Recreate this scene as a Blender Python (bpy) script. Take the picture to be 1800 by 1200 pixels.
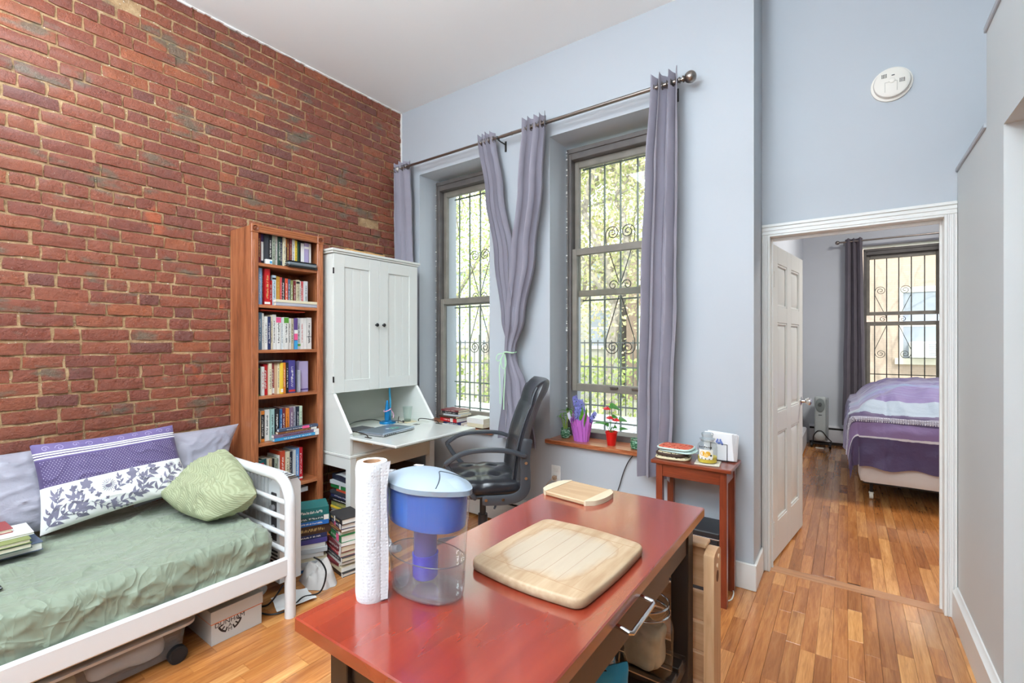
import bpy, bmesh, math, random
from math import sin, cos, pi, radians, atan2, sqrt
from mathutils import Vector, Matrix, Euler, noise

for o in list(bpy.data.objects): bpy.data.objects.remove(o)
SC = bpy.context.scene
COL = SC.collection

# ------------------------------------------------------------------ camera, world, lights
YAW = radians(35.5)
cd = bpy.data.cameras.new('camera'); cam = bpy.data.objects.new('camera', cd); COL.objects.link(cam)
cd.lens = 16.5; cd.sensor_width = 36; cd.clip_start = 0.02; cd.clip_end = 200
cam.location = (0, 0, 1.38); cam.rotation_euler = (pi/2, 0, YAW)
SC.camera = cam
SC.cycles.transparent_max_bounces = 24

w = bpy.data.worlds.new('sky'); SC.world = w; w.use_nodes = True
bg = w.node_tree.nodes['Background']
bg.inputs[0].default_value = (0.86, 0.93, 1.0, 1); bg.inputs[1].default_value = 4.5

def lamp(name, kind, loc, rot, energy, color=(1, 1, 1), size=1.0, sy=None, angle=None):
    d = bpy.data.lights.new(name, kind); d.energy = energy; d.color = color
    if kind == 'AREA':
        d.size = size
        if sy: d.shape = 'RECTANGLE'; d.size_y = sy
    if angle: d.angle = angle
    o = bpy.data.objects.new(name, d); COL.objects.link(o); o.location = loc; o.rotation_euler = rot
    return o
# sun from behind the house, it never enters these rooms but lights the garden and the houses opposite
lamp('sun', 'SUN', (0, -5, 12), (radians(48), 0, radians(20)), 4.2, (1, .96, .9), angle=radians(1))
# unseen fill lights added under the ceiling, behind the camera and above the frame
lamp('kitchen_fill', 'AREA', (-.4, -1.0, 3.38), (0, 0, 0), 50, (.88, .95, 1), 1.6, 1.0)
lamp('living_room_fill', 'AREA', (-1.7, .45, 3.40), (0, 0, 0), 34, (.88, .95, 1), .9, .9)
# photographer's flash umbrella above the camera
lamp('flash_umbrella', 'AREA', (-.12, -.35, 2.05), (radians(86), 0, radians(24)), 8, (.90, .96, 1), .3)
lamp('bedroom_fill', 'AREA', (1.2, 5.2, 3.38), (0, 0, 0), 85, (1, .98, .93), .7)  # unseen fill light added to lift the dim bedroom
# unseen upward lamp, added to brighten the white ceiling
lamp('ceiling_fill', 'AREA', (-1.1, -.9, 2.3), (radians(180), 0, 0), 260, (.84, .93, 1), .6)

vs = SC.view_settings
SC.display_settings.display_device = 'sRGB'
vs.view_transform = 'Standard'; vs.look = 'None'; vs.gamma = 1; vs.exposure = -0.04; vs.use_curve_mapping = False

# ------------------------------------------------------------------ geometry helpers
FWD = (-sin(YAW), cos(YAW)); RGT = (cos(YAW), sin(YAW)); FPX = 825.0
def P(px, py, ax, v):
    """point of the photograph (1800x1200) on the plane ax = v; returns real world coordinates"""
    r = (px-900)/FPX; u = (600-py)/FPX
    d = (FWD[0]+r*RGT[0], FWD[1]+r*RGT[1], u); o = (0, 0, 1.38); i = 'xyz'.index(ax)
    t = (v-o[i])/d[i]
    return Vector([o[k]+t*d[k] for k in range(3)])
def proj(p):
    d = p[0]*FWD[0]+p[1]*FWD[1]; r = p[0]*RGT[0]+p[1]*RGT[1]
    if d < .05: return None
    return (900+FPX*r/d, 600-FPX*(p[2]-1.38)/d, d)

class MB:
    def __init__(s, m=None):
        s.v = []; s.f = []; s.uv = {}; s.m = m.copy() if m is not None else Matrix()
    def add(s, vs_, fs, uv=None):
        b = len(s.v)
        for i, p in enumerate(vs_):
            s.v.append(s.m @ Vector(p))
            if uv: s.uv[b+i] = uv[i]
        for f in fs: s.f.append(tuple(b+i for i in f))
        return s
    def box(s, x0, x1, y0, y1, z0, z1, b=0.0, xf=None):
        c = ((x0+x1)/2, (y0+y1)/2, (z0+z1)/2); h = (abs(x1-x0)/2, abs(y1-y0)/2, abs(z1-z0)/2)
        vs_ = []; fs = []
        if b <= 0:
            for sx in (-1, 1):
                for sy in (-1, 1):
                    for sz in (-1, 1): vs_.append((c[0]+sx*h[0], c[1]+sy*h[1], c[2]+sz*h[2]))
            fs = [(0, 1, 3, 2), (4, 6, 7, 5), (0, 4, 5, 1), (2, 3, 7, 6), (0, 2, 6, 4), (1, 5, 7, 3)]
        else:
            b = min(b, min(h)*.95); idx = {}
            for sx in (-1, 1):
                for sy in (-1, 1):
                    for sz in (-1, 1):
                        for a in range(3):
                            sg = (sx, sy, sz)
                            idx[(sg, a)] = len(vs_)
                            vs_.append(tuple(c[k]+sg[k]*(h[k] if k == a else h[k]-b) for k in range(3)))
            for a in range(3):
                o1, o2 = [k for k in range(3) if k != a]
                for s_ in (-1, 1):
                    lp = []
                    for (p, q) in ((-1, -1), (1, -1), (1, 1), (-1, 1)):
                        sg = [0, 0, 0]; sg[a] = s_; sg[o1] = p; sg[o2] = q; lp.append(idx[(tuple(sg), a)])
                    fs.append(lp)
            for a in range(3):
                o1, o2 = [k for k in range(3) if k != a]
                for p in (-1, 1):
                    for q in (-1, 1):
                        s0 = [0, 0, 0]; s0[a] = -1; s0[o1] = p; s0[o2] = q; s1 = list(s0); s1[a] = 1
                        s0 = tuple(s0); s1 = tuple(s1)
                        fs.append((idx[(s0, o1)], idx[(s1, o1)], idx[(s1, o2)], idx[(s0, o2)]))
            for sx in (-1, 1):
                for sy in (-1, 1):
                    for sz in (-1, 1):
                        fs.append(tuple(idx[((sx, sy, sz), a)] for a in range(3)))
        if xf is not None: vs_ = [xf @ Vector(p) for p in vs_]
        return s.add(vs_, fs)
    def beam(s, p0, p1, wd, ht, b=0.0, up=(0, 0, 1)):
        """rectangular bar between two points"""
        p0 = Vector(p0); p1 = Vector(p1); d = p1-p0; L = d.length; d.normalize()
        u = Vector(up); x = d.cross(u)
        if x.length < 1e-4: x = d.cross(Vector((1, 0, 0)))
        x.normalize(); u = x.cross(d)
        m = Matrix(((x[0], d[0], u[0], p0[0]), (x[1], d[1], u[1], p0[1]), (x[2], d[2], u[2], p0[2]), (0, 0, 0, 1)))
        return s.box(-wd/2, wd/2, 0, L, -ht/2, ht/2, b, m)
    def tube(s, pts, r, n=10, closed=False, caps=True):
        pts = [Vector(p) for p in pts]; N = len(pts)
        rs = r if isinstance(r, (list, tuple)) else [r]*N
        vs_ = []; fs = []; up = None
        for i in range(N):
            a = pts[i-1] if (i > 0 or closed) else pts[i]; c = pts[(i+1) % N] if (i < N-1 or closed) else pts[i]
            d = (c-a)
            if d.length < 1e-9: d = Vector((0, 0, 1))
            d.normalize()
            if up is None:
                up = Vector((0, 0, 1)) if abs(d.z) < .9 else Vector((1, 0, 0))
            x = d.cross(up)
            if x.length < 1e-5: x = d.cross(Vector((0, 1, 0)))
            x.normalize(); up = x.cross(d).normalized()
            for k in range(n):
                t = 2*pi*k/n; vs_.append(pts[i]+rs[i]*(cos(t)*x+sin(t)*up))
        for i in range(N if closed else N-1):
            j = (i+1) % N
            for k in range(n):
                l = (k+1) % n; fs.append((i*n+k, i*n+l, j*n+l, j*n+k))
        if caps and not closed:
            fs.append(tuple(range(n))[::-1]); fs.append(tuple((N-1)*n+k for k in range(n)))
        return s.add(vs_, fs)
    def cyl(s, p0, p1, r0, r1=None, n=16):
        return s.tube([p0, p1], [r0, r0 if r1 is None else r1], n)
    def lathe(s, prof, c=(0, 0, 0), n=24, sx=1, sy=1, cap=True):
        vs_ = []; fs = []
        for (r, z) in prof:
            for k in range(n):
                t = 2*pi*k/n; vs_.append((c[0]+r*sx*cos(t), c[1]+r*sy*sin(t), c[2]+z))
        N = len(prof)
        for i in range(N-1):
            for k in range(n):
                l = (k+1) % n; fs.append((i*n+k, i*n+l, (i+1)*n+l, (i+1)*n+k))
        if cap:
            if prof[0][0] > 1e-5: fs.append(tuple(range(n))[::-1])
            if prof[-1][0] > 1e-5: fs.append(tuple((N-1)*n+k for k in range(n)))
        return s.add(vs_, fs)
    def ball(s, c, r, n=14, sz=1):
        m = n//2
        return s.lathe([(r*sin(pi*i/m)+1e-6, -r*sz*cos(pi*i/m)) for i in range(m+1)], c, n, cap=False)
    def prism(s, poly, ax, lo, hi):
        """extrude a 2-D polygon along axis ax (poly in the two other axes, in xyz order)"""
        n = len(poly); a = 'xyz'.index(ax); o = [k for k in range(3) if k != a]; vs_ = []
        for h in (lo, hi):
            for (p, q) in poly:
                t = [0, 0, 0]; t[a] = h; t[o[0]] = p; t[o[1]] = q; vs_.append(t)
        fs = [tuple(range(n))[::-1], tuple(range(n, 2*n))]
        for k in range(n): l = (k+1) % n; fs.append((k, l, n+l, n+k))
        return s.add(vs_, fs)
    def grid(s, nu, nv, fn, uv=False):
        vs_ = []; us = []
        for j in range(nv+1):
            for i in range(nu+1):
                vs_.append(fn(i/nu, j/nv)); us.append((i/nu, j/nv))
        fs = [(j*(nu+1)+i, j*(nu+1)+i+1, (j+1)*(nu+1)+i+1, (j+1)*(nu+1)+i) for j in range(nv) for i in range(nu)]
        return s.add(vs_, fs, us if uv else None)
    def sweep(s, pts, wd, ht, up=(0, 0, 1), n=12, e=.45):
        """rounded rectangular section swept along a smooth path"""
        pts = [Vector(p) for p in pts]; N = len(pts); vs_ = []; fs = []; U = Vector(up)
        for i in range(N):
            d = (pts[min(N-1, i+1)]-pts[max(0, i-1)]).normalized(); x = d.cross(U)
            if x.length < .05: x = d.cross(Vector((1, 0, 0)))
            x.normalize()
            if i and x.dot(px_) < 0: x = -x
            px_ = x; u = x.cross(d).normalized(); k = .75 if i in (0, N-1) else 1
            for j in range(n):
                a = 2*pi*j/n; c = cos(a); q = sin(a)
                vs_.append(pts[i]+x*(wd/2*k*abs(c)**e*(1 if c > 0 else -1))+u*(ht/2*k*abs(q)**e*(1 if q > 0 else -1)))
        for i in range(N-1):
            for j in range(n): l = (j+1) % n; fs.append((i*n+j, i*n+l, (i+1)*n+l, (i+1)*n+j))
        fs.append(tuple(range(n))[::-1]); fs.append(tuple((N-1)*n+k for k in range(n)))
        return s.add(vs_, fs)
    def build(s, name, mat, parent=None, smooth=35, norm=True):
        me = bpy.data.meshes.new(name)
        if parent is not None: inv = WM[parent.name].inverted(); vs_ = [inv @ v for v in s.v]
        else:
            xs = [v[0] for v in s.v]; ys = [v[1] for v in s.v]; z0 = min(v[2] for v in s.v)
            base = Vector(((min(xs)+max(xs))/2, (min(ys)+max(ys))/2, z0)); vs_ = [v-base for v in s.v]
        me.from_pydata([tuple(v) for v in vs_], [], s.f)
        if norm:
            bm = bmesh.new(); bm.from_mesh(me); bmesh.ops.recalc_face_normals(bm, faces=bm.faces); bm.to_mesh(me); bm.free()
        if s.uv:
            ul = me.uv_layers.new(name='UVMap')
            for lp in me.loops: ul.data[lp.index].uv = s.uv.get(lp.vertex_index, (0, 0))
        if smooth:
            me.shade_smooth()
            me.set_sharp_from_angle(angle=radians(smooth))
        me.materials.append(mat)
        o = bpy.data.objects.new(name, me); COL.objects.link(o)
        if parent is not None: o.parent = parent; WM[o.name] = WM[parent.name]
        else: o.location = base; WM[o.name] = Matrix.Translation(base)
        return o

WM = {}
def thing(name, label, cat, loc=(0, 0, 0), rz=0, group=None, kind=None):
    o = bpy.data.objects.new(name, None); COL.objects.link(o); o.location = loc; o.rotation_euler = (0, 0, rz)
    o.empty_display_size = .05
    WM[o.name] = Matrix.Translation(Vector(loc)) @ Matrix.Rotation(rz, 4, 'Z')
    if kind: o['kind'] = kind
    else: o['label'] = label; o['category'] = cat
    if group: o['group'] = group
    return o
def tag(o, label, cat, group=None):
    o['label'] = label; o['category'] = cat
    if group: o['group'] = group
    return o
def struct(o): o['kind'] = 'structure'; return o
def lab(o, l): o['label'] = l; return o
def TR(x, y, z=0, rz=0): return Matrix.Translation((x, y, z)) @ Matrix.Rotation(rz, 4, 'Z')
def bz(p0, p1, p2, p3, n=12):
    r = []
    for i in range(n+1):
        t = i/n; a = (1-t)**3; b = 3*t*(1-t)**2; c = 3*t*t*(1-t); d = t**3
        r.append(Vector(p0)*a+Vector(p1)*b+Vector(p2)*c+Vector(p3)*d)
    return r
def cr(pts, n=6, closed=False):
    """catmull-rom through points"""
    p = [Vector(q) for q in pts]; out = []; N = len(p)
    for i in range(N if closed else N-1):
        g = lambda k: p[k % N] if closed else p[max(0, min(N-1, k))]
        a, b, c, d = g(i-1), g(i), g(i+1), g(i+2)
        for k in range(n):
            t = k/n
            out.append(.5*((2*b)+(c-a)*t+(2*a-5*b+4*c-d)*t*t+(3*b-a-3*c+d)*t**3))
    if not closed: out.append(p[-1])
    return out

# ------------------------------------------------------------------ materials
def lin(c):
    c = c/255
    return c/12.92 if c <= .04045 else ((c+.055)/1.055)**2.4
def C(r, g, b): return (lin(r), lin(g), lin(b), 1)
class NT:
    def __init__(s, name):
        s.mat = bpy.data.materials.new(name); s.mat.use_nodes = True; s.t = s.mat.node_tree
        s.p = s.t.nodes['Principled BSDF']; s.out = s.t.nodes['Material Output']
    def n(s, ty, **kw):
        nd = s.t.nodes.new(ty)
        for k, v in kw.items():
            if hasattr(nd, k) and not k.startswith('i_'): setattr(nd, k, v)
        return nd
    def l(s, a, b): s.t.links.new(a, b)
    def val(s, sock, v): sock.default_value = v
    def noise(s, vec, scale, detail=3, rough=.5, dist=0):
        nd = s.n('ShaderNodeTexNoise'); nd.inputs['Scale'].default_value = scale; nd.inputs['Detail'].default_value = detail
        nd.inputs['Roughness'].default_value = rough; nd.inputs['Distortion'].default_value = dist
        if vec is not None: s.l(vec, nd.inputs['Vector'])
        return nd.outputs['Fac']
    def ramp(s, fac, stops, interp='LINEAR'):
        r = s.n('ShaderNodeValToRGB'); r.color_ramp.interpolation = interp
        e = r.color_ramp.elements
        while len(e) < len(stops): e.new(.5)
        for k, (p, c) in enumerate(stops): e[k].position = p; e[k].color = c
        s.l(fac, r.inputs[0]); return r.outputs[0]
    def mix(s, fac, a, b, mode='MIX'):
        m = s.n('ShaderNodeMix'); m.data_type = 'RGBA'; m.blend_type = mode
        for sock, v in ((m.inputs[0], fac), (m.inputs[6], a), (m.inputs[7], b)):
            if hasattr(v, 'node'): s.l(v, sock)
            else: sock.default_value = v
        return m.outputs[2]
    def math(s, op, a, b=0.0):
        m = s.n('ShaderNodeMath'); m.operation = op
        for sock, v in ((m.inputs[0], a), (m.inputs[1], b)):
            if hasattr(v, 'node'): s.l(v, sock)
            else: sock.default_value = v
        return m.outputs[0]
    def mapping(s, vec, scale, loc=None):
        m = s.n('ShaderNodeMapping'); m.inputs['Scale'].default_value = scale
        s.l(vec, m.inputs['Vector'])
        if loc is not None: s.l(loc, m.inputs['Location'])
        return m.outputs[0]
    def bump(s, h, strength=.3, dist=.01):
        b = s.n('ShaderNodeBump'); b.inputs['Strength'].default_value = strength; b.inputs['Distance'].default_value = dist
        s.l(h, b.inputs['Height']); s.l(b.outputs[0], s.p.inputs['Normal']); return b
    def pos(s): return s.n('ShaderNodeNewGeometry').outputs['Position']
    def obj(s): return s.n('ShaderNodeTexCoord').outputs['Object']
MC = {}
def M(name, c, rough=.5, metal=0.0, bump=None, var=None, coat=0, spec=None, sheen=0, emit=None, sss=0):
    """plain material: c = rgb 0-255; bump = (scale, strength); var = (scale, amount)"""
    if name in MC: return MC[name]
    t = NT(name); p = t.p
    base = C(*c); p.inputs['Base Color'].default_value = base
    p.inputs['Roughness'].default_value = rough; p.inputs['Metallic'].default_value = metal
    if coat: p.inputs['Coat Weight'].default_value = coat; p.inputs['Coat Roughness'].default_value = .12
    if spec is not None: p.inputs['Specular IOR Level'].default_value = spec
    if sheen: p.inputs['Sheen Weight'].default_value = sheen
    if emit: p.inputs['Emission Color'].default_value = C(*emit[:3]); p.inputs['Emission Strength'].default_value = emit[3]
    if var or bump: ob = t.obj()
    if var:
        f = t.noise(ob, var[0], 4)
        a = var[1]
        lo = tuple(x*(1-a) for x in base[:3])+(1,); hi = tuple(min(1, x*(1+a)) for x in base[:3])+(1,)
        t.l(t.ramp(f, [(.3, lo), (.7, hi)]), p.inputs['Base Color'])
    if bump: t.bump(t.noise(ob, bump[0], 4), bump[1], bump[2] if len(bump) > 2 else .004)
    MC[name] = t.mat; return t.mat
def wood(name, dark, mid, light, scale=(3, 3, 30), rough=.4, coat=0, ring=6.0, bumps=.1, island=False, world=False):
    """grain runs along the axis with the smallest scale"""
    if name in MC: return MC[name]
    t = NT(name); vec = t.pos() if world else t.obj()
    v = t.mapping(vec, scale)
    if island:
        g = t.n('ShaderNodeNewGeometry'); oi = t.n('ShaderNodeObjectInfo')
        r = t.math('FRACT', t.math('ADD', g.outputs['Random Per Island'], oi.outputs['Random']))
        cx = t.n('ShaderNodeCombineXYZ')
        for k in range(3): t.l(t.math('MULTIPLY', r, 37.0+k*11), cx.inputs[k])
        v = t.mapping(vec, scale, cx.outputs[0])
    f = t.noise(v, 1.0, 5, .6, .6); f2 = t.noise(v, ring, 2, .5, 2.0)
    f = t.math('ADD', t.math('MULTIPLY', f, .65), t.math('MULTIPLY', f2, .35))
    c = t.ramp(f, [(.3, C(*dark)), (.5, C(*mid)), (.72, C(*light))])
    if island:
        tone = t.ramp(r, island, 'CONSTANT')
        c = t.mix(1.0, c, tone, 'MULTIPLY')
    t.l(c, t.p.inputs['Base Color']); t.p.inputs['Roughness'].default_value = rough
    if coat: t.p.inputs['Coat Weight'].default_value = coat; t.p.inputs['Coat Roughness'].default_value = .1
    if bumps: t.bump(f, bumps, .002)
    MC[name] = t.mat; return t.mat
def clear(name, tint=(255, 255, 255), gloss=.12, rough=.02, body=None, bodyf=0.0):
    """thin clear pane: straight-through light plus fresnel gloss, optional milky body"""
    if name in MC: return MC[name]
    t = NT(name); tr = t.n('ShaderNodeBsdfTransparent'); tr.inputs[0].default_value = C(*tint)
    gl = t.n('ShaderNodeBsdfGlossy'); gl.inputs['Roughness'].default_value = rough
    lw = t.n('ShaderNodeLayerWeight'); lw.inputs['Blend'].default_value = .5
    sch = t.math('ADD', t.math('MULTIPLY', t.math('POWER', lw.outputs['Facing'], 4.0), .35+1.2*gloss), .02+.12*gloss)
    mx = t.n('ShaderNodeMixShader'); t.l(t.math('MINIMUM', sch, .9), mx.inputs[0])
    a = tr.outputs[0]
    if body:
        df = t.n('ShaderNodeBsdfDiffuse'); df.inputs[0].default_value = C(*body)
        m2 = t.n('ShaderNodeMixShader'); m2.inputs[0].default_value = bodyf
        t.l(a, m2.inputs[1]); t.l(df.outputs[0], m2.inputs[2]); a = m2.outputs[0]
    t.l(a, mx.inputs[1]); t.l(gl.outputs[0], mx.inputs[2]); t.l(mx.outputs[0], t.out.inputs[0])
    MC[name] = t.mat; return t.mat
def fabric(name, c, weave=400, rough=.9, var=.08, bs=.15):
    if name in MC: return MC[name]
    t = NT(name); ob = t.obj(); base = C(*c)
    f = t.noise(ob, 6, 4)
    lo = tuple(x*(1-var) for x in base[:3])+(1,); hi = tuple(min(1, x*(1+var)) for x in base[:3])+(1,)
    t.l(t.ramp(f, [(.3, lo), (.7, hi)]), t.p.inputs['Base Color'])
    t.p.inputs['Roughness'].default_value = rough; t.p.inputs['Sheen Weight'].default_value = .2
    t.bump(t.noise(ob, weave, 2), bs, .001)
    MC[name] = t.mat; return t.mat

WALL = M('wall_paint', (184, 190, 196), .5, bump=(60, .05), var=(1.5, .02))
CEIL = M('ceiling_paint', (240, 243, 243), .7)
TRIM = M('white_gloss_paint', (232, 232, 228), .35)
CREAM = M('cream_lacquer', (224, 226, 220), .38)
BLACKP = M('black_plastic', (22, 22, 24), .4)
CHROME = M('polished_chrome', (225, 225, 225), .12, 1)
STEEL = M('brushed_nickel', (150, 142, 135), .3, 1)
GLASS = clear('window_glass', (250, 252, 250), .08)
# ------------------------------------------------------------------ room shell
XB = -3.31; YW = 2.90; YD = 3.20; ZC = 3.455; XR = .45
brick_mat = None
def make_brick_mat():
    t = NT('sealed_brick'); g = t.n('ShaderNodeNewGeometry'); oi = t.n('ShaderNodeObjectInfo')
    r = t.math('FRACT', t.math('ADD', g.outputs['Random Per Island'], oi.outputs['Random']))
    pos = t.pos()
    base = t.ramp(r, [(0, C(142, 74, 52)), (.16, C(150, 80, 54)), (.33, C(136, 70, 52)), (.5, C(154, 84, 56)), (.64, C(146, 78, 54)), (.8, C(134, 72, 56)), (.9, C(120, 68, 58)), (.95, C(164, 90, 54))], 'CONSTANT')
    v = t.noise(pos, 14, 5, .65)
    base = t.mix(t.math('MULTIPLY', t.ramp(v, [(.35, (0, 0, 0, 1)), (.7, (1, 1, 1, 1))]), .45), base, C(112, 62, 48))
    # orange unglazed blotches and grey-green cement smears
    o2 = t.ramp(t.noise(pos, 5.5, 3, .6), [(.66, (0, 0, 0, 1)), (.74, (1, 1, 1, 1))])
    base = t.mix(t.math('MULTIPLY', o2, .6), base, C(196, 98, 54))
    cm = t.ramp(t.noise(t.mapping(pos, (1, .7, 1.6)), 4.2, 4, .6), [(.575, (0, 0, 0, 1)), (.65, (1, 1, 1, 1))])
    base = t.mix(t.math('MULTIPLY', cm, .75), base, C(106, 100, 82))
    sp = t.ramp(t.noise(pos, 160, 1), [(.75, (0, 0, 0, 1)), (.79, (1, 1, 1, 1))])
    base = t.mix(t.math('MULTIPLY', sp, .6), base, C(215, 195, 175))
    t.l(base, t.p.inputs['Base Color'])
    t.l(t.ramp(t.noise(pos, 30, 3), [(.3, (.22, .22, .22, 1)), (.7, (.42, .42, .42, 1))]), t.p.inputs['Roughness'])
    t.p.inputs['Coat Weight'].default_value = .35; t.p.inputs['Coat Roughness'].default_value = .28
    t.bump(t.math('ADD', t.noise(pos, 70, 5, .7), t.math('MULTIPLY', t.noise(pos, 16, 3), 1.2)), 1.0, .010)
    return t.mat
def make_mortar_mat():
    t = NT('lime_mortar'); pos = t.pos()
    c = t.ramp(t.noise(pos, 18, 5, .7), [(.3, C(136, 106, 76)), (.5, C(178, 144, 104)), (.7, C(200, 170, 130))])
    cm = t.ramp(t.noise(t.mapping(pos, (1, .7, 1.6)), 4.2, 4, .6), [(.62, (0, 0, 0, 1)), (.68, (1, 1, 1, 1))])
    c = t.mix(cm, c, C(112, 106, 88))
    sp = t.ramp(t.noise(pos, 90, 1), [(.7, (0, 0, 0, 1)), (.76, (1, 1, 1, 1))])
    c = t.mix(sp, c, C(238, 230, 214))
    t.l(c, t.p.inputs['Base Color']); t.p.inputs['Roughness'].default_value = .8
    t.bump(t.noise(pos, 90, 5, .7), .9, .008); return t.mat
brick_mat = make_brick_mat(); mortar_mat = make_mortar_mat()

def brick_geo(mb, y, z, L, H, rr):
    """one worn brick whose face looks to +x; y, z = its centre"""
    nx = 4 if L > .14 else 3; vs_ = []; fs = []
    for j in range(3):
        for i in range(nx+1):
            u = -L/2+L*i/nx; w_ = -H/2+H*j/2
            e = (i in (0, nx)) + (j in (0, 2))
            x = [0.0, -.0035, -.0058][min(e, 2)] + rr.uniform(-.0022, .0022)
            k = .0035 if e else 0
            vs_.append((x, u+rr.uniform(-.003, .003)*(1 if e else 2), w_+rr.uniform(-.0032, .0032)))
    W = nx+1
    for j in range(2):
        for i in range(nx): fs.append((j*W+i, j*W+i+1, (j+1)*W+i+1, (j+1)*W+i))
    ring = [i for i in range(W)]+[j*W+nx for j in (1, 2)]+[2*W+i for i in range(nx-1, -1, -1)]+[W]
    b = len(vs_)
    for q in ring: p = vs_[q]; vs_.append((-.024, p[1]*1.02, p[2]*1.03))
    n = len(ring)
    for k in range(n): l = (k+1) % n; fs.append((ring[k], b+k, b+l, ring[l]))
    m0 = mb.m; mb.m = m0 @ Matrix.Translation((0, y, z)); mb.add(vs_, fs); mb.m = m0

rb = random.Random(11)
mortar = MB(); 
mortar.grid(90, 90, lambda u, v: (XB-.0105+noise.noise(Vector((u*60, v*50, 3)))*.0035, -1.6+4.56*u, ZC*v))
mortar.box(XB-.25, XB-.016, -1.6, 3.3, -.02, ZC)
wall_left = struct(mortar.build('wall_left', mortar_mat, smooth=60))
variants = {}
for cls, L in (('s', .198), ('m', .150), ('h', .094)):
    variants[cls] = []
    for k in range(9 if cls == 's' else 6):
        mb = MB(); brick_geo(mb, 0, 0, L, .056, rb)
        me = bpy.data.meshes.new('brick'); me.from_pydata([tuple(v) for v in mb.v], [], mb.f); me.shade_smooth(); me.set_sharp_from_angle(angle=radians(50)); me.materials.append(brick_mat)
        variants[cls].append((me, L))
allb = []
nc = 50; pitch = ZC/nc
for k in range(nc):
    z = (k+.5)*pitch; y = -1.6-rb.random()*.2; header = (k % 7 == 3)
    while y < YW-.02:
        if header: cls = 'h'
        else: cls = rb.choices('smh', (8, 1, 2.2))[0]
        L = dict(s=.198, m=.150, h=.094)[cls]+rb.uniform(-.006, .006); y0 = y; y1 = min(y+L, YW-.004)
        if y1-y0 > .04 and rb.random() > .004: allb.append(((y0+y1)/2, z+.006*noise.noise(Vector((y*1.3, k*.35, 0)))+rb.uniform(-.0015, .0015), y1-y0, cls, XB+rb.uniform(-.003, .005)))
        y = y1+rb.uniform(.009, .014)
def bsize(b):
    q = proj((XB, b[0], b[1]))
    if not q or not (-20 < q[0] < 1800 and -15 < q[1] < 800): return -1
    if b[0] > 1.44 and b[1] < 2.1: return -1
    if b[1] < .45: return -1
    return b[2]/q[2]
allb.sort(key=bsize, reverse=True)
for i, (y, z, L, cls, x) in enumerate(allb[:300]):
    me, L0 = rb.choice(variants[cls])
    o = bpy.data.objects.new('brick', me); COL.objects.link(o); o.parent = wall_left
    o.location = Vector((x, y, z))-wall_left.location; o.scale = (1, L/L0, pitch/.0685*rb.uniform(.96, 1.04))
    o.rotation_euler = (rb.uniform(-.006, .006), 0, rb.uniform(-.01, .01))
mb = MB()
for (y, z, L, cls, x) in allb[300:]:
    mb.m = Matrix.Translation((x, 0, 0)); brick_geo(mb, y, z, L, .056, rb)
mb.m = Matrix()
o = mb.build('brick_field', brick_mat, wall_left, smooth=50, norm=False); o['kind'] = 'stuff'

# ---- floor
plank_tones = [(0, (.80, .70, .62, 1)), (.14, (1, 1, 1, 1)), (.28, (.92, .80, .70, 1)), (.44, (1.25, 1.3, 1.3, 1)), (.52, (.88, .76, .64, 1)), (.66, (1.05, .95, .85, 1)), (.8, (.72, .6, .52, 1)), (.88, (1.38, 1.5, 1.5, 1)), (.94, (.98, .86, .74, 1))]
plank_mat = wood('varnished_oak_strip', (148, 92, 50), (190, 128, 72), (216, 158, 98), (34, 2.2, 34), .22, .5, 2.5, .12, island=plank_tones, world=True)
fb = MB(); fb.box(-3.6, 3.0, -1.7, 3.38, -.12, -.0035); fb.box(-.69, 3.0, 3.38, 7.9, -.12, -.0035)
floor = struct(fb.build('floor', M('floor_gap', (70, 42, 26), .8), smooth=0))
def plank_geo(mb, x0, x1, y0, y1):
    b = .0006; h = rf.uniform(-.0004, .0004)
    mb.add([(x0, y0, -.01), (x1, y0, -.01), (x1, y1, -.01), (x0, y1, -.01), (x0, y0, -b), (x1, y0, -b), (x1, y1, -b), (x0, y1, -b),
            (x0+b, y0+b, h), (x1-b, y0+b, h), (x1-b, y1-b, h), (x0+b, y1-b, h)],
           [(0, 1, 5, 4), (1, 2, 6, 5), (2, 3, 7, 6), (3, 0, 4, 7), (4, 5, 9, 8), (5, 6, 10, 9), (6, 7, 11, 10), (7, 4, 8, 11), (8, 9, 10, 11)])
rf = random.Random(5); PW = .0585; planks = []
nrow = int((2.6+3.33)/PW)
for k in range(nrow):
    x0 = -3.33+k*PW
    for (a, b_) in ((-1.6, 3.205), (3.295, 7.62)):
        if a > 3 and x0 < -.55: continue
        y = a-rf.random()*.5
        while y < b_:
            L = rf.choice((.22, .3, .3, .38, .46, .6, .75, .95)); y0 = max(y, a); y1 = min(y+L, b_)
            if y1-y0 > .03: planks.append((x0, y0, y1))
            y += L
planks.append(None)
def psize(p):
    if p is None: return -2
    x = p[0]+.03; y = (p[1]+p[2])/2; q = proj((x, y, 0))
    if not q: return -1
    u, v = q[0], q[1]
    ok = (150 < u < 620 and 985 < v < 1230 and u+v*1.0 > 1240) or (1255 < u < 1720 and v > 1000 and v < 1240 and x < .44) or (1400 < u < 1660 and 780 < v < 1080)
    return (p[2]-p[1])/q[2]**2 if ok else -1
planks.sort(key=psize, reverse=True)
pm = {}
for p in planks[:300]:
    L = round(p[2]-p[1], 2)
    if L not in pm:
        mb = MB(); plank_geo(mb, .0004, PW-.0004, -L/2, L/2)
        me = bpy.data.meshes.new('plank'); me.from_pydata([tuple(v) for v in mb.v], [], mb.f); me.materials.append(plank_mat); pm[L] = me
    o = bpy.data.objects.new('plank', pm[L]); COL.objects.link(o); o.parent = floor
    o.location = Vector((p[0], (p[1]+p[2])/2, 0))-floor.location; o.scale = (1, (p[2]-p[1]-.0006)/L, 1)
mb = MB()
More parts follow.
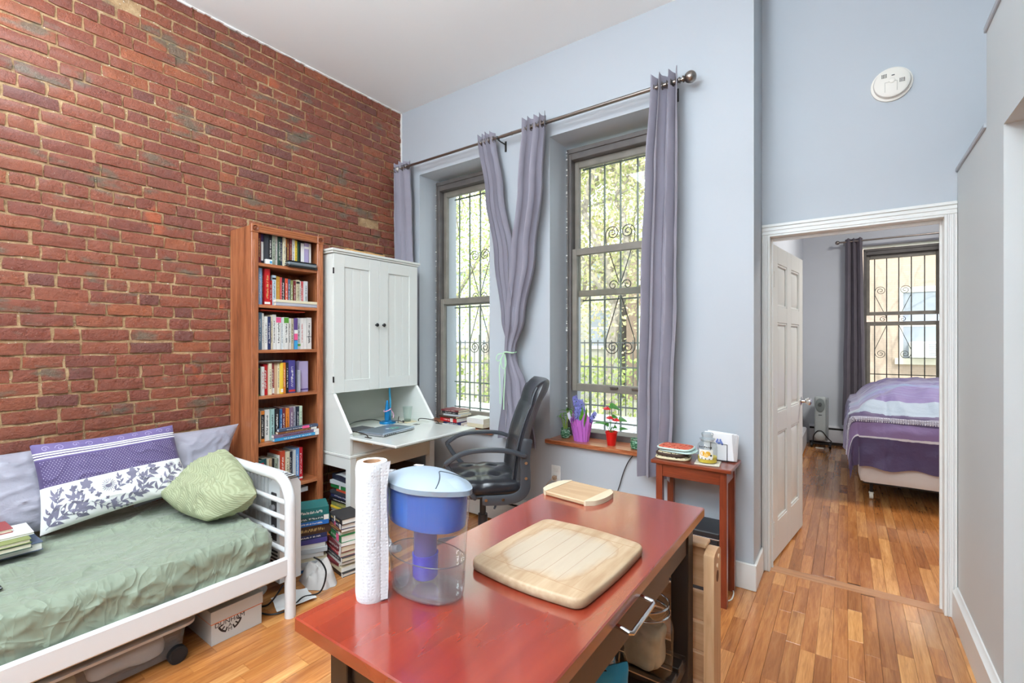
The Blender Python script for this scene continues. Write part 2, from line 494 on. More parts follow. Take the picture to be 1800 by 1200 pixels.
for p in planks[300:]:
    if p: plank_geo(mb, p[0]+.0004, p[0]+PW-.0004, p[1]+.0003, p[2]-.0003)
o = mb.build('plank_field', plank_mat, floor, smooth=0, norm=False); o['kind'] = 'stuff'
th = MB(); th.box(-.42, .46, 3.207, 3.293, -.01, .0015, .002)
th.build('threshold_board', wood('threshold_oak', (150, 96, 60), (190, 134, 90), (205, 154, 110), (2, 30, 30), .3, .4), floor)

# ---- ceiling and walls
cb = MB(); cb.box(-3.6, 3.0, -1.75, 3.38, ZC, ZC+.25); cb.box(-.69, 3.0, 3.38, 7.9, ZC, ZC+.25); struct(cb.build('ceiling', CEIL, smooth=0))
W1 = (-3.072, -2.285, .655, 2.85); W2 = (-1.735, -.945, .655, 2.85)   # openings of the two sash windows
def wall_with_holes(mb, x0, x1, y0, y1, z0, z1, holes):
    xs = sorted(set([x0, x1]+[h[0] for h in holes]+[h[1] for h in holes]))
    for a, b in zip(xs[:-1], xs[1:]):
        hs = [h for h in holes if h[0] <= a and b <= h[1]]
        if not hs: mb.box(a, b, y0, y1, z0, z1)
        else:
            h = hs[0]
            if h[2] > z0: mb.box(a, b, y0, y1, z0, h[2])
            mb.box(a, b, y0, y1, h[3], z1)
mb = MB(); wall_with_holes(mb, -3.56, -.42, YW, 3.38, 0, ZC, [W1, W2])
wall_back = struct(mb.build('wall_back', WALL, smooth=0))
mb = MB(); wall_with_holes(mb, -.4195, 2.9, YD, 3.32, 0, ZC, [(-.385, .41, -1, 2.018)])
struct(mb.build('wall_door', WALL, smooth=0))
mb = MB(); mb.box(XR, XR+.12, 2.60, 3.199, 0, 2.225); mb.box(XR, XR+.12, 2.352, 2.60, 0, 2.60)
mb.box(XR, XR+.12, -1.6, 2.352, 2.145, 2.60); mb.box(XR+.12, 2.9, 2.352, 2.40, 0, 2.145)
mb.box(XR+.12, 2.9, -1.6, 3.199, 2.145, 2.23)
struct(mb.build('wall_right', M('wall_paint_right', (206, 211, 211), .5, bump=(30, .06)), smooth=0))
mb = MB(); mb.box(XR-.008, XR+.128, 2.60, 3.199, 2.225, 2.245, .003); mb.box(XR-.008, XR+.128, -1.6, 2.605, 2.60, 2.625, .003)
struct(mb.build('trim_1', M('grey_trim', (176, 180, 186), .5)))
mb = MB(); mb.box(2.85, 3.05, -1.75, 3.2, 0, ZC); struct(mb.build('wall_kitchen', WALL, smooth=0))
mb = MB(); mb.box(-3.56, 3.05, -1.85, -1.6, 0, ZC); struct(mb.build('wall_front', WALL, smooth=0))
# ragged plaster edge between brick and ceiling, and in the corner
mb = MB(); rp = random.Random(3)
for k in range(120):
    y0 = -1.6+k*4.5/120; h = rp.uniform(.003, .012); mb.box(XB-.005, XB+.012, y0, y0+4.5/120, ZC-h, ZC+.002)
for k in range(90):
    z0 = k*ZC/90; h = rp.uniform(.002, .009); mb.box(XB-.005, XB+.012, YW-h, YW+.002, z0, z0+ZC/90)
struct(mb.build('trim_2', M('ragged_plaster', (236, 234, 230), .8), smooth=0))
# door casing
cas = TRIM
def casing(mb, x0, x1, z0, z1, y, horizontal):
    for (a, b, d) in ((0, 1, .010), (.02, .28, .018), (.36, .62, .015), (.8, .98, .014)):
        if horizontal: mb.box(x0-.0, x1+.0, y-d, y, z0+(z1-z0)*a if False else z1-(z1-z0)*b, z1-(z1-z0)*a, .002)
        else:
            if x1 > x0: mb.box(x0+(x1-x0)*a, x0+(x1-x0)*b, y-d, y, z0, z1, .002)
            else: mb.box(x0+(x1-x0)*b, x0+(x1-x0)*a, y-d, y, z0, z1, .002)
mb = MB(); casing(mb, -.418, -.3865, 0, 2.0178, YD, False); casing(mb, .449, .4115, 0, 2.0178, YD, False); casing(mb, -.418, .449, 2.018, 2.082, YD, True)
mb.box(-.386, -.376, YD-.012, 3.325, 0, 2.018, .001); mb.box(.40, .411, YD-.012, 3.325, 0, 2.018, .001); mb.box(-.3758, .3998, YD-.0115, 3.3245, 2.008, 2.0188, .001)
mb.box(-.3762, -.366, 3.255, 3.27, 0, 2.0079, .001); mb.box(.39, .4002, 3.255, 3.27, 0, 2.0079, .001); mb.box(-.3658, .3898, 3.2552, 3.2698, 1.99, 2.0078, .001)
struct(mb.build('trim_3', cas))
# baseboards
mb = MB(); mb.box(-1.3, -.405, 2.882, YW, 0, .145, .004); mb.box(-.4195, -.4055, 2.902, 3.18, 0, .1445, .004)
struct(mb.build('baseboard_back', TRIM))
mb = MB(); mb.prism([(XR-.022, 0), (XR, 0), (XR, .16), (XR-.006, .16), (XR-.014, .145), (XR-.022, .14)], 'y', 2.352, 3.18)
struct(mb.build('baseboard_right', TRIM))
# hot-water baseboard heater under the windows
t = thing('baseboard_heater', 'long white metal baseboard heater along the wall under the windows', 'heater', (-2.1, 2.86, 0))
mb = MB(); mb.box(-3.05, -1.28, 2.845, 2.898, .02, .155, .003); mb.prism([(2.835, .175), (2.898, .195), (2.898, .2), (2.835, .18)], 'x', -3.05, -1.28); mb.build('cover', M('heater_enamel', (214, 212, 205), .4), t)
mb = MB(); mb.box(-3.04, -1.29, 2.85, 2.895, .155, .176); mb.build('slot', M('heater_slot', (46, 44, 42), .8), t)
mb = MB(); mb.box(-1.28, -1.262, 2.838, 2.898, .01, .2, .002); mb.build('end_cap', MC['heater_enamel'], t)

# ---- bedroom shell
BX = -.49; BY = 7.60
W3 = (.16, .98, .72, 2.62)
BW = M('bedroom_wall_paint', (204, 208, 214), .6, var=(2, .03))
mb = MB(); mb.box(BX-.2, BX, 3.32, BY+.2, 0, ZC); struct(mb.build('wall_bedroom_left', BW, smooth=0))
mb = MB(); wall_with_holes(mb, BX, 3.0, BY, BY+.3, 0, ZC, [W3]); struct(mb.build('wall_bedroom_back', BW, smooth=0))
mb = MB(); mb.box(2.8, 3.0, 3.32, BY, 0, ZC); struct(mb.build('wall_bedroom_right', BW, smooth=0))

# ---- sash windows
frm = M('brown_window_paint', (132, 126, 116), .45, var=(9, .15), bump=(40, .1))
frm2 = M('dark_window_frame', (98, 93, 90), .5, var=(9, .2))
def sash(w, name, x0, x1, z0, z1, y, st, rt, rb_):
    mb = MB()
    mb.box(x0, x0+st, y-.018, y+.018, z0, z1, .003); mb.box(x1-st, x1, y-.018, y+.018, z0, z1, .003)
    mb.box(x0+st, x1-st, y-.018, y+.018, z1-rt, z1, .003); mb.box(x0+st, x1-st, y-.018, y+.018, z0, z0+rb_, .003)
    o = mb.build(name, frm, w)
    g = MB(); g.box(x0+st-.005, x1-st+.005, y-.002, y+.002, z0+rb_-.005, z1-rt+.005); g.build('glass_pane', GLASS, o, smooth=0)
    return o
def window(n, x0, x1, zb, zt, yf, mid, lift, gap=0.0):
    w = thing('window_%d' % n, '', '', ((x0+x1)/2, yf, zb), kind='structure')
    mb = MB(); d0 = yf; d1 = yf+.10
    mb.box(x0, x0+.03, d0, d1, zb, zt, .002); mb.box(x1-.03, x1, d0, d1, zb, zt, .002)
    mb.box(x0+.03, x1-.03, d0, d1, zt-.075, zt, .003); mb.box(x0+.03, x1-.03, d0-.002, d1+.05, zb-.01, zb+.035, .003)
    mb.box(x0-.002, x0+.012, d0-.012, d0, zb, zt, .002); mb.box(x1-.012, x1+.002, d0-.012, d0, zb, zt, .002); mb.box(x0, x1, d0-.012, d0, zt-.03, zt+.002, .002)
    mb.build('window_frame', frm2, w)
    ix0 = x0+.03; ix1 = x1-.03; b = zb+.035; tp = zt-.075
    o = sash(w, 'upper_sash', ix0, ix1, mid-.03, tp, yf+.075, .035, .05, .045)
    o2 = sash(w, 'lower_sash', ix0, ix1, b+lift, mid+.03+lift-gap, yf+.032, .038, .05, .055)
    return w, o, o2
w1, _, s1 = window(1, -3.045, -2.31, .69, 2.82, 3.09, 1.735, 0)
w2, _, s2 = window(2, -1.695, -.965, .69, 2.80, 3.09, 1.745, .29)
w3, _, s3 = window(3, .18, .96, .76, 2.58, BY+.08, 1.75, 0, .145)
mb = MB(); mb.box(-1.36, -1.30, 3.085, 3.10, 1.045, 1.06, .003); mb.box(-1.20, -1.14, 3.085, 3.10, 1.045, 1.06, .003); mb.build('sash_lift', STEEL, s2)
# chipped white paint bits where the wall meets the frame
mb = MB(); rp = random.Random(8)
for (xx, z0, z1) in ((-3.047, .7, 2.82), (-1.697, .7, 2.8)):
    for k in range(45): z = rp.uniform(z0, z1); s_ = rp.uniform(.003, .010); mb.box(xx-.003, xx+.004+s_*.4, 3.072, 3.080, z, z+s_, .001)
struct(mb.build('trim_4', TRIM))
# wooden window boards
sill_m = wood('worn_sill_oak', (120, 60, 30), (172, 96, 56), (205, 150, 112), (4, 40, 40), .28, .4, 3)
def sill(x0, x1, name):
    mb = MB(); mb.box(x0+.02, x1-.003, 2.90, 3.088, .656, .685, .001); mb.box(x0, x1+.045, 2.862, 2.9005, .656, .685, .004)
    return mb
sl = struct(sill(-1.757, -.945, '').build('trim_5', sill_m)); sl2 = struct(sill(-3.09, -2.285, '').build('trim_6', sill_m))
mb = MB(); mb.box(W3[0]-.03, W3[1]+.03, BY-.05, BY+.08, .70, .735, .003); struct(mb.build('trim_7', TRIM))

# ---- open six-panel door
dm = M('door_enamel', (230, 231, 226), .32)
hx, hy = -.372, 3.305; ang = radians(82.5)      # hinge point, angle from +x
D = Matrix.Translation((hx, hy, 0)) @ Matrix.Rotation(ang, 4, 'Z')
dr = thing('door_1', '', '', (hx, hy, 0), ang, kind='structure')
LW = .80; LH = 1.985; TH = .036
stiles = [(0, .11), (.345, .455), (.69, LW)]; rails = [(.012, .24), (.80, .93), (1.50, 1.60), (1.875, LH)]
mb = MB(D)
for (a, b) in stiles: mb.box(a, b, 0, TH, .012, LH, .002)
for (a, b) in rails: mb.box(.11, .345, 0, TH, a, b, .002); mb.box(.455, .69, 0, TH, a, b, .002)
leaf = mb.build('door_leaf', dm, dr)
for (a, b) in ((.11, .345), (.455, .69)):
    for (c, d) in ((.24, .80), (.93, 1.50), (1.60, 1.875)):
        mb = MB(D); mb.box(a, b, .012, TH-.012, c, d)
        for (s_, y_) in ((-1, .012), (1, TH-.012)):     # raised field with sloped borders
            yo = y_+s_*.009; i0 = .022; i1 = .05
            mb.add([(a+i0, y_, c+i0), (b-i0, y_, c+i0), (b-i0, y_, d-i0), (a+i0, y_, d-i0), (a+i1, yo, c+i1), (b-i1, yo, c+i1), (b-i1, yo, d-i1), (a+i1, yo, d-i1)],
                   [(0, 1, 5, 4), (1, 2, 6, 5), (2, 3, 7, 6), (3, 0, 4, 7), (4, 5, 6, 7)])
            for (q0, q1, r0, r1) in ((a, b, c, c+.014), (a, b, d-.014, d), (a, a+.014, c, d), (b-.014, b, c, d)):
                mb.box(q0, q1, min(y_, yo), max(y_, yo), r0, r1, .003)
        mb.build('door_panel', dm, dr, smooth=20)
for z in (.17, 1.0, 1.72):
    mb = MB(D); mb.box(-.012, .03, -.003, .0, z, z+.09, .001); mb.cyl((-.008, -.006, z-.003), (-.008, -.006, z+.093), .006, n=10)
    mb.box(-.002, .0, 0, .034, z, z+.09)
    mb.build('hinge', M('painted_hinge', (226, 226, 220), .4), dr)
mb = MB(D)
for s_, y0 in ((-1, 0), (1, TH)):
    mb.m = D @ Matrix.Translation((.74, y0, .945)) @ Matrix.Rotation(-s_*pi/2, 4, 'X')
    mb.lathe([(.031, 0), (.031, .004), (.014, .009), (.011, .028), (.022, .036), (.028, .05), (.026, .062), (.016, .068), (.0001, .069)], n=20)
mb.build('door_knob', CHROME, dr)

# ---- smoke detector
t = thing('smoke_detector', 'round white smoke detector mounted high on the wall above the doorway', 'smoke detector', (.193, YD, 2.742))
SM = Matrix.Translation((.193, YD, 2.742)) @ Matrix.Rotation(pi/2, 4, 'X')
pl = M('detector_plastic', (236, 232, 222), .45)
mb = MB(SM); mb.lathe([(.088, 0), (.088, .010), (.078, .013)], n=40); mb.build('mounting_plate', pl, t)
mb = MB(SM); mb.lathe([(.076, .012), (.078, .026), (.075, .036), (.066, .041), (.0001, .043)], n=40); mb.build('cover', pl, t)
mb = MB(SM); mb.lathe([(.013, .042), (.013, .046), (.011, .047), (.0001, .047)], (0, .006, 0), n=18); mb.build('test_button', pl, t)
mb = MB(SM)
mb.m = SM
for (cx_, cy_) in ((-.034, .034), (.040, -.004)):
    for k in range(4):
        for q in range(3): mb.box(cx_+k*.006-.009, cx_+k*.006-.006, cy_+q*.007-.008, cy_+q*.007-.003, .040, .0435)
mb.box(-.002, .011, .030, .034, .040, .0445)
mb.build('vent_slots', M('detector_dark', (60, 60, 60), .6), t)['kind'] = 'stuff'
mb = MB(SM); mb.box(-.03, -.028, -.05, .0, .041, .0432); mb.box(-.03, .02, -.001, .001, .041, .0432); mb.box(.02, .022, -.05, 0, .041, .0432); mb.build('seam', M('detector_seam', (190, 186, 176), .6), t)

# outlet with plug
t = thing('wall_outlet', 'white wall outlet with a brown plug, beside the office chair', 'outlet', (-1.681, YW, .40))
mb = MB(); mb.box(-1.72, -1.645, YW-.006, YW, .385, .50, .003); mb.build('cover_plate', TRIM, t)
for z in (.405, .455): mb = MB(); mb.box(-1.70, -1.665, YW-.009, YW-.004, z, z+.03, .003); mb.build('socket', M('socket', (225, 225, 220), .5), t)
mb = MB(); mb.box(-1.698, -1.668, YW-.04, YW-.009, .405, .432, .006); mb.tube(cr([(-1.683, YW-.04, .418), (-1.70, YW-.06, .40), (-1.75, YW-.05, .33), (-1.76, YW-.04, .22)]), .003, 8); mb.build('plug', M('tan_plug', (178, 150, 125), .5), t)
# black cable hanging from the window board
mb = MB(); pts = [P(px, py, 'y', 2.885) for (px, py) in ((1113, 800), (1104, 812), (1096, 830), (1090, 850), (1084, 870), (1080, 900), (1075, 940))]
mb.tube(cr(pts), .003, 8); tag(mb.build('cable', BLACKP), 'thin black cable hanging down the wall below the plant window', 'cable')
# ------------------------------------------------------------------ security grilles
iron = M('grille_iron', (128, 138, 130), .5)
def spiral(mb, cx, cz, y, r, turns, a0, dirn, rr=.0035):
    pts = []
    n = int(26*turns)
    for i in range(n+1):
        u = i/n; a = a0+dirn*2*pi*turns*u; q = r*(1-.86*u)
        pts.append((cx+q*cos(a), y, cz+q*sin(a)))
    mb.tube(pts, rr, 6)
def grille(label, y, xs, z0, z1, cbar, ztop, zmid, zbot, hw, name_loc, hz, mat=None, wide=False):
    mat = mat or iron
    g = thing('window_grille', label, 'window grille', (cbar, y, z0))
    for x in xs:
        mb = MB(); mb.box(x-.0055, x+.0055, y-.0055, y+.0055, z0, z1); mb.build('bar', mat, g, smooth=0)
    for z in hz:
        mb = MB(); mb.box(xs[0]-.06, xs[-1]+.06, y-.005, y+.005, z-.0055, z+.0055); mb.build('cross_bar', mat, g, smooth=0)
    dk = M('scroll_iron', (60, 62, 58), .5)
    for s_ in (-1, 1):
        mb = MB(); c1 = cbar+s_*(hw*.52) if not wide else cbar+s_*(hw-.062); R1 = hw*.47 if not wide else .058; e_ = .008 if not wide else .062; e2 = .055 if not wide else .10
        spiral(mb, c1, ztop, y-.01, R1, 1.9, 0 if s_ > 0 else pi, s_)
        mb.tube([(cbar+s_*hw, y-.01, ztop), (cbar+s_*hw*.98, y-.01, ztop-.06), (cbar+s_*e_, y-.01, zmid+.06)], .0035, 6)
        spiral(mb, cbar+s_*e2, zmid+.04, y-.01, .04, 1.4, pi if s_ > 0 else 0, -s_)
        mb.tube([(cbar+s_*e_, y-.01, zmid-.04), (cbar+s_*hw*.98, y-.01, zbot+.06), (cbar+s_*hw, y-.01, zbot)], .0035, 6)
        spiral(mb, c1, zbot, y-.01, R1, 1.9, 0 if s_ > 0 else pi, -s_)
        mb.build('scroll', dk, g)
    return g
grille('black iron scroll grille outside the window behind the potted plants', 3.33, [-1.629, -1.505, -1.377, -1.245, -1.12, -1.0], .67, 2.84, -1.377, 2.197, 1.763, 1.337, .115, 0, (.765, 1.70, 2.727))
grille('black iron scroll grille outside the window beside the cream secretary', 3.33, [-2.984, -2.857, -2.73, -2.60, -2.47, -2.35], .67, 2.84, -2.73, 2.167, 1.75, 1.328, .115, 0, (.765, 1.0, 1.70, 2.727))

# ------------------------------------------------------------------ curtains
cur = fabric('lavender_curtain', (152, 148, 160), 500, .85, .05, .1)
curd = fabric('dusk_curtain', (104, 97, 106), 500, .85, .08, .1)
def curtain(label, keys, y0, folds, amp, mat=cur, seed=0, nz=70, group=None, name='curtain', ring=STEEL):
    """keys = [(z, xleft, xright, amp scale, dy)] from top to bottom"""
    rr = random.Random(seed); ph = rr.uniform(0, 6); n = folds*14
    zt = keys[0][0]; zb = keys[-1][0]
    def at(z):
        for a, b in zip(keys[:-1], keys[1:]):
            if b[0] <= z <= a[0]:
                t = (a[0]-z)/(a[0]-b[0]); t = t*t*(3-2*t) if len(keys) > 3 else t
                return [a[k]+(b[k]-a[k])*t for k in range(1, 5)]
        return keys[-1][1:]
    def fn(u, v, off):
        z = zt+(zb-zt)*v; xl, xr, am, dy = at(z)
        a = u*folds*2*pi+ph
        s = sin(a+.5*sin(a*.5+seed)); A = amp*am
        x = xl+(xr-xl)*u+.25*A*sin(2*a)*(.5+.5*v)+.004*noise.noise(Vector((u*9, z*3, seed)))
        y = y0+dy-A*s+off+.010*noise.noise(Vector((u*5, z*1.5, seed+7)))+.004*noise.noise(Vector((u*14, z*9, seed)))
        if v < .03: z += .012*abs(s)*(1 if s > 0 else .3)
        return (x, y, z)
    t = thing(name, label, 'curtain', ((keys[0][1]+keys[0][2])/2, y0, zb), group=group)
    mb = MB(); mb.grid(n, nz, lambda u, v: fn(u, v, 0)); 
    mb.grid(n, nz, lambda u, v: fn(u, v, .0025))
    mb.build('panel', mat, t, smooth=80, norm=False)
    if ring:
        mb = MB()
        for k in range(folds*2):
            u = (k+.5)/(folds*2); p = fn(u, .022, 0)
            pts = [(p[0]+.002*cos(a_*2), y0+.021*cos(a_), RODZ+.021*sin(a_)) for a_ in [2*pi*i/14 for i in range(14)]]
            mb.tube(pts, .003, 6, closed=True)
        mb.build('grommet', ring, t)
    return t
RODZ = 2.905; YC = 2.80
curtain('lavender curtain hanging in the corner beside the brick wall, behind the secretary', [(2.955, -3.285, -3.10, 1, .01), (2.5, -3.30, -3.09, 1, .03), (1.6, -3.30, -3.06, .9, .04), (.60, -3.30, -3.03, .9, .04)], YC, 3, .026, seed=1, group=None)
curtain('lavender curtain sweeping down right to the green ribbon, left one of the tied pair', [(2.955, -2.318, -2.165, 1, 0), (2.5, -2.24, -2.09, 1, 0), (2.0, -2.16, -1.99, 1, 0), (1.55, -2.09, -1.97, .8, 0), (1.30, -2.045, -1.975, .45, .02), (1.05, -2.09, -1.93, .7, .02), (.66, -2.14, -1.88, .9, .02)], YC, 4, .028, seed=2)
curtain('lavender curtain sweeping down left to the green ribbon, right one of the tied pair', [(2.965, -1.888, -1.70, 1, 0), (2.5, -1.93, -1.73, 1, 0), (2.0, -1.99, -1.79, 1, 0), (1.55, -2.03, -1.88, .8, -.01), (1.30, -2.05, -1.965, .45, -.01), (1.05, -2.03, -1.87, .7, 0), (.62, -1.98, -1.785, .9, 0)], YC, 4, .030, seed=3)
curtain('lavender curtain hanging straight at the right side of the plant window', [(2.965, -.955, -.80, 1, 0), (2.4, -.99, -.80, 1, 0), (1.7, -1.018, -.805, 1.1, 0), (1.0, -1.03, -.825, 1.1, 0), (.56, -1.035, -.845, 1.2, 0)], YC, 3, .036, seed=4)
t = thing('curtain_rod', 'long brushed nickel curtain rod with a round ball finial over both windows', 'curtain rod', (-2.0, YC, RODZ))
mb = MB(); mb.cyl((-3.225, YC, RODZ), (-.79, YC, RODZ), .010, n=14); mb.cyl((-2.1, YC, RODZ), (-.79, YC, RODZ), .0125, n=14); mb.cyl((-2.005, YC, RODZ), (-1.995, YC, RODZ), .0145, n=14); mb.build('pole', STEEL, t)
mb = MB(Matrix.Translation((-.80, YC, RODZ)) @ Matrix.Rotation(pi/2, 4, 'Y')); mb.lathe([(.0125, 0), (.018, .003), (.018, .009), (.011, .013), (.011, .020), (.019, .024), (.019, .030), (.012, .036)]+[(.034*sin(a), .066-.034*cos(a)) for a in [.38+i*(pi-.38)/12 for i in range(13)]], n=24); mb.build('ball_finial', STEEL, t)
mb = MB(); mb.ball((-3.24, YC, RODZ), .02); mb.build('end_knob', M('pearly_knob', (210, 205, 198), .3, .4), t)
for x in (-2.125, -.835):
    mb = MB(); mb.tube([(x, YC+.0, RODZ-.016), (x, YC+.03, RODZ-.02), (x, 2.885, RODZ-.02)], .005, 8); mb.box(x-.008, x+.008, 2.892, 2.9, RODZ-.075, RODZ+.005, .002)
    mb.tube([(x, YC-.015, RODZ+.006), (x, YC-.013, RODZ-.012), (x, YC, RODZ-.016), (x, YC+.013, RODZ-.012), (x, YC+.015, RODZ+.006)], .004, 6)
    mb.build('bracket', M('dark_bracket', (40, 38, 36), .5), t)
# green ribbon
rib = M('pale_green_ribbon', (188, 226, 190), .6)
t = thing('ribbon', 'pale green ribbon tied in a bow around the two gathered curtains', 'ribbon', (-2.01, 2.78, 1.29))
mb = MB(); pts = [(-2.012+.045*cos(a), 2.795+.045*sin(a), 1.30+.003*sin(3*a)) for a in [2*pi*i/24 for i in range(24)]]
mb.tube(pts, .006, 6, closed=True); mb.build('band', rib, t)
def strip(mb, pts, wd, th=.0012):
    pts = cr(pts, 5); 
    for a, b in zip(pts[:-1], pts[1:]): mb.beam(a, b, wd, th, 0, up=(0, 1, 0))
yb = 2.742
mb = MB(); strip(mb, [(-2.028, yb, 1.295), (-2.05, yb-.004, 1.25), (-2.045, yb, 1.195), (-2.02, yb, 1.185), (-2.008, yb, 1.23), (-2.02, yb, 1.29)], .007)
strip(mb, [(-2.028, yb, 1.295), (-2.075, yb-.01, 1.285), (-2.09, yb-.01, 1.25), (-2.07, yb, 1.24), (-2.03, yb, 1.29)], .007); mb.build('loop', rib, t, smooth=0)
mb = MB(); strip(mb, [(-2.028, yb, 1.295), (-2.068, yb, 1.20), (-2.064, yb, 1.06), (-2.062, yb, .925)], .008); strip(mb, [(-2.02, yb, 1.29), (-2.018, yb, 1.15), (-2.028, yb, 1.0), (-2.03, yb, .885)], .008); mb.build('tail', rib, t, smooth=0)

# ------------------------------------------------------------------ plants on the window board
SZ = .685
leafm = M('fresh_leaf', (96, 158, 48), .45, var=(30, .2)); leafd = M('deep_leaf', (62, 120, 46), .4, var=(30, .25))
def leaf(mb, p0, d, L, W, droop=.3, fold=.15, n=6, roll=0, heart=False):
    """blade from p0 along d"""
    p0 = Vector(p0); d = Vector(d).normalized(); s = d.cross(Vector((0, 0, 1)))
    if s.length < .05: s = Vector((1, 0, 0))
    s.normalize(); s = Matrix.Rotation(roll, 3, d) @ s; up = s.cross(d)
    vs_ = []; fs = []
    for i in range(n+1):
        t = i/n
        wd = W*(sin(pi*min(1, t**.75)))**.8 if not heart else W*max(0, (1-t)**.75)*min(1, t*9+.55)
        c = p0+d*(L*t)+Vector((0, 0, -droop*L*t*t))
        vs_ += [c-s*wd/2+up*fold*wd, c, c+s*wd/2+up*fold*wd]
    for i in range(n):
        a = 3*i; fs += [(a, a+1, a+4, a+3), (a+1, a+2, a+5, a+4)]
    mb.add(vs_, fs)
# lucky bamboo in a small green glazed pot
bx, by = P(1006, 771, 'z', SZ)[:2]; by = 2.985; bx = -1.655
t = thing('bamboo_plant', 'lucky bamboo in a small mottled green glazed pot on the window board', 'potted plant', (bx, by, SZ))
g = NT('green_glaze'); ob = g.obj(); g.l(g.ramp(g.noise(g.mapping(ob, (60, 60, 110)), 1, 4), [(.35, C(40, 84, 62)), (.5, C(84, 140, 104)), (.68, C(178, 208, 186))]), g.p.inputs['Base Color']); g.p.inputs['Roughness'].default_value = .2; GG = g.mat
def glazed_pot(t, x, y, z, s=1.0):
    mb = MB(); mb.lathe([(r*s, h*s) for r, h in ((.022, 0), (.029, .004), (.034, .02), (.035, .036), (.033, .050), (.029, .060), (.033, .066), (.034, .070), (.029, .071), (.027, .060), (.0001, .060))], (x, y, z), 28); return mb.build('pot', GG, t)
glazed_pot(t, bx, by, SZ)
mb = MB(); rr = random.Random(4)
for (dx, dy, h, lx) in ((-.004, 0, .125, -.012), (.010, .004, .15, .003), (.004, -.008, .11, .03), (-.012, .006, .10, -.03)):
    b = (bx+dx, by+dy, SZ+.055); pts = cr([b, (b[0]+lx*.4, b[1], b[2]+h*.5), (b[0]+lx, b[1], b[2]+h)], 5)
    mb.tube(pts, [.0052-.0002*i for i in range(len(pts))], 8)
    for k in range(1, 4): q = pts[min(len(pts)-1, k*3)]; mb.cyl(q-Vector((0, 0, .001)), q+Vector((0, 0, .001)), .0062, n=8)
mb.build('cane', M('bamboo_cane', (150, 178, 88), .4), t)
mb = MB()
for (dx, h, dirs) in ((-.016, .18, 4), (.013, .205, 6), (.034, .165, 4), (-.04, .15, 3)):
    for k in range(dirs):
        a = rr.uniform(0, 2*pi); e = rr.uniform(.1, .9); leaf(mb, (bx+dx, by, SZ+h-.01), (cos(a), sin(a)*.6, e), rr.uniform(.06, .10), .013, rr.uniform(.3, .9), .2, 7)
mb.build('leaves', leafm, t, smooth=60)
# hyacinth in purple foil
hx_, hy_ = -1.515, 2.96
t = thing('hyacinth_plant', 'blue hyacinth in a flower pot wrapped in purple foil on the window board', 'potted plant', (hx_, hy_, SZ))
foil = M('purple_foil', (196, 110, 206), .25, 0, bump=(45, .35, .004), coat=.6)
def foilf(u, v):
    a = 2*pi*u; R = .052+.026*v+.012*max(0, v-.7)*sin(3*a+1)*3
    z = SZ+.155*v
    if v > .72: z += (v-.72)/.28*(.050*max(0, sin(2.5*a+.4))+.018*sin(7*a)-.012)
    k = .0035*sin(17*a+3*v)+.0022*sin(31*a+8*v)
    R += k*(.4+v)
    return (hx_+R*cos(a), hy_+R*.85*sin(a), z)
mb = MB(); mb.grid(96, 18, foilf); mb.build('foil_wrap', foil, t, smooth=30)
mb = MB(); mb.lathe([(.0001, .003), (.05, .003), (.062, .12), (.0001, .12)], (hx_, hy_, SZ), 20, sy=.85); mb.build('pot_soil', M('dark_soil', (58, 44, 34), .9), t)
mb = MB(); mb.grid(10, 6, lambda u, v: (hx_-.075-.03*v+.012*sin(u*5), hy_-.02+.05*u+.004*sin(v*9), SZ+.12+.085*v*(1-.5*abs(u-.5)))); 
mb.build('paper_liner', M('white_liner', (228, 222, 236), .6), t, smooth=50)
fl = M('hyacinth_blue', (134, 136, 206), .55, var=(60, .3))
def bloom(t, base, top, r, n, seed):
    rr = random.Random(seed); base = Vector(base); top = Vector(top); mb = MB()
    for k in range(n):
        q = k/n; c = base.lerp(top, q); a = k*2.399; ax = Vector((cos(a), sin(a), .25)).normalized(); rk = r*(1-.45*q**3)*rr.uniform(.85, 1.1)
        fc = c+ax*rk
        s = ax.cross(Vector((0, 0, 1))).normalized(); up = s.cross(ax)
        for j in range(6):
            b = 2*pi*j/6+rr.random()*.3; d = (s*cos(b)+up*sin(b)+ax*.25).normalized(); wv = ax.cross(d).normalized()
            L = rr.uniform(.013, .017)
            mb.add([fc, fc+d*L*.5+wv*.0032, fc+d*L-ax*.003, fc+d*L*.5-wv*.0032], [(0, 1, 2, 3)])
        mb.tube([c, fc], .0022, 4)
    o = mb.build('flower_spike', fl, t, smooth=0, norm=False)
bloom(t, (hx_-.01, hy_, SZ+.15), (hx_-.052, hy_, SZ+.305), .024, 46, 1)
bloom(t, (hx_+.015, hy_-.01, SZ+.14), (hx_-.002, hy_-.005, SZ+.285), .026, 46, 2)
bloom(t, (hx_+.0, hy_-.03, SZ+.12), (hx_-.02, hy_-.03, SZ+.22), .025, 34, 5)
bloom(t, (hx_+.06, hy_+.01, SZ+.13), (hx_+.105, hy_+.01, SZ+.205), .015, 24, 3)
mb = MB(); mb.tube([(hx_-.01, hy_, SZ+.1), (hx_-.05, hy_, SZ+.29)], .005, 6); mb.tube([(hx_+.015, hy_-.01, SZ+.1), (hx_, hy_, SZ+.27)], .005, 6); mb.tube([(hx_+.03, hy_, SZ+.1), (hx_+.10, hy_+.01, SZ+.19)], .004, 6); mb.build('flower_stem', leafd, t)
mb = MB()
for (dx, dy, ex, L) in ((.02, -.04, .06, .12), (.045, -.045, .22, .14), (.05, -.03, .10, .155), (.02, -.05, -.1, .09), (-.02, .03, -.4, .12), (.03, -.03, .0, .15)):
    leaf(mb, (hx_+dx, hy_+dy, SZ+.10), (ex, -.1, 1), L, .02, .0, .25, 7, roll=.3)
mb.build('leaves', leafm, t, smooth=60)
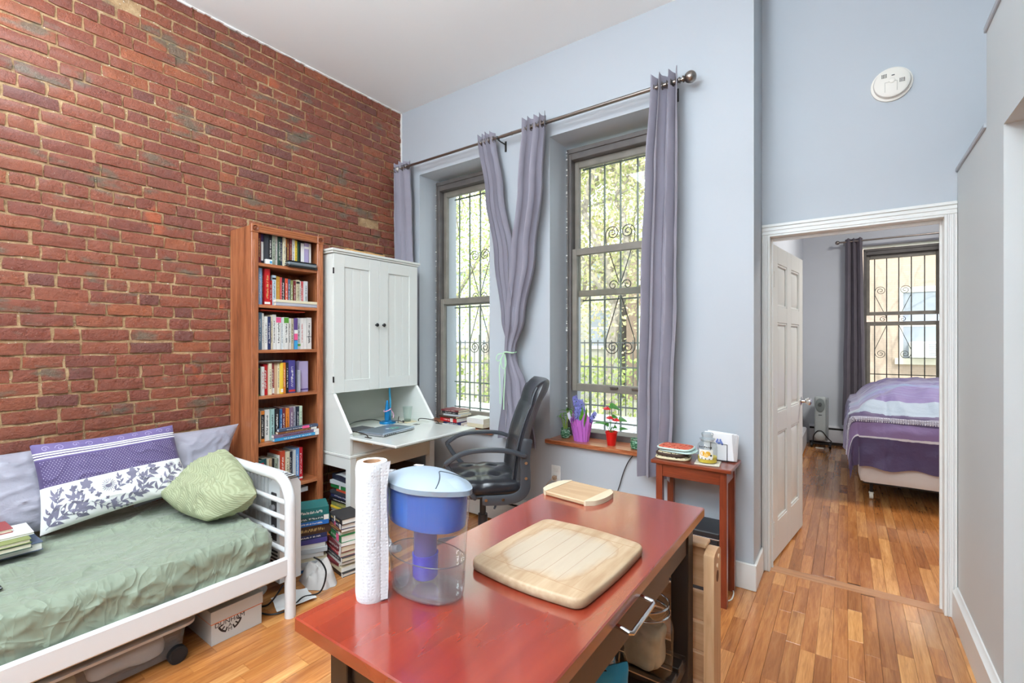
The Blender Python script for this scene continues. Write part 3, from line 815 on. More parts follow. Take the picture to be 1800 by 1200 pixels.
# anthurium in a red pot
ax_, ay_ = -1.285, 2.95
t = thing('anthurium_plant', 'small anthurium with red flowers in a bright red pot on the window board', 'potted plant', (ax_, ay_, SZ))
mb = MB(); mb.lathe([(.026, 0), (.028, .003), (.0385, .082), (.0415, .085), (.0415, .092), (.038, .092), (.036, .08), (.0001, .08)], (ax_, ay_, SZ), 28); mb.build('pot', M('red_pot', (214, 24, 22), .35), t)
stems = [((-.005, .0), (-.012, 0, .235), 'L', (1, -.2, -.05), .085, .05), ((.0, 0), (.0, 0, .16), 'L', (1, -.3, .2), .06, .04), ((.005, 0), (.055, -.01, .15), 'L', (1, .1, .05), .06, .045), ((-.008, 0), (-.035, -.02, .115), 'L', (-1, -.3, .2), .09, .028), ((0, -.01), (.03, -.03, .10), 'L', (.7, -.6, .2), .05, .032), ((0, 0), (-.02, .0, .10), 'L', (-.5, -.5, .4), .05, .035), ((0, 0), (.05, .02, .08), 'L', (1, .2, .3), .06, .03), ((0, 0), (.015, -.01, .10), 'L', (.3, -.8, .3), .05, .032)]
mb = MB(); ml = MB()
for (b, e, k, d, L, W) in stems:
    p0 = (ax_+b[0], ay_+b[1], SZ+.08); p1 = (ax_+e[0], ay_+e[1], SZ+.03+e[2]); mb.tube(cr([p0, ((p0[0]+p1[0])/2-.004, (p0[1]+p1[1])/2, (p0[2]+p1[2])/2+.01), p1], 4), .0018, 6)
    leaf(ml, p1, d, L, W, .25, .12, 7, roll=(.9 if d[0] > 0 else -.9), heart=True)
mb.build('stem', leafd, t); ml.build('leaves', leafd, t, smooth=60)
for (dx, dz) in ((-.028, .215), (-.006, .155), (.036, .145)):
    mb = MB(); leaf(mb, (ax_+dx, ay_-.02, SZ+.03+dz), (.9, -.3, .12), .038, .034, .2, .15, 6, roll=.9, heart=True); leaf(mb, (ax_+dx, ay_-.02, SZ+.03+dz), (-.9, -.2, .1), .024, .03, .2, .15, 6, roll=-.9, heart=True); mb.build('red_flower', M('red_spathe', (196, 36, 38), .35), t, smooth=60)
# second green pot half hidden by the curtain
t = thing('succulent_plant', 'small plant in a green glazed pot half hidden behind the right-hand curtain', 'potted plant', (-1.115, 2.94, SZ))
glazed_pot(t, -1.115, 2.94, SZ, .95)
mb = MB()
for k in range(9): a = k*2.4; leaf(mb, (-1.115, 2.94, SZ+.055), (cos(a), sin(a), .5), .05, .014, .4, .2, 6)
mb.build('leaves', M('dark_succulent', (46, 70, 60), .5), t, smooth=60)

# ------------------------------------------------------------------ the garden and houses outside
def facade(name, label, x0, x1, y, z0, z1, mat, wins, courses=True):
    t = thing(name, label, 'building', ((x0+x1)/2, y+2, z0))
    mb = MB(); mb.box(x0, x1, y, y+4, z0, z1); mb.build('wall', mat, t, smooth=0)
    mb = MB(); mb.box(x0-.1, x1+.1, y-.2, y+.1, z1, z1+.35, .03); mb.build('cornice', M('stone_trim', (214, 208, 198), .8), t)
    for (wx, wz, ww, wh) in wins:
        f = MB(); f.box(wx-.07, wx, y-.03, y+.02, wz, wz+wh); f.box(wx+ww, wx+ww+.07, y-.03, y+.02, wz, wz+wh); f.box(wx-.07, wx+ww+.07, y-.04, y+.02, wz+wh, wz+wh+.12)
        f.box(wx, wx+ww, y-.02, y+.01, wz+wh*.48, wz+wh*.53); f.box(wx-.15, wx+ww+.15, y-.12, y+.02, wz-.14, wz)
        fo = f.build('window', M('stone_trim', (0, 0, 0)), t, smooth=0)
        g = MB(); g.box(wx, wx+ww, y-.012, y-.004, wz, wz+wh); g.build('pane', M('far_pane', (150, 156, 166), .15), fo, smooth=0)
    return t
pale_brick = NT('pale_pink_brick'); bt = pale_brick.n('ShaderNodeTexBrick'); bt.inputs['Scale'].default_value = 5
bt.inputs['Color1'].default_value = C(184, 164, 150); bt.inputs['Color2'].default_value = C(178, 158, 144); bt.inputs['Mortar'].default_value = C(168, 150, 138)
bt.inputs['Mortar Size'].default_value = .012
mp = pale_brick.n('ShaderNodeMapping'); mp.inputs['Rotation'].default_value = (pi/2, 0, 0); pale_brick.l(pale_brick.obj(), mp.inputs[0]); pale_brick.l(mp.outputs[0], bt.inputs['Vector']); pale_brick.l(bt.outputs[0], pale_brick.p.inputs['Base Color']); pale_brick.p.inputs['Roughness'].default_value = .9
tb = facade('brick_house', 'pale pink brick house across the yard behind the bedroom window', -2.6, 9, 14.0, -1, 9.5, pale_brick.mat, [(1.05, 1.0, .85, 1.5), (1.05, 3.6, .85, 1.5), (-1.3, 1.0, .8, 1.5), (-1.3, 3.6, .8, 1.5), (3.4, 1.0, .85, 1.5), (3.4, 3.6, .85, 1.5)])
t = thing('air_conditioner', 'white window air conditioner on the pink brick house', 'air conditioner', (1.45, 13.8, 1.0))
mb = MB(); mb.box(1.15, 1.75, 13.55, 13.985, 1.02, 1.38, .02); mb.build('casing', M('ac_white', (235, 236, 238), .5), t)
mb = MB()
for k in range(6): mb.box(1.45, 1.72, 13.535, 13.56, 1.08+k*.045, 1.10+k*.045)
mb.build('louver', M('ac_grey', (150, 154, 160), .5), t, smooth=0)
grille('black iron scroll grille outside the bedroom window', BY+.25, [.30, .425, .548, .672, .80, .92], .74, 2.60, .486, 2.046, 1.63, 1.22, .186, 0, (2.47, .95), M('thin_black_iron', (52, 50, 50), .5), True)
facade('pale_house', 'pale stucco house with sash windows beyond the garden trees', -19, -7.8, 18.5, -1, 5.0, M('pale_stucco', (176, 174, 166), .9), [(-17+i*2.0, 1.2+j*2.6, .9, 1.5) for i in range(5) for j in range(2)])
facade('brown_house', 'reddish brown house standing behind the garden trees', -7.4, -3.1, 18.5, -1, 5.2, M('brown_stucco', (150, 130, 116), .9), [(-6.8+i*1.7, 1.2+j*2.6, .9, 1.5) for i in range(2) for j in range(2)])
mb = MB(); mb.box(-30, 14, 3.4, 40, -1.2, -1.0); struct(mb.build('ground', M('yard_ground', (170, 172, 150), .9, var=(.6, .25)), smooth=0))
# deck with boards and iron fence
t = thing('garden_deck', 'pale grey wooden deck outside the two windows', 'deck', (-4.2, 5.0, .20))
dkm = wood('grey_deck_board', (176, 176, 178), (202, 203, 206), (220, 221, 224), (10, 1, 10), .7, 0, 3, .1, island=[(0, (1, 1, 1, 1)), (.5, (.94, .94, .95, 1)), (.75, (1.05, 1.05, 1.05, 1))], world=True)
for k in range(50):
    x0 = -8.2+k*.15; mb = MB(); mb.box(x0, x0+.138, 3.42, 6.46, .255, .30, .003); mb.build('deck_board', dkm, t, smooth=0)
mb = MB(); mb.box(-8, -.75, 3.5, 3.6, -1, .255); mb.box(-8, -.75, 6.3, 6.4, -1, .255); mb.build('joist', M('joist_wood', (120, 110, 100), .8), t, smooth=0)
fi = M('fence_iron', (70, 74, 72), .6)
t = thing('iron_fence', 'black iron picket fence along the far edge of the deck', 'fence', (-4.2, 6.5, .30))
for z in (.42, 1.0, 1.36): mb = MB(); mb.box(-8, -.72, 6.485, 6.515, z-.010, z+.010); mb.build('rail', fi, t, smooth=0)
for k in range(66):
    x = -8+.11*k; mb = MB(Matrix.Translation((x, 6.5, 0))); mb.box(-.0055, .0055, -.0055, .0055, .30, 1.40 if k % 12 else 1.5); mb.build('picket', fi, t, smooth=0)
# trees
bark = M('grey_bark', (150, 142, 132), .9, var=(12, .25)); 
def leafmat(name, a, b_, c):
    t = NT(name); g = t.n('ShaderNodeNewGeometry'); col = t.ramp(g.outputs['Random Per Island'], [(0, C(*a)), (.35, C(*b_)), (.7, C(*c)), (1, C(*a))])
    df = t.n('ShaderNodeBsdfDiffuse'); tl = t.n('ShaderNodeBsdfTranslucent'); t.l(col, df.inputs[0]); t.l(col, tl.inputs[0])
    mx = t.n('ShaderNodeMixShader'); mx.inputs[0].default_value = .45; t.l(df.outputs[0], mx.inputs[1]); t.l(tl.outputs[0], mx.inputs[2]); t.l(mx.outputs[0], t.out.inputs[0]); return t.mat
spring = leafmat('spring_foliage', (170, 178, 118), (204, 206, 152), (224, 206, 180)); green = leafmat('green_foliage', (146, 164, 100), (180, 194, 124), (212, 216, 164))
def tree(label, x, y, h, seed, lm, nleaf, spread, trunk=.12, name='garden_tree', lean=0, z0=-1.0, bare=False, low=.35, cat='tree', bm_=None):
    rr = random.Random(seed); t = thing(name, label, cat, (x, y, z0)); tips = []
    mb = MB()
    def grow(p, d, L, r, dep):
        q = p+d*L; m = (p+q)/2+Vector((rr.uniform(-1, 1), rr.uniform(-1, 1), rr.uniform(-.5, .5)))*L*.08
        mb.tube([p, m, q], [r, r*.88, r*.72], 6)
        if dep == 0: tips.append((p, q)); return
        if dep < 4: tips.append((p, q))
        for k in range(3 if dep > 1 else 2):
            a = rr.uniform(0, 2*pi); tilt = rr.uniform(.35, .85)
            s = d.orthogonal().normalized(); s = Matrix.Rotation(a, 3, d) @ s
            grow(q, (d*cos(tilt)+s*sin(tilt)*spread+Vector((0, 0, .12))).normalized(), L*rr.uniform(.6, .8), r*.62, dep-1)
    base = Vector((x, y, z0)); 
    grow(base, Vector((lean, 0, 1)).normalized(), h*low, trunk, 5 if bare else 4)
    mb.build('trunk', bm_ or bark, t)
    if not bare:
        lb = MB()
        for k in range(nleaf):
            if k % 5 < 2:
                while 1:
                    a_ = rr.uniform(0, 2*pi); rr_ = rr.random()**.45; ph = math.acos(rr.uniform(-1, 1)); dv = Vector((sin(ph)*cos(a_), sin(ph)*sin(a_), cos(ph)))*rr_
                    c = Vector((x+lean*h*.5, y, z0+h*.60))+Vector((dv.x*h*.30, dv.y*h*.24, dv.z*h*.36))
                    if noise.noise(c*1.1)+.45*noise.noise(c*3.1) > .07: break
                p = q = c
            else: p, q = rr.choice(tips)
            c = p.lerp(q, rr.random())+Vector((rr.gauss(0, 1), rr.gauss(0, 1), rr.gauss(0, 1)))*.42
            a = Vector((rr.gauss(0, 1), rr.gauss(0, 1), rr.gauss(0, 1))).normalized(); b_ = a.orthogonal().normalized(); s_ = rr.uniform(.028, .062)
            lb.add([c-a*s_, c-b_*s_*.6, c+a*s_, c+b_*s_*.6], [(0, 1, 2, 3)])
        f = lb.build('foliage', lm, t, smooth=0, norm=False); f['kind'] = 'stuff'
    return t
tree('leafy spring tree with a forked pale trunk behind the plant window', -3.9, 9.2, 9.0, 4, spring, 11000, 1.0, .13)
tree('tall leaning tree with thin leaves seen through the left window', -8.6, 10.6, 9.5, 9, green, 8000, .9, .15, lean=.12)
tree('bushy yellow green tree far behind the fence', -6.6, 12.4, 9.5, 15, spring, 11000, 1.1, .14)
tree('low spreading green tree at the right of the fence', -2.6, 12.0, 9.0, 21, spring, 9000, 1.0, .12)
tree('small dense tree close to the left window', -11.8, 12.5, 9.0, 31, green, 9000, 1.1, .12)
tree('bare white branched tree in front of the pink brick house', 1.9, 10.6, 6.4, 12, None, 0, 1.1, .06, bare=True, name='bare_tree', bm_=M('white_bark', (235, 235, 232), .8))
for (hx0, hx1, yy, s, lb_) in ((-10, -6.6, 7.6, 3, 'green hedge behind the fence at the left window'), (-6.4, -3.0, 7.9, 5, 'green hedge behind the fence at the plant window')):
    rr = random.Random(s); t = thing('hedge', lb_, 'hedge', ((hx0+hx1)/2, yy, -1)); lb2 = MB()
    for k in range(2600):
        c = Vector((rr.uniform(hx0, hx1), yy+rr.gauss(0, .2), -1+2.1*rr.random()**.8)); a = Vector((rr.gauss(0, 1), rr.gauss(0, 1), rr.gauss(0, 1))).normalized(); b_ = a.orthogonal().normalized(); s_ = rr.uniform(.03, .06)
        lb2.add([c-a*s_, c-b_*s_*.6, c+a*s_, c+b_*s_*.6], [(0, 1, 2, 3)])
    f = lb2.build('foliage', green, t, smooth=0, norm=False); f['kind'] = 'stuff'
# ------------------------------------------------------------------ books
pages_m = M('book_pages', (226, 216, 190), .85, bump=(300, .2, .0008)); pages_w = M('white_pages', (236, 234, 226), .85)
white_l = M('print_white', (232, 230, 224), .6); black_l = M('print_black', (26, 24, 26), .6); gold_l = M('print_gold', (206, 176, 110), .5); red_l = M('print_red', (190, 50, 46), .6); pink_l = M('print_pink', (232, 92, 140), .6); green_l = M('print_green', (86, 150, 50), .6)
BC = {'white': (226, 225, 220), 'cream': (222, 212, 182), 'pale green': (196, 216, 190), 'maroon': (112, 34, 42), 'purple': (92, 70, 128), 'dark grey': (58, 60, 66), 'black': (30, 30, 34), 'orange': (224, 132, 44),
      'dark green': (36, 66, 52), 'navy': (38, 48, 92), 'brown': (124, 76, 48), 'yellow': (232, 198, 62), 'lilac': (172, 160, 196), 'light blue': (140, 176, 216), 'red': (196, 30, 36), 'pale blue': (188, 208, 220),
      'ochre': (182, 138, 52), 'red orange': (206, 76, 48), 'slate blue': (78, 92, 116), 'olive green': (134, 142, 84), 'beige': (196, 186, 156), 'coral red': (196, 74, 78), 'pale grey': (200, 204, 206), 'blue grey': (96, 126, 148),
      'indigo': (76, 70, 142), 'tan': (200, 168, 136), 'silver grey': (176, 176, 186), 'teal': (22, 108, 108), 'dark teal': (34, 84, 90), 'pale teal': (160, 196, 190), 'blue': (46, 98, 148), 'mauve': (124, 98, 122),
      'grey green': (152, 160, 142), 'dark navy': (36, 40, 58), 'cornflower blue': (96, 150, 210), 'bright red': (204, 26, 44), 'brick red': (150, 62, 60), 'bright blue': (28, 110, 190), 'sky blue': (60, 156, 206), 'dark brown': (72, 50, 38), 'grey': (140, 142, 144), 'green': (36, 120, 62)}
def bmat(c): return M('book_'+c.replace(' ', '_'), BC[c], .42)
brr = random.Random(42)
def marks(mb, t, h, z0, z1, wd=.34, dens=.8):
    """rows of small printed glyph blocks down a spine (flat print, illegible in the photo)"""
    z = z1
    while z > z0:
        g = brr.uniform(.0016, .0034)
        if brr.random() < dens:
            w_ = wd*t*brr.uniform(.45, 1); o_ = wd*t*.5*brr.choice((-1, 1, 0)); a_ = t/2-wd*t/2 if o_ < 0 else t/2+wd*t/2-w_; mb.add([(a_, -.0004, z-g), (a_+w_, -.0004, z-g), (a_+w_, -.0004, z), (a_, -.0004, z)], [(0, 1, 2, 3)])
        z -= g+.0013
def book(m, t, h, d, c, label, group=None, ink='white', soft=True, txt=(.2, .82), extra=None, pg=None, name='book'):
    """m = frame with x = thickness, y = from spine to fore edge, z = height of the book"""
    mb = MB(m); cv = .0018 if soft else .003
    mb.box(0, cv, .0, d, 0, h, .0005); mb.box(t-cv, t, 0, d, 0, h, .0005); mb.box(0, t, 0, .0022, 0, h, .001)
    o = mb.build(name, bmat(c), None); tag(o, label, 'book', group)
    i = .0 if soft else .003
    p = MB(m); p.box(cv, t-cv, .002, d-.0015-i, i+.0006, h-i-.0006); p.build('pages', pg or brr.choice((pages_m, pages_w)), o, smooth=0)
    if ink:
        l = MB(m); marks(l, t, h, h*txt[0], h*txt[1]); 
        if l.v: l.build('lettering', {'white': white_l, 'black': black_l, 'gold': gold_l, 'red': red_l}[ink], o, smooth=0)['kind'] = 'stuff'
    for (a, b, q) in (extra or []):
        e = MB(m); e.box(.0002, t-.0002, -.0008, .0003, h*a, h*b); e.build('spine_label', {'white': white_l, 'black': black_l, 'gold': gold_l, 'pink': pink_l, 'green': green_l, 'red': red_l, 'orange': bmat('orange'), 'sky': bmat('sky blue'), 'purple': bmat('purple')}[q], o, smooth=0)
    return o
def frame(o, x, y, z):
    """matrix from origin and the directions of the three book axes"""
    x = Vector(x).normalized(); y = Vector(y).normalized(); z = Vector(z).normalized()
    return Matrix(((x[0], y[0], z[0], o[0]), (x[1], y[1], z[1], o[1]), (x[2], y[2], z[2], o[2]), (0, 0, 0, 1)))
ORD = ['first', 'second', 'third', 'fourth', 'fifth', 'sixth', 'seventh', 'eighth', 'ninth', 'tenth', 'eleventh', 'twelfth', 'thirteenth', 'fourteenth', 'fifteenth', 'sixteenth', 'seventeenth', 'eighteenth', 'nineteenth', 'twentieth']

# ---- the tall oak bookcase
SX0, SX1, SY0, SY1, SH = -3.300, -3.012, 1.437, 1.925, 2.118
oak = wood('red_oak', (112, 62, 38), (168, 100, 62), (200, 134, 92), (22, 22, 1.6), .35, .25, 3.0, .15)
oakh = wood('red_oak_level', (112, 62, 38), (170, 102, 62), (202, 136, 94), (22, 1.6, 22), .35, .25, 3.0, .15)
bc = thing('bookcase', 'tall narrow red oak bookcase against the brick wall, filled with books', 'bookcase', ((SX0+SX1)/2, (SY0+SY1)/2, 0))
for (a, b) in ((SY0, SY0+.02), (SY1-.02, SY1)): mb = MB(); mb.box(SX0, SX1-.02, a, b, 0, SH-.01, .001); mb.build('side_panel', oak, bc)
mb = MB(); mb.box(SX0, SX0+.008, SY0+.02, SY1-.02, .02, SH-.02); mb.build('back_panel', oak, bc)
mb = MB(); mb.box(SX0, SX1-.02, SY0+.02, SY1-.02, SH-.035, SH-.012, .001); mb.build('top_panel', oakh, bc)
for (a, b) in ((SY0-.002, SY0+.042), (SY1-.042, SY1+.002)):
    mb = MB(); mb.box(SX1-.02, SX1, a, b, 0, SH-.052, .004); mb.box(SX1-.001, SX1+.003, a+.012, b-.012, .06, SH-.1, .002); mb.build('stile', oak, bc)
    mb = MB(); mb.box(SX1-.02, SX1+.004, a-.002, b+.002, SH-.054, SH, .003); ro = mb.build('rosette_block', oak, bc)
    cy = (a+b)/2; R_ = Matrix.Translation((SX1+.004, cy, SH-.027)) @ Matrix.Rotation(pi/2, 4, 'Y')
    mb = MB(R_); mb.lathe([(.018, 0), (.017, .0035), (.0145, .001)], n=24); mb.lathe([(.0135, 0), (.0125, .0025), (.010, .0008)], n=24); mb.lathe([(.007, 0), (.005, .003), (.0001, .0035)], n=16); mb.build('rosette', wood('carved_oak', (70, 34, 20), (120, 64, 38), (170, 96, 60)), ro)
mb = MB(); mb.box(SX1-.02, SX1+.001, SY0+.042, SY1-.042, SH-.05, SH-.004, .003)
for k in range(3): mb.box(SX1, SX1+.003, SY0+.043, SY1-.043, SH-.045+k*.014, SH-.037+k*.014, .002)
mb.build('header_rail', oakh, bc)
def sz(py): return P(455, py, 'x', SX1)[2]
shelf_z = [sz(461), sz(534.5), sz(615), sz(697), sz(781), .425, .13]
for z in shelf_z: mb = MB(); mb.box(SX0+.008, SX1-.006, SY0+.021, SY1-.021, z-.02, z, .002); mb.build('shelf', oakh, bc)
mb = MB(); mb.box(SX1-.018, SX1-.004, SY0+.042, SY1-.042, 0, .11, .002); mb.build('plinth', oakh, bc)
mb = MB()
for k in range(34):
    z = .3+k*.052
    for x in (-3.06, -3.24): mb.box(x-.003, x+.003, SY1-.0215, SY1-.019, z-.003, z+.003)
mb.build('shelf_pin_holes', M('pin_hole', (50, 28, 18), .8), bc, smooth=0)['kind'] = 'stuff'
# books: (colour, width px, height m, ink, extra labels)
S = [
 ('top shelf', .165, [('pale green', 3, .215, 'black', None), ('maroon', 5, .205, 'gold', None), ('purple', 5, .205, 'black', [(.12, .74, 'white'), (0, .1, 'black')]), ('dark grey', 7, .205, None, None), ('black', 5, .205, 'white', None), ('grey green', 5, .21, 'black', None), ('white', 5, .215, 'black', None), ('dark green', 4, .21, 'white', None), ('navy', 4, .212, 'white', None), ('cream', 4, .21, 'black', None), ('black', 3, .20, 'white', [(.7, .97, 'orange')]), ('brown', 4, .20, 'gold', None), ('maroon', 4, .20, 'gold', None), ('white', 5, .195, 'black', None), ('yellow', 4, .19, 'black', None), ('dark green', 4, .185, None, None), ('black', 3, .185, None, None), ('navy', 6, .185, 'black', [(.2, .97, 'white')]), ('lilac', 8, .186, None, [(.78, .86, 'white')]), ('purple', 5, .187, 'black', [(.2, .99, 'white')])]),
 ('second shelf', .15, [('white', 3, .20, 'red', None), ('light blue', 7, .235, 'white', None), ('maroon', 3, .23, 'gold', None), ('red', 9, .235, 'gold', [(.03, .09, 'white')]), ('red', 5, .165, 'white', None), ('pale blue', 6, .20, 'black', [(.86, .92, 'black')]), ('ochre', 6, .195, 'gold', None), ('coral red', 2, .19, 'white', None), ('black', 6, .19, 'white', None), ('red orange', 5, .188, 'white', None), ('slate blue', 4, .185, 'white', None), ('olive green', 5, .18, 'white', None), ('maroon', 4, .178, 'white', None), ('beige', 6, .185, 'black', [(.86, .94, 'black')]), ('white', 3, .18, 'black', None), ('coral red', 5, .18, 'white', None), ('pale grey', 6, .182, 'black', None)]),
 ('third shelf', .15, [('cream', 4, .25, 'black', [(.6, .8, 'green')]), ('blue grey', 6, .24, 'white', None), ('white', 3, .235, 'black', None), ('white', 5, .215, 'black', None), ('navy', 5, .215, 'white', None), ('cream', 4, .225, 'black', None), ('white', 6, .23, 'black', None), ('white', 8, .215, 'black', [(.83, .99, 'pink')]), ('pale grey', 3, .21, 'black', None), ('white', 8, .215, 'black', [(.82, .99, 'green')]), ('white', 5, .21, 'black', None), ('beige', 5, .21, 'black', None), ('purple', 6, .213, None, [(.5, .62, 'white'), (.3, .5, 'pink'), (.0, .28, 'sky')]), ('pale grey', 6, .215, 'black', [(.1, .17, 'green')]), ('white', 6, .215, 'red', None), ('white', 5, .215, None, None), ('white', 9, .22, 'black', [(.385, .4, 'black')])]),
 ('fourth shelf', .14, [('black', 8, .20, 'white', [(.83, .87, 'green'), (.0, .03, 'green')]), ('white', 5, .185, 'red', None), ('red', 7, .20, 'white', None), ('cream', 5, .205, 'black', None), ('brick red', 5, .205, 'white', [(.03, .2, 'white')]), ('tan', 5, .205, None, None), ('cream', 4, .205, 'black', None), ('yellow', 4, .205, None, [(.05, .16, 'white')]), ('orange', 5, .205, 'white', None), ('black', 4, .205, 'white', None), ('indigo', 11, .22, 'white', [(.04, .1, 'red')]), (None, 6, 0, None, None), ('silver grey', 3, .15, None, None), ('lilac', 16, .21, None, [(.05, .1, 'purple')])]),
 ('fifth shelf', .13, [('pale grey', 2, .19, None, None), ('dark grey', 5, .20, 'white', None), ('tan', 2, .20, None, None), ('black', 6, .20, 'white', [(.88, 1, 'orange'), (0, .1, 'orange')]), ('white', 8, .205, 'black', None), ('pale teal', 7, .205, 'black', None), ('black', 8, .205, 'white', None), ('blue', 4, .20, 'white', None), ('maroon', 6, .205, 'white', None), ('orange', 6, .20, 'black', None), ('mauve', 6, .205, 'white', None), ('silver grey', 5, .205, 'black', None), ('dark navy', 5, .205, 'white', None), ('pale green', 5, .205, 'black', None)]),
 ('sixth shelf', .14, [('black', 4, .185, 'white', None), ('teal', 8, .19, 'white', [(.78, .93, 'red')]), ('dark teal', 6, .195, 'gold', None), ('cream', 2, .19, None, None), ('tan', 7, .19, 'gold', None), ('black', 2, .19, None, None), ('grey green', 7, .185, 'black', None), ('white', 3, .20, None, None), ('red orange', 8, .225, 'white', None), ('cream', 7, .215, 'black', None), ('dark navy', 6, .21, 'white', [(.0, .15, 'white')]), ('pale grey', 4, .22, None, None), ('cornflower blue', 7, .225, 'white', None), ('bright red', 7, .225, 'white', [(.05, .1, 'white')])]),
]
for si, (sn, dep, lst) in enumerate(S):
    z = shelf_z[si]; tot = 97.0; y = SY0+.0425; k = 0; span = .403
    for (c, wpx, h, ink, ex) in lst:
        t = wpx/tot*span
        if c:
            xf = -3.055+brr.uniform(-.012, .006)
            h = min(h, (shelf_z[si-1]-.022 if si else SH-.04)-z-.006)
            lean = brr.uniform(-.012, .012)
            book(Matrix.Translation((xf, y+.0003, z+.0004)) @ Matrix.Rotation(pi/2, 4, 'Z'), t-.0006, h, dep, c,
                 '%s book, %s from the left on the %s of the bookcase' % (c, ORD[k], sn), 'books standing on the '+sn, ink, wpx < 7, extra=ex)
            k += 1
        y += t
def shelfpy(px): return SY0+.0425+(px-455)/97*.403
def flat(px0, px1, zb, t, c, label, d=.05, xf=-3.02, ink='white', ex=None, group='books lying flat on the bookcase shelves', rz=0, soft=True, h=None, pg=None):
    y0 = shelfpy(px0); y1 = shelfpy(px1)
    m = Matrix.Translation((xf, y0, zb)) @ Matrix.Rotation(rz, 4, 'Z') @ Matrix(((0, -1, 0, 0), (0, 0, 1, 0), (-1, 0, 0, t), (0, 0, 0, 1)))
    # x -> -z (thickness), y -> -x (depth), z -> +y (height)
    return book(m, t, y1-y0, d, c, label, group, ink, soft, extra=ex, pg=pg)
z2 = shelf_z[1]; flat(482, 556, z2, .022, 'silver grey', 'thick grey book lying flat on the second shelf under a cream one', d=.034, ink=None, soft=False)
flat(482, 556, z2+.0225, .018, 'cream', 'thin cream book lying flat on a grey book on the second shelf', d=.034, ink=None)
z3 = shelf_z[2]; flat(462, 535, z3+.252, .006, 'red orange', 'thin red booklet lying flat on top of the row on the third shelf', d=.12, xf=-3.05, ink=None)
z4 = shelf_z[3]; flat(456, 496, z4+.207, .010, 'dark brown', 'dark magazine pile lying flat above the fourth shelf row', d=.12, xf=-3.05, ink=None); flat(456, 497, z4+.2175, .005, 'grey', 'grey booklet lying on the dark magazine above the fourth shelf row', d=.12, xf=-3.05, ink=None)
z5 = shelf_z[4]
flat(478, 553, z5, .021, 'sky blue', 'sky blue book at the bottom of the flat stack on the fifth shelf', d=.034, xf=-3.004, ink='white', ex=[(.91, 1, 'white')], soft=False)
flat(477, 553, z5+.0215, .020, 'mauve', 'dull mauve book lying on the sky blue one on the fifth shelf', d=.034, xf=-3.004, ink='black', ex=[(.88, 1, 'white')])
flat(484, 550, z5+.042, .015, 'brown', 'rust brown book lying third in the flat stack on the fifth shelf', d=.034, xf=-3.008, ink='gold', ex=[(.84, .99, 'white')])
flat(485, 552, z5+.0575, .018, 'slate blue', 'slate book with a pink label on top of the fifth shelf stack', d=.034, xf=-3.006, ink='white', ex=[(.58, .76, 'pink')], soft=False)
# objects in front of the top row
y0 = shelfpy(499); y1 = shelfpy(551); z1 = shelf_z[0]
t = thing('camera_case', 'black and silver glossy case lying on the top shelf of the bookcase', 'case', (-3.035, (y0+y1)/2, z1))
mb = MB(); mb.box(-3.052, -3.000, y0, y1, z1, z1+.012, .005); mb.build('base', M('black_gloss', (26, 28, 30), .15), t)
mb = MB(); mb.box(-3.052, -2.996, y0+.002, y1-.002, z1+.0115, z1+.032, .009); mb.build('body', M('silver_plastic', (148, 160, 168), .25, .5), t)
mb = MB(); mb.box(-3.052, -3.002, y0+.006, y1-.006, z1+.031, z1+.042, .005); mb.build('lid', MC['black_gloss'], t)
mb = MB(); mb.box(-3.052, -3.03, shelfpy(468), shelfpy(478), z1, z1+.032, .002); o = mb.build('small_box', M('white_card', (232, 232, 228), .6)); tag(o, 'small white box with blue and yellow print on the top shelf', 'box')
e = MB(); e.box(-3.0302, -3.0292, shelfpy(474), shelfpy(477), z1+.006, z1+.022); e.build('blue_print', bmat('sky blue'), o, smooth=0)
# fifth row leftovers on the bottom shelves
for k, (px, c) in enumerate(((460, 'dark green'), (470, 'maroon'), (480, 'navy'), (492, 'black'))):
    book(Matrix.Translation((-3.06, shelfpy(px), shelf_z[6])) @ Matrix.Rotation(pi/2, 4, 'Z'), .032, .15, .13, c, '%s book standing on the bottom shelf of the bookcase' % c, 'books standing on the bottom shelf')
flat(520, 540, shelf_z[6]+.215, .03, 'pale grey', 'pale grey box book lying on the bottom shelf of the bookcase', d=.1, xf=-3.05, ink=None)

# ---- stacks of books on the floor
def stack(x, y, z, rz, items, where, group, hh):
    """items from the bottom up: (colour, thickness, length, depth, drz, shift, ink, extra, soft, label detail)"""
    n = len(items); tot = sum(i[1] for i in items); k_ = hh/tot
    for i, (c, t, L, d, dr, sh, ink, ex, soft, ds) in enumerate(items):
        t *= k_
        # frame: spine runs along local +x, faces local -y; thickness goes up
        m = Matrix.Translation((x, y, z)) @ Matrix.Rotation(rz+dr, 4, 'Z') @ Matrix.Translation((sh-L, 0, 0)) @ Matrix(((0, 0, 1, 0), (0, 1, 0, 0), (-1, 0, 0, t), (0, 0, 0, 1)))
        rank = 'at the bottom of' if i == 0 else 'on top of' if i == n-1 else ORD[i]+' from the bottom of'
        book(m, t, L, d, c, '%s %s, %s %s' % (c, ds.split(' with')[0], rank, where), group, ink, soft, extra=ex)
        z += t+.0004
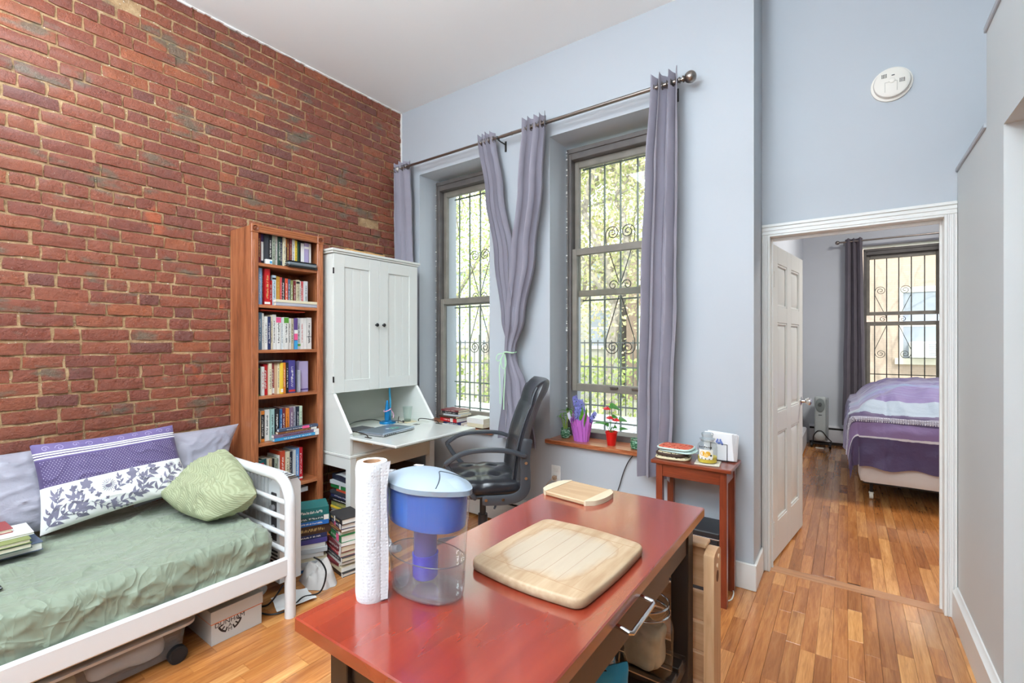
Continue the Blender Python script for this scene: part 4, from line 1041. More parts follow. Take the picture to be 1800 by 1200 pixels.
# B: the leaning stack in front, corner of the spines at (-2.42, 1.66)
stack(-2.415, 1.660, .0003, radians(-14), [
 ('black', .018, .25, .19, .10, .02, None, [(.93, 1, 'white')], False, 'glossy book'), ('cream', .022, .26, .19, .08, .0, None, None, True, 'paperback'), ('maroon', .012, .25, .18, .16, -.03, None, None, True, 'thin folder'),
 ('white', .014, .25, .18, .02, .0, None, None, True, 'paperback'), ('dark grey', .022, .26, .18, .04, .01, 'white', [(.95, 1, 'white')], False, 'hardback'), ('bright red', .022, .235, .16, .0, -.01, 'white', [(.86, 1, 'white')], True, 'paperback'),
 ('maroon', .030, .225, .16, .04, -.0, 'white', [(.88, .99, 'white')], False, 'hardback'), ('white', .016, .215, .165, -.05, -.0, 'black', None, True, 'paperback'), ('green', .034, .20, .155, .02, -.0, 'white', [(.62, .82, 'pink')], False, 'thick hardback'),
 ('dark green', .016, .21, .15, .0, -.015, 'white', [(.86, 1, 'white')], True, 'paperback'), ('brown', .014, .20, .15, .06, .0, 'gold', None, True, 'paperback'), ('navy', .024, .20, .14, -.02, -.0, 'white', [(.42, .52, 'pink'), (.85, .97, 'white')], False, 'hardback'), ('black', .026, .19, .14, .06, .01, 'gold', [(.45, .5, 'white')], False, 'hardback with a grey cover')],
 'the front floor stack of books', 'books in the front floor stack', .33)
# A: the stack beside the heater, teal on top
stack(-2.655, 1.500, .0003, radians(64), [
 ('blue', .012, .20, .15, .1, .18, None, None, True, 'booklet'), ('white', .018, .21, .15, .14, .19, None, None, True, 'paperback'), ('pale grey', .016, .20, .15, .0, .18, None, None, True, 'paperback'), ('cream', .016, .21, .15, .06, .19, None, None, True, 'paperback'), ('white', .020, .20, .15, .0, .17, None, None, True, 'book'),
 ('pale grey', .020, .21, .15, -.04, .19, None, None, True, 'book'), ('white', .02, .20, .15, .03, .18, None, None, True, 'book'), ('indigo', .02, .21, .15, .0, .19, None, None, True, 'paperback'), ('navy', .02, .21, .15, .03, .19, 'white', None, True, 'paperback'), ('dark brown', .04, .225, .155, .05, .215, 'gold', None, False, 'thick leather book'),
 ('bright blue', .020, .21, .15, .0, .20, 'white', [(0, .12, 'white')], True, 'paperback'), ('dark teal', .022, .215, .15, .0, .205, 'white', [(.84, .97, 'white')], True, 'paperback'), ('teal', .036, .21, .16, .0, .20, 'white', None, False, 'thick hardback')],
 'the left floor stack of books', 'books in the left floor stack', .375)
# C: the stack of folders and books inside the open side of the secretary
stack(-2.80, 1.995, .0003, radians(-3), [
 ('maroon', .03, .26, .19, .0, .02, None, None, True, 'folder'), ('slate blue', .03, .26, .19, .0, .0, None, None, True, 'folder'), ('cream', .03, .26, .19, .03, .0, None, None, True, 'paper bundle'), ('navy', .02, .25, .19, .0, .01, 'red', None, True, 'magazine'), ('white', .02, .25, .19, .04, .02, None, None, True, 'magazine'), ('pale grey', .02, .26, .19, -.04, .0, None, None, True, 'magazine'), ('yellow', .012, .25, .19, .03, .01, None, None, True, 'booklet'), ('olive green', .03, .24, .19, .0, -.0, 'gold', None, False, 'hardback'),
 ('black', .02, .25, .18, .04, .0, 'white', None, False, 'hardback with white lettering'), ('navy', .022, .25, .18, .0, -.0, 'white', None, False, 'hardback'), ('dark grey', .018, .24, .18, .04, -.0, None, None, True, 'book'), ('red orange', .014, .20, .16, -.02, .02, None, None, True, 'booklet'), ('green', .024, .25, .19, .0, .0, None, [(.45, .53, 'white')], True, 'plastic folder'), ('pale grey', .02, .24, .19, .05, .0, None, None, True, 'folder'), ('dark navy', .03, .25, .18, -.05, .0, None, None, True, 'box file')],
 'the pile in the secretary base', 'books stacked in the secretary base', .415)
# loose white papers by the top of stack C
mb = MB(); mb.grid(8, 8, lambda u, v: (-2.99+.2*u, 2.01+.16*v, .425+.004*sin(u*7)+.003*sin(v*5))); mb.grid(8, 8, lambda u, v: (-2.99+.2*u, 2.01+.16*v, .4235+.004*sin(u*7)+.003*sin(v*5)))
tag(mb.build('paper_sheet', M('paper_white', (236, 236, 234), .7), None, smooth=60), 'crumpled white paper sheet on top of the folders in the secretary base', 'paper')

# ---- books on the daybed
def bedbook(px, py, z, t, L, d, c, rz, label, pg=pages_m):
    p = P(px, py, 'z', z)      # front right corner of the page block
    m = Matrix.Translation(p) @ Matrix.Rotation(rz, 4, 'Z') @ Matrix(((0, 1, 0, -d), (0, 0, 1, -L), (1, 0, 0, 0), (0, 0, 0, 1)))
    book(m, t, L, d, c, label, 'books lying on the daybed', None, False, pg=pg)
BZ = .487
bedbook(76, 965, BZ, .034, .24, .17, 'slate blue', .03, 'slate blue hardback at the bottom of the stack on the daybed', pages_w)
bedbook(57, 962, BZ+.0345, .022, .23, .15, 'dark green', .0, 'green hardback second in the stack on the daybed')
bedbook(55, 953, BZ+.057, .018, .23, .15, 'olive green', .02, 'thin olive green book in the middle of the daybed stack')
bedbook(60, 938, BZ+.0755, .010, .24, .17, 'white', -.01, 'wide white book under the red one on the daybed')
bedbook(23, 935, BZ+.086, .018, .20, .14, 'brick red', .04, 'red hardback on top of the stack on the daybed')
# ---- books on the window board of the left window
WZ = .6853
def wbook(x, y, z, t, L, d, c, rz, label, ink=None, ex=None, soft=True, pg=None):
    m = Matrix.Translation((x, y, z)) @ Matrix.Rotation(rz, 4, 'Z') @ Matrix(((0, 0, 1, 0), (0, 1, 0, 0), (-1, 0, 0, t), (0, 0, 0, 1)))
    book(m, t, L, d, c, label, 'books on the left window board', ink, soft, extra=ex, pg=pg)
wx = -2.80
wbook(wx+.03, 2.885, WZ, .026, .19, .14, 'navy', .05, 'navy book at the bottom of the taller stack on the left window board', 'white')
wbook(wx, 2.88, WZ+.0265, .032, .19, .14, 'red', -.03, 'red paperback in the taller stack on the left window board', 'white', [(.62, .78, 'white')])
wbook(wx-.01, 2.875, WZ+.059, .016, .20, .15, 'dark brown', -.05, 'brown book on the red paperback on the left window board')
wbook(wx+.03, 2.885, WZ+.0755, .018, .19, .14, 'pale grey', .02, 'pale book in the middle of the taller window board stack')
wbook(wx+.02, 2.88, WZ+.094, .018, .185, .14, 'black', -.02, 'black book near the top of the taller window board stack', 'white')
wbook(wx+.01, 2.88, WZ+.1125, .014, .195, .145, 'maroon', .0, 'maroon book on top of the taller stack on the left window board', 'white')
wbook(-2.555, 2.90, WZ, .012, .2, .15, 'white', .0, 'white magazine lying between the stacks on the left window board')
wbook(-2.50, 2.880, WZ+.0125, .030, .18, .14, 'cream', -.12, 'cream paperback at the bottom of the small stack by the curtain')
wbook(-2.50, 2.875, WZ+.043, .040, .18, .14, 'white', -.05, 'thick white paperback on the small stack beside the curtain', None, None, True, pages_m)
# ------------------------------------------------------------------ cream secretary
CY0, CY1 = 1.955, 2.765; CF = -2.745; UF = -2.945; CB = -3.305
grn = M('cream_inner', (210, 213, 202), .45)
t = SEC = thing('secretary', 'tall cream secretary desk with two cupboard doors over an open writing flap', 'secretary', ((CF+CB)/2, (CY0+CY1)/2, 0))
# legs and base frame
for (x0, x1) in ((CF-.055, CF-.004), (CB, CB+.055)):
    for (y0, y1) in ((CY0+.004, CY0+.055), (CY1-.055, CY1-.004)): mb = MB(); mb.box(x0, x1, y0, y1, 0, .58, .002); mb.build('leg', CREAM, t)
mb = MB(); mb.box(CB+.055, CF-.055, CY0+.006, CY0+.024, .50, .58, .001); mb.build('side_apron', CREAM, t)
mb = MB(); mb.box(CB+.055, CF-.055, CY1-.024, CY1-.006, .50, .58, .001); mb.build('side_apron', CREAM, t)
mb = MB(); mb.box(CF-.028, CF-.008, CY0+.055, CY1-.055, .47, .58, .001); mb.build('front_apron', M('beige_apron', (214, 200, 172), .5), t)
mb = MB(); mb.box(CB, CF, CY0, CY1, .58, .598, .003); mb.box(CB, CF-.01, CY0+.006, CY1-.006, .598, .606, .002); mb.build('base_moulding', CREAM, t)
# slanted side cheeks
def cheek(y0, y1):
    mb = MB(); mb.prism([(CB, .606), (CF-.006, .606), (CF-.006, .735), (CF-.012, .752), (UF+.002, 1.008), (UF, 1.012), (CB, 1.012)], 'y', y0, y1); return mb
for (a, b) in ((CY0+.006, CY0+.026), (CY1-.026, CY1-.006)): cheek(a, b).build('side_cheek', CREAM, t)
for (a, b) in ((CY0+.004, CY0+.028), (CY1-.028, CY1-.004)):
    mb = MB(); mb.beam((CF-.006, (a+b)/2, .750), (UF+.003, (a+b)/2, 1.006), .022, .006, .001, up=(1, 0, 1)); mb.build('cheek_edge', M('white_edge', (238, 238, 234), .4), t)
mb = MB(); mb.box(CB, CB+.012, CY0+.026, CY1-.026, .606, 1.012); mb.build('back_panel', grn, t)
mb = MB(); mb.box(CB+.012, CF-.012, CY0+.026, CY1-.026, .712, .728, .001); mb.build('desk_board', grn, t)
mb = MB(); mb.box(CF-.03, CF-.012, CY0+.026, CY1-.026, .606, .712, .001); mb.build('drawer_front', CREAM, t)
# small drawer knobs are hidden; support rods pulled out under the flap
for y in (CY0+.045, CY1-.045):
    mb = MB(); mb.beam((CF-.02, y, .700), (CF+.19, y, .700), .018, .012, .001); mb.build('support_rail', M('birch_rod', (206, 172, 128), .5), t)
    mb = MB(); mb.cyl((CF+.19, y, .700), (CF+.205, y, .700), .011, n=12); mb.build('rail_knob', M('white_knob', (236, 234, 228), .4), t)
# writing flap
mb = MB(); mb.box(CF+.003, -2.275, CY0-.006, CY1-.045, .716, .733, .004); fl_ = mb.build('writing_flap', M('cream_flap', (226, 228, 222), .16, coat=.5), t)
mb = MB(); mb.box(-2.282, -2.272, CY0-.006, CY1-.045, .7145, .7172, .001); mb.build('flap_lip', M('drab_edge', (120, 116, 100), .6), fl_)  # narrow drab strip along the flap's lower front edge
wire = M('bronze_wire', (66, 58, 50), .35, .7)
for y in (CY0+.05, CY1-.09):
    mb = MB(); mb.tube(cr([(CF-.10, y, .731), (CF-.09, y, .752), (CF+.0, y+.0, .758), (CF+.10, y, .752), (CF+.12, y, .745), (CF+.13, y, .734)], 5), .0035, 8)
    mb.box(CF+.10, CF+.16, y-.008, y+.008, .7332, .737, .001); mb.build('flap_stay', wire, t)
for y in (2.2, 2.55): mb = MB(); mb.box(CF-.012, CF+.03, y-.02, y+.02, .7332, .7348, .001); mb.build('flap_hinge', wire, t)
# upper cupboard
mb = MB(); mb.box(CB, UF-.022, CY0+.010, CY0+.030, 1.012, 2.005, .001); mb.build('cupboard_side', CREAM, t); mb = MB(); mb.box(CB, UF-.022, CY1-.030, CY1-.010, 1.012, 2.005, .001); mb.build('cupboard_side', CREAM, t)
mb = MB(); mb.box(CB, UF-.024, CY0+.030, CY1-.030, 1.012, 1.03); mb.build('cupboard_bottom', grn, t)
mb = MB(); mb.box(CB, UF+.004, CY0-.004, CY1+.008, 2.008, 2.022, .003); mb.box(CB, UF+.012, CY0-.010, CY1+.016, 2.022, 2.040, .003); mb.build('cornice', CREAM, t)
ym = (CY0+CY1)/2
for (a, b, ks) in ((CY0+.009, ym-.0012, 1), (ym+.0012, CY1-.009, -1)):
    d = MB(); st = .088; z0 = 1.014; z1 = 2.004; x1 = UF; x0 = UF-.020
    d.box(x0, x1, a, a+st, z0, z1, .0012); d.box(x0, x1, b-st, b, z0, z1, .0012)
    d.box(x0, x1, a+st, b-st, z0, z0+st, .0012); d.box(x0, x1, a+st, b-st, z1-st, z1, .0012)
    do = d.build('cupboard_door', CREAM, t)
    wdt = (b-a-2*st)/3
    for k in range(3): m_ = MB(); m_.box(x0+.003, x1-.008, a+st+k*wdt+.0006, a+st+(k+1)*wdt-.0006, z0+st-.002, z1-st+.002, .0018); m_.build('door_plank', CREAM, do)
    yk = b-.032 if ks > 0 else a+.032
    m_ = MB(Matrix.Translation((UF, yk, 1.507)) @ Matrix.Rotation(pi/2, 4, 'Y')); m_.lathe([(.006, 0), (.006, .012), (.013, .016), (.014, .022), (.010, .028), (.0001, .029)], n=18); m_.build('door_knob', M('black_knob', (18, 18, 20), .35), do)
    if ks > 0:
        for z in (1.09, 1.86): m_ = MB(); m_.box(UF-.004, UF+.003, a-.006, a+.003, z, z+.042, .0008); m_.build('hinge', M('black_knob', (0, 0, 0)), do)
mb = MB(); mb.cyl((CB+.0, 0, 0), (CB, 0, 0.001), .001)
for y in (2.44, 2.64): pass
# shelf inside the open secretary base, with a folded dark cloth/box at the right
t = thing('storage_box', 'brown cardboard box standing under the secretary behind the front apron', 'box', (-2.98, 2.5, 0))
mb = MB(); mb.box(-3.18, -2.86, 2.32, 2.70, 0, .36, .003); mb.build('body', M('brown_card', (150, 118, 92), .8), t)
mb = MB(); mb.box(-3.185, -2.855, 2.315, 2.705, .36, .375, .003); mb.build('lid', M('brown_card_lid', (128, 96, 74), .8), t)

# two wooden picture frames lying on the cupboard
fw = wood('pine_frame', (170, 120, 70), (214, 170, 112), (232, 196, 144), (3, 30, 30), .45)
for (z, y0, y1, x0, x1, rz, l) in ((2.040, 2.16, 2.42, -3.20, -2.98, 0, 'pale wooden frame lying on top of the secretary, the lower of two'), (2.0535, 2.11, 2.46, -3.22, -3.0, .03, 'wooden frame with black clips on top of the secretary, the upper of two')):
    mb = MB(TR(0, 0, 0)); w_ = .03
    mb.box(x0, x1, y0, y0+w_, z, z+.013, .002); mb.box(x0, x1, y1-w_, y1, z, z+.013, .002); mb.box(x0, x0+w_, y0+w_, y1-w_, z, z+.013, .002); mb.box(x1-w_, x1, y0+w_, y1-w_, z, z+.013, .002)
    o = tag(mb.build('picture_frame', fw), l, 'picture frame', 'wooden frames on the secretary')
    b_ = MB(); b_.box(x0+w_, x1-w_, y0+w_, y1-w_, z+.002, z+.006); b_.build('backing_board', M('backing', (120, 84, 52), .8), o)
    if z > 2.05:
        for y in (2.19, 2.37): b_ = MB(); b_.box(x1-.035, x1+.003, y, y+.07, z+.013, z+.022, .003); b_.build('clip', BLACKP, o)

# laptop
t = thing('laptop', 'closed silver laptop lying on the secretary flap with a green sticker', 'laptop', (-2.60, 2.25, .734))
m = TR(-2.675, 2.215, .7345, radians(8))
alu = M('aluminium', (168, 184, 200), .3, .75)
mb = MB(m); mb.box(-.115, .115, -.165, .165, .003, .014, .004); mb.build('base', M('aluminium_base', (190, 194, 198), .35, .7), t)
mb = MB(m); mb.box(-.115, .115, -.165, .165, .0145, .0225, .004); mb.build('lid', alu, t)
mb = MB(m)
for k in range(5): a = k*1.3; mb.lathe([(.014, 0), (.0001, .0004)], (.02+.022*cos(a), .05+.03*sin(a), .0226), 9, sx=.9)
mb.build('sticker', M('green_sticker', (96, 176, 150), .5), t)
mb = MB(m); mb.lathe([(.013, 0), (.0001, .0004)], (0, 0, .0226), 16); mb.build('emblem', M('white_emblem', (240, 240, 240), .4), t)
mb = MB(m)
for q in (-.1, .1):
    for r in (-.15, .15): mb.cyl((q, r, -.001), (q, r, .004), .006, n=8)
mb.build('rubber_feet', BLACKP, t)
mb = MB(m)
for k in range(6): mb.box(.1140, .1158, -.15+k*.02, -.138+k*.02, .006, .011)
mb.build('port', BLACKP, t, smooth=0)
# blue desk lamp
lx, ly = -2.985, 2.475
bl = M('lamp_blue', (20, 122, 176), .3, .3)
t = thing('desk_lamp', 'blue desk lamp with a round base standing in the open secretary', 'lamp', (lx, ly, .7285))
mb = MB(); mb.lathe([(.063, 0), (.065, .008), (.062, .016), (.03, .022), (.0001, .023)], (lx, ly, .7285), 36); mb.build('base', bl, t)
mb = MB(); mb.lathe([(.019, .02), (.021, .06), (.021, .10), (.017, .115), (.012, .15), (.0085, .175), (.006, .182), (.0001, .184)], (lx, ly-.005, .7285), 24); mb.build('body', bl, t)
mb = MB(); mb.tube([(lx, ly+.026, .745), (lx, ly+.026, .90), (lx-.01, ly+.026, 1.009)], .0075, 12); mb.build('arm', M('lamp_blue_light', (60, 160, 200), .3, .3), t)
mb = MB(); mb.tube([(lx+.022*cos(a), ly-.003+.03*sin(a), .835+.01*sin(a)) for a in [2*pi*i/16 for i in range(16)]], .004, 6, closed=True); mb.tube(cr([(lx+.03, ly+.01, .832), (lx+.035, ly+.03, .80), (lx+.03, ly+.03, .77)], 5), .003, 6); mb.build('tied_ribbon', M('pink_ribbon', (226, 170, 196), .6), t)
mb = MB(); mb.tube(cr([(lx-.03, ly-.03, .74), (lx-.06, ly-.10, .765), (lx-.10, ly-.22, .76), (lx-.09, ly-.32, .745), (lx-.12, ly-.40, .74)], 6), .003, 8); mb.build('power_cord', BLACKP, t)
# tumbler
gx, gy = -2.905, 2.61
def tumbler_mat(): return clear('tumbler_glass', (246, 250, 248), .22, .02)
t = thing('drinking_glass', 'clear drinking glass on a pale coaster inside the secretary', 'glass', (gx, gy, .733))
mb = MB(); mb.lathe([(.027, .004), (.040, .12), (.0385, .12), (.026, .016)], (gx, gy, .733), 32, cap=False); mb.build('wall', tumbler_mat(), t)
mb = MB(); mb.lathe([(.027, 0), (.028, .004), (.0265, .016), (.0001, .016)], (gx, gy, .733), 32); mb.build('thick_base', clear('glass_base', (214, 222, 220), .35, .03), t)
mb = MB(); mb.box(gx-.055, gx+.055, gy-.055, gy+.055, .7285, .7325, .001); tag(mb.build('coaster', M('cream_coaster', (220, 206, 170), .6)), 'square cream coaster under the glass in the secretary', 'coaster')
mb = MB(); mb.tube(cr([(gx-.03, gy-.13, .745), (gx+.0, gy-.10, .752), (gx+.03, gy-.08, .742)], 5), .004, 8); mb.ball((gx+.035, gy-.075, .745), .010, 10); mb.ball((gx-.03, gy-.13, .742), .009, 10)
tag(mb.build('earphones', BLACKP), 'small black earphones lying beside the glass on the secretary', 'earphones')
mb = MB(); mb.tube(cr([(gx-.01, gy-.09, .731), (gx+.0, gy-.092, .775), (gx+.002, gy-.09, .785)], 4), .003, 6); tag(mb.build('pen', BLACKP), 'short dark pen standing beside the glass on the secretary', 'pen')
mb = MB(TR(-2.93, 2.12, .729, .05)); mb.box(-.09, .05, -.12, .15, 0, .006, .001); tag(mb.build('notebook', M('dark_notebook', (90, 92, 96), .5)), 'flat grey notebook lying behind the laptop on the secretary', 'notebook')
mb = MB(TR(-2.84, 2.17, .7355, .02)); mb.box(-.05, .06, -.15, .13, .0, .003, 0)
mb = MB(TR(-2.865, 2.32, .7287, .1)); mb.box(-.05, .04, -.17, .12, 0, .003); tag(mb.build('paper_pad', M('paper_white', (236, 236, 234), .7)), 'white paper pad lying at the back edge of the laptop', 'paper')
# ------------------------------------------------------------------ daybed
whm = M('white_bed_enamel', (226, 227, 228), .3, bump=(14, .03))
BXF = -2.276; BYE = 1.272
t = DB = thing('daybed', 'white metal tube daybed with a rounded end rail along the brick wall', 'bed', (-2.76, .30, 0))
def loop_pts(y):
    r = .13; xb = -3.26; pts = [(BXF, y, 0), (BXF, y, .3), (BXF, y, .688-r)]
    for k in range(1, 9): a = k/8*pi/2; pts.append((BXF-r+r*cos(a), y, .688-r+r*sin(a)))
    for x in (-2.6, -2.9): pts.append((x, y, .688))
    for k in range(1, 9): a = k/8*pi/2; pts.append((xb+r-r*sin(a), y, .688-r+r*cos(a)))
    pts += [(xb, y, .3), (xb, y, 0)]; return pts
for y in (BYE, -.70):
    mb = MB(); mb.tube(loop_pts(y), .026, 20); lo = mb.build('end_loop', whm, t)
    for z in (.318, .398, .48, .562):
        mb = MB(); mb.cyl((BXF-.01, y, z), (-3.25, y, z), .0125, n=12); mb.build('end_rung', whm, t)
for x in (BXF, -3.26): mb = MB(); mb.box(x-.014, x+.014, -.69, BYE-.01, .212, .306, .008); mb.build('side_rail', whm, t)
mb = MB(); mb.box(BXF+.008, BXF+.016, BYE-.05, BYE-.02, .255, .263, .002)
for k in range(9): y = -.6+k*.21; mb = MB(); mb.box(-3.25, BXF-.015, y-.03, y+.03, .222, .236, .002); mb.build('slat', M('bed_slat', (170, 150, 120), .7), t)
# mattress in a wrinkled sage sheet
sage = NT('sage_sheet'); ob = sage.obj(); sage.l(sage.ramp(sage.noise(ob, 2.2, 3), [(.3, C(122, 133, 114)), (.7, C(136, 147, 127))]), sage.p.inputs['Base Color']); sage.p.inputs['Roughness'].default_value = .62; sage.p.inputs['Sheen Weight'].default_value = .3
def rdg_(sc_, d, k):
    n_ = sage.noise(sage.mapping(ob, sc_), 1, 2, .5, d); a = sage.math('ABSOLUTE', sage.math('SUBTRACT', n_, .5)); return sage.math('MULTIPLY', sage.math('POWER', sage.math('SUBTRACT', 1.0, sage.math('MULTIPLY', a, 3.2)), 7.0), k)
h_ = sage.math('ADD', rdg_((2.5, 6, 4), 1.2, 1.0), sage.math('ADD', rdg_((6, 2.2, 5), 1.0, .9), rdg_((12, 14, 7), .8, .3)))
sage.bump(h_, .38, .012)
def ridge(p, fx, fy, k, seed):
    return (1-abs(noise.noise(Vector((p[0]*fx+seed, p[1]*fy+seed*2, p[2]*fx))))*2.2)
def wrk(p):
    s_ = 0
    a = ridge((p[0]+.35*p[1]+.08*noise.noise(Vector((p[0]*4, p[1]*4, 0))), p[1]-.5*p[0], p[2]), 5.5, 1.9, 4, 1.3); s_ += .015*max(0, a)**5
    a = ridge((p[0]-.5*p[1], p[1]+.5*p[0], p[2]), 10, 4, 4, 5.1); s_ += .009*max(0, a)**5
    a = ridge((p[1]+.3*p[2], p[0]*.4, p[2]), 9, 5, 4, 9.7); s_ += .008*max(0, a)**5*(1 if p[2] < .45 else .3)
    a = ridge((p[0]+p[1], p[1]-p[0], p[2]), 17, 11, 4, 3.3); s_ += .0025*max(0, a)**5
    return s_+.006*noise.noise(Vector((p[0]*3, p[1]*3, 2)))
def rbox(mb, x0, x1, y0, y1, z0, z1, r, res, disp, faces='tfrlb', uvf=None):
    """rounded box skin with displacement along its normal"""
    def pt(p):
        q = Vector((min(max(p[0], x0+r), x1-r), min(max(p[1], y0+r), y1-r), min(max(p[2], z0+r), z1-r))); d = Vector(p)-q
        if d.length < 1e-9: n_ = Vector((0, 0, 1)); b = Vector(p)
        else: n_ = d.normalized(); b = q+n_*r
        return b+n_*disp(b)
    nx = max(2, int((x1-x0)/res)); ny = max(2, int((y1-y0)/res)); nz = max(2, int((z1-z0)/res))
    L = lambda a, b, t: a+(b-a)*t
    def e(t, n_, A, B):   # denser sampling near the edges
        return L(A, B, t)
    if 't' in faces: mb.grid(nx, ny, lambda u, v: pt((L(x0, x1, u), L(y0, y1, v), z1)))
    if 'd' in faces: mb.grid(4, 4, lambda u, v: pt((L(x0, x1, u), L(y0, y1, v), z0)))
    if 'f' in faces: mb.grid(ny, nz, lambda u, v: pt((x1, L(y0, y1, u), L(z0, z1, v))))
    if 'b' in faces: mb.grid(ny, nz, lambda u, v: pt((x0, L(y0, y1, u), L(z0, z1, v))))
    if 'r' in faces: mb.grid(nx, nz, lambda u, v: pt((L(x0, x1, u), y1, L(z0, z1, v))))
    if 'l' in faces: mb.grid(nx, nz, lambda u, v: pt((L(x0, x1, u), y0, L(z0, z1, v))))
mb = MB(); rbox(mb, -3.235, -2.300, -.655, 1.205, .242, .462, .055, .0085, wrk, 'tfr'); rbox(mb, -3.235, -2.300, -.655, 1.205, .242, .462, .055, .03, wrk, 'lb')
mb.box(-3.22, -2.32, -.64, 1.19, .240, .25)
o = mb.build('mattress', sage.mat, None, smooth=70); tag(o, 'mattress in a wrinkled sage green sheet lying on the white daybed', 'mattress')

# pillows
def cushion(BL, BR, TR_, TL, thick, name, mat, parent=None, seed=0, n=44, pinch=.05, wr=.006, bend=0.0, p=2.6, fold=0.0):
    BL, BR, TR_, TL = map(Vector, (BL, BR, TR_, TL)); nn = ((BR-BL).cross(TL-BL)).normalized()
    def base(u, v):
        uu = u+pinch*sin(pi*v)*(1-2*u)*(.5+.5*abs(1-2*u)); vv = v+pinch*sin(pi*u)*(1-2*v)*(.5+.5*abs(1-2*v))
        return BL*(1-uu)*(1-vv)+BR*uu*(1-vv)+TR_*uu*vv+TL*(1-uu)*vv
    def f(u, v, s):
        k = max(0, (1-abs(2*u-1)**p)*(1-abs(2*v-1)**p))**.55
        q = base(u, v)+nn*(s*thick/2*k+bend*sin(pi*u)*sin(pi*v))
        e = Vector((u*4+seed, v*4, seed*1.7+s*3))
        rdg = max(0, 1-abs(noise.noise(Vector((u*7+v*3+seed, v*5-u*2, seed+s))))*2.4)**4
        m_ = min(1, k*2.5)
        q += nn*s*(noise.noise(e)*wr*1.6+rdg*wr*1.4)*m_
        if fold: q += nn*s*fold*m_*noise.noise(Vector((u*2.2+seed, v*2.2, 1)))
        return q
    mb = MB(); mb.grid(n, n, lambda u, v: f(u, v, 1), uv=True); mb.grid(n, n, lambda u, v: f(u, v, -1), uv=True)
    return mb.build(name, mat, parent, smooth=80), f, nn
lav = NT('lavender_sateen'); ob = lav.obj(); lav.p.inputs['Base Color'].default_value = C(152, 150, 162); lav.p.inputs['Roughness'].default_value = .45; lav.p.inputs['Sheen Weight'].default_value = .3
lav.bump(lav.noise(lav.mapping(ob, (6, 6, 14)), 1, 5, .6, 1.2), .45, .012)
o, _, _ = cushion((-3.07, .86, .50), (-3.05, 1.30, .52), (-3.145, 1.418, .858), (-3.20, .78, .865), .11, 'pillow', lav.mat, seed=3, wr=.007, pinch=.04)
tag(o, 'grey lavender pillow leaning on the brick wall beside the bookcase', 'pillow')
o, _, _ = cushion((-3.03, .02, .50), (-3.04, .56, .50), (-3.20, .64, .86), (-3.20, -.02, .87), .14, 'pillow', lav.mat, seed=8, wr=.008, pinch=.03)
tag(o, 'grey lavender pillow leaning on the brick wall at the left edge of the daybed', 'pillow')
grnk = NT('ribbed_green_knit'); ob = grnk.obj(); wv = grnk.n('ShaderNodeTexWave'); wv.inputs['Scale'].default_value = 34; wv.inputs['Distortion'].default_value = 2.5; wv.inputs['Detail'].default_value = 2; wv.inputs['Detail Scale'].default_value = .7
mp_ = grnk.n('ShaderNodeMapping'); mp_.inputs['Rotation'].default_value = (.5, .9, .3); grnk.l(ob, mp_.inputs[0]); grnk.l(mp_.outputs[0], wv.inputs['Vector']); grnk.l(grnk.ramp(wv.outputs['Fac'], [(.2, C(150, 156, 122)), (.7, C(166, 172, 138))]), grnk.p.inputs['Base Color']); grnk.p.inputs['Roughness'].default_value = .9; grnk.bump(wv.outputs['Fac'], .35, .003)
o, _, _ = cushion((-2.98, .97, .54), (-2.56, 1.00, .50), (-2.47, 1.20, .60), (-2.86, 1.215, .775), .17, 'cushion', grnk.mat, seed=5, wr=.010, pinch=-.07, p=3.8, fold=.04)
tag(o, 'pale green ribbed cushion leaning into the corner of the daybed end', 'cushion')
# patterned pillow: printed bands by height
pt_ = NT('patterned_pillowcase'); uvn = pt_.n('ShaderNodeUVMap'); uvn.uv_map = 'UVMap'; sp_ = pt_.n('ShaderNodeSeparateXYZ'); pt_.l(uvn.outputs[0], sp_.inputs[0])
Wc = C(236, 236, 234); Pc = C(82, 68, 112); Lc = C(106, 92, 140)
bands = [(0, Wc), (.485, Pc), (.80, Lc), (.815, Wc), (.83, Pc), (.845, Wc), (.86, Pc), (.872, Wc), (.888, Lc)]
pt_.l(pt_.ramp(sp_.outputs[1], bands, 'CONSTANT'), pt_.p.inputs['Base Color']); pt_.p.inputs['Roughness'].default_value = .7; pt_.p.inputs['Sheen Weight'].default_value = .2
PB = ((-2.97, .488, .500), (-2.93, 1.085, .572), (-3.075, 1.035, .912), (-3.10, .474, .896))
pp, pf, pn = cushion(*PB, .13, 'pillow', pt_.mat, seed=12, n=64, wr=.005, pinch=.028)
tag(pp, 'white and purple patterned pillow with grey flowers, stripes and small dots', 'pillow')
def on(u, v, h=.0009):
    e = .004; a = pf(u, v, 1); n_ = (pf(min(1, u+e), v, 1)-a).cross(pf(u, min(1, v+e), 1)-a)
    return a+(n_.normalized() if n_.length else pn)*h
ASP = .60/.36
def poly(mb, pts, h=.0012):
    vs_ = [on(min(.985, max(.015, u)), min(.985, max(.015, v)), h) for (u, v) in pts]; mb.add(vs_, [tuple(range(len(vs_)))])
def pleaf(mb, u, v, a, L, W):
    """a leaf in pillow coordinates, length in v units"""
    n = 6; d = (cos(a)/ASP, sin(a)); s = (-sin(a)/ASP, cos(a)); l = []; r = []
    for i in range(n+1):
        t_ = i/n; w_ = W*sin(pi*t_**.8)*.5; c = (u+d[0]*L*t_+s[0]*.12*L*sin(pi*t_), v+d[1]*L*t_+s[1]*.12*L*sin(pi*t_)); l.append((c[0]+s[0]*w_, c[1]+s[1]*w_)); r.append((c[0]-s[0]*w_, c[1]-s[1]*w_))
    for i in range(n): poly(mb, [l[i], l[i+1], r[i+1], r[i]])
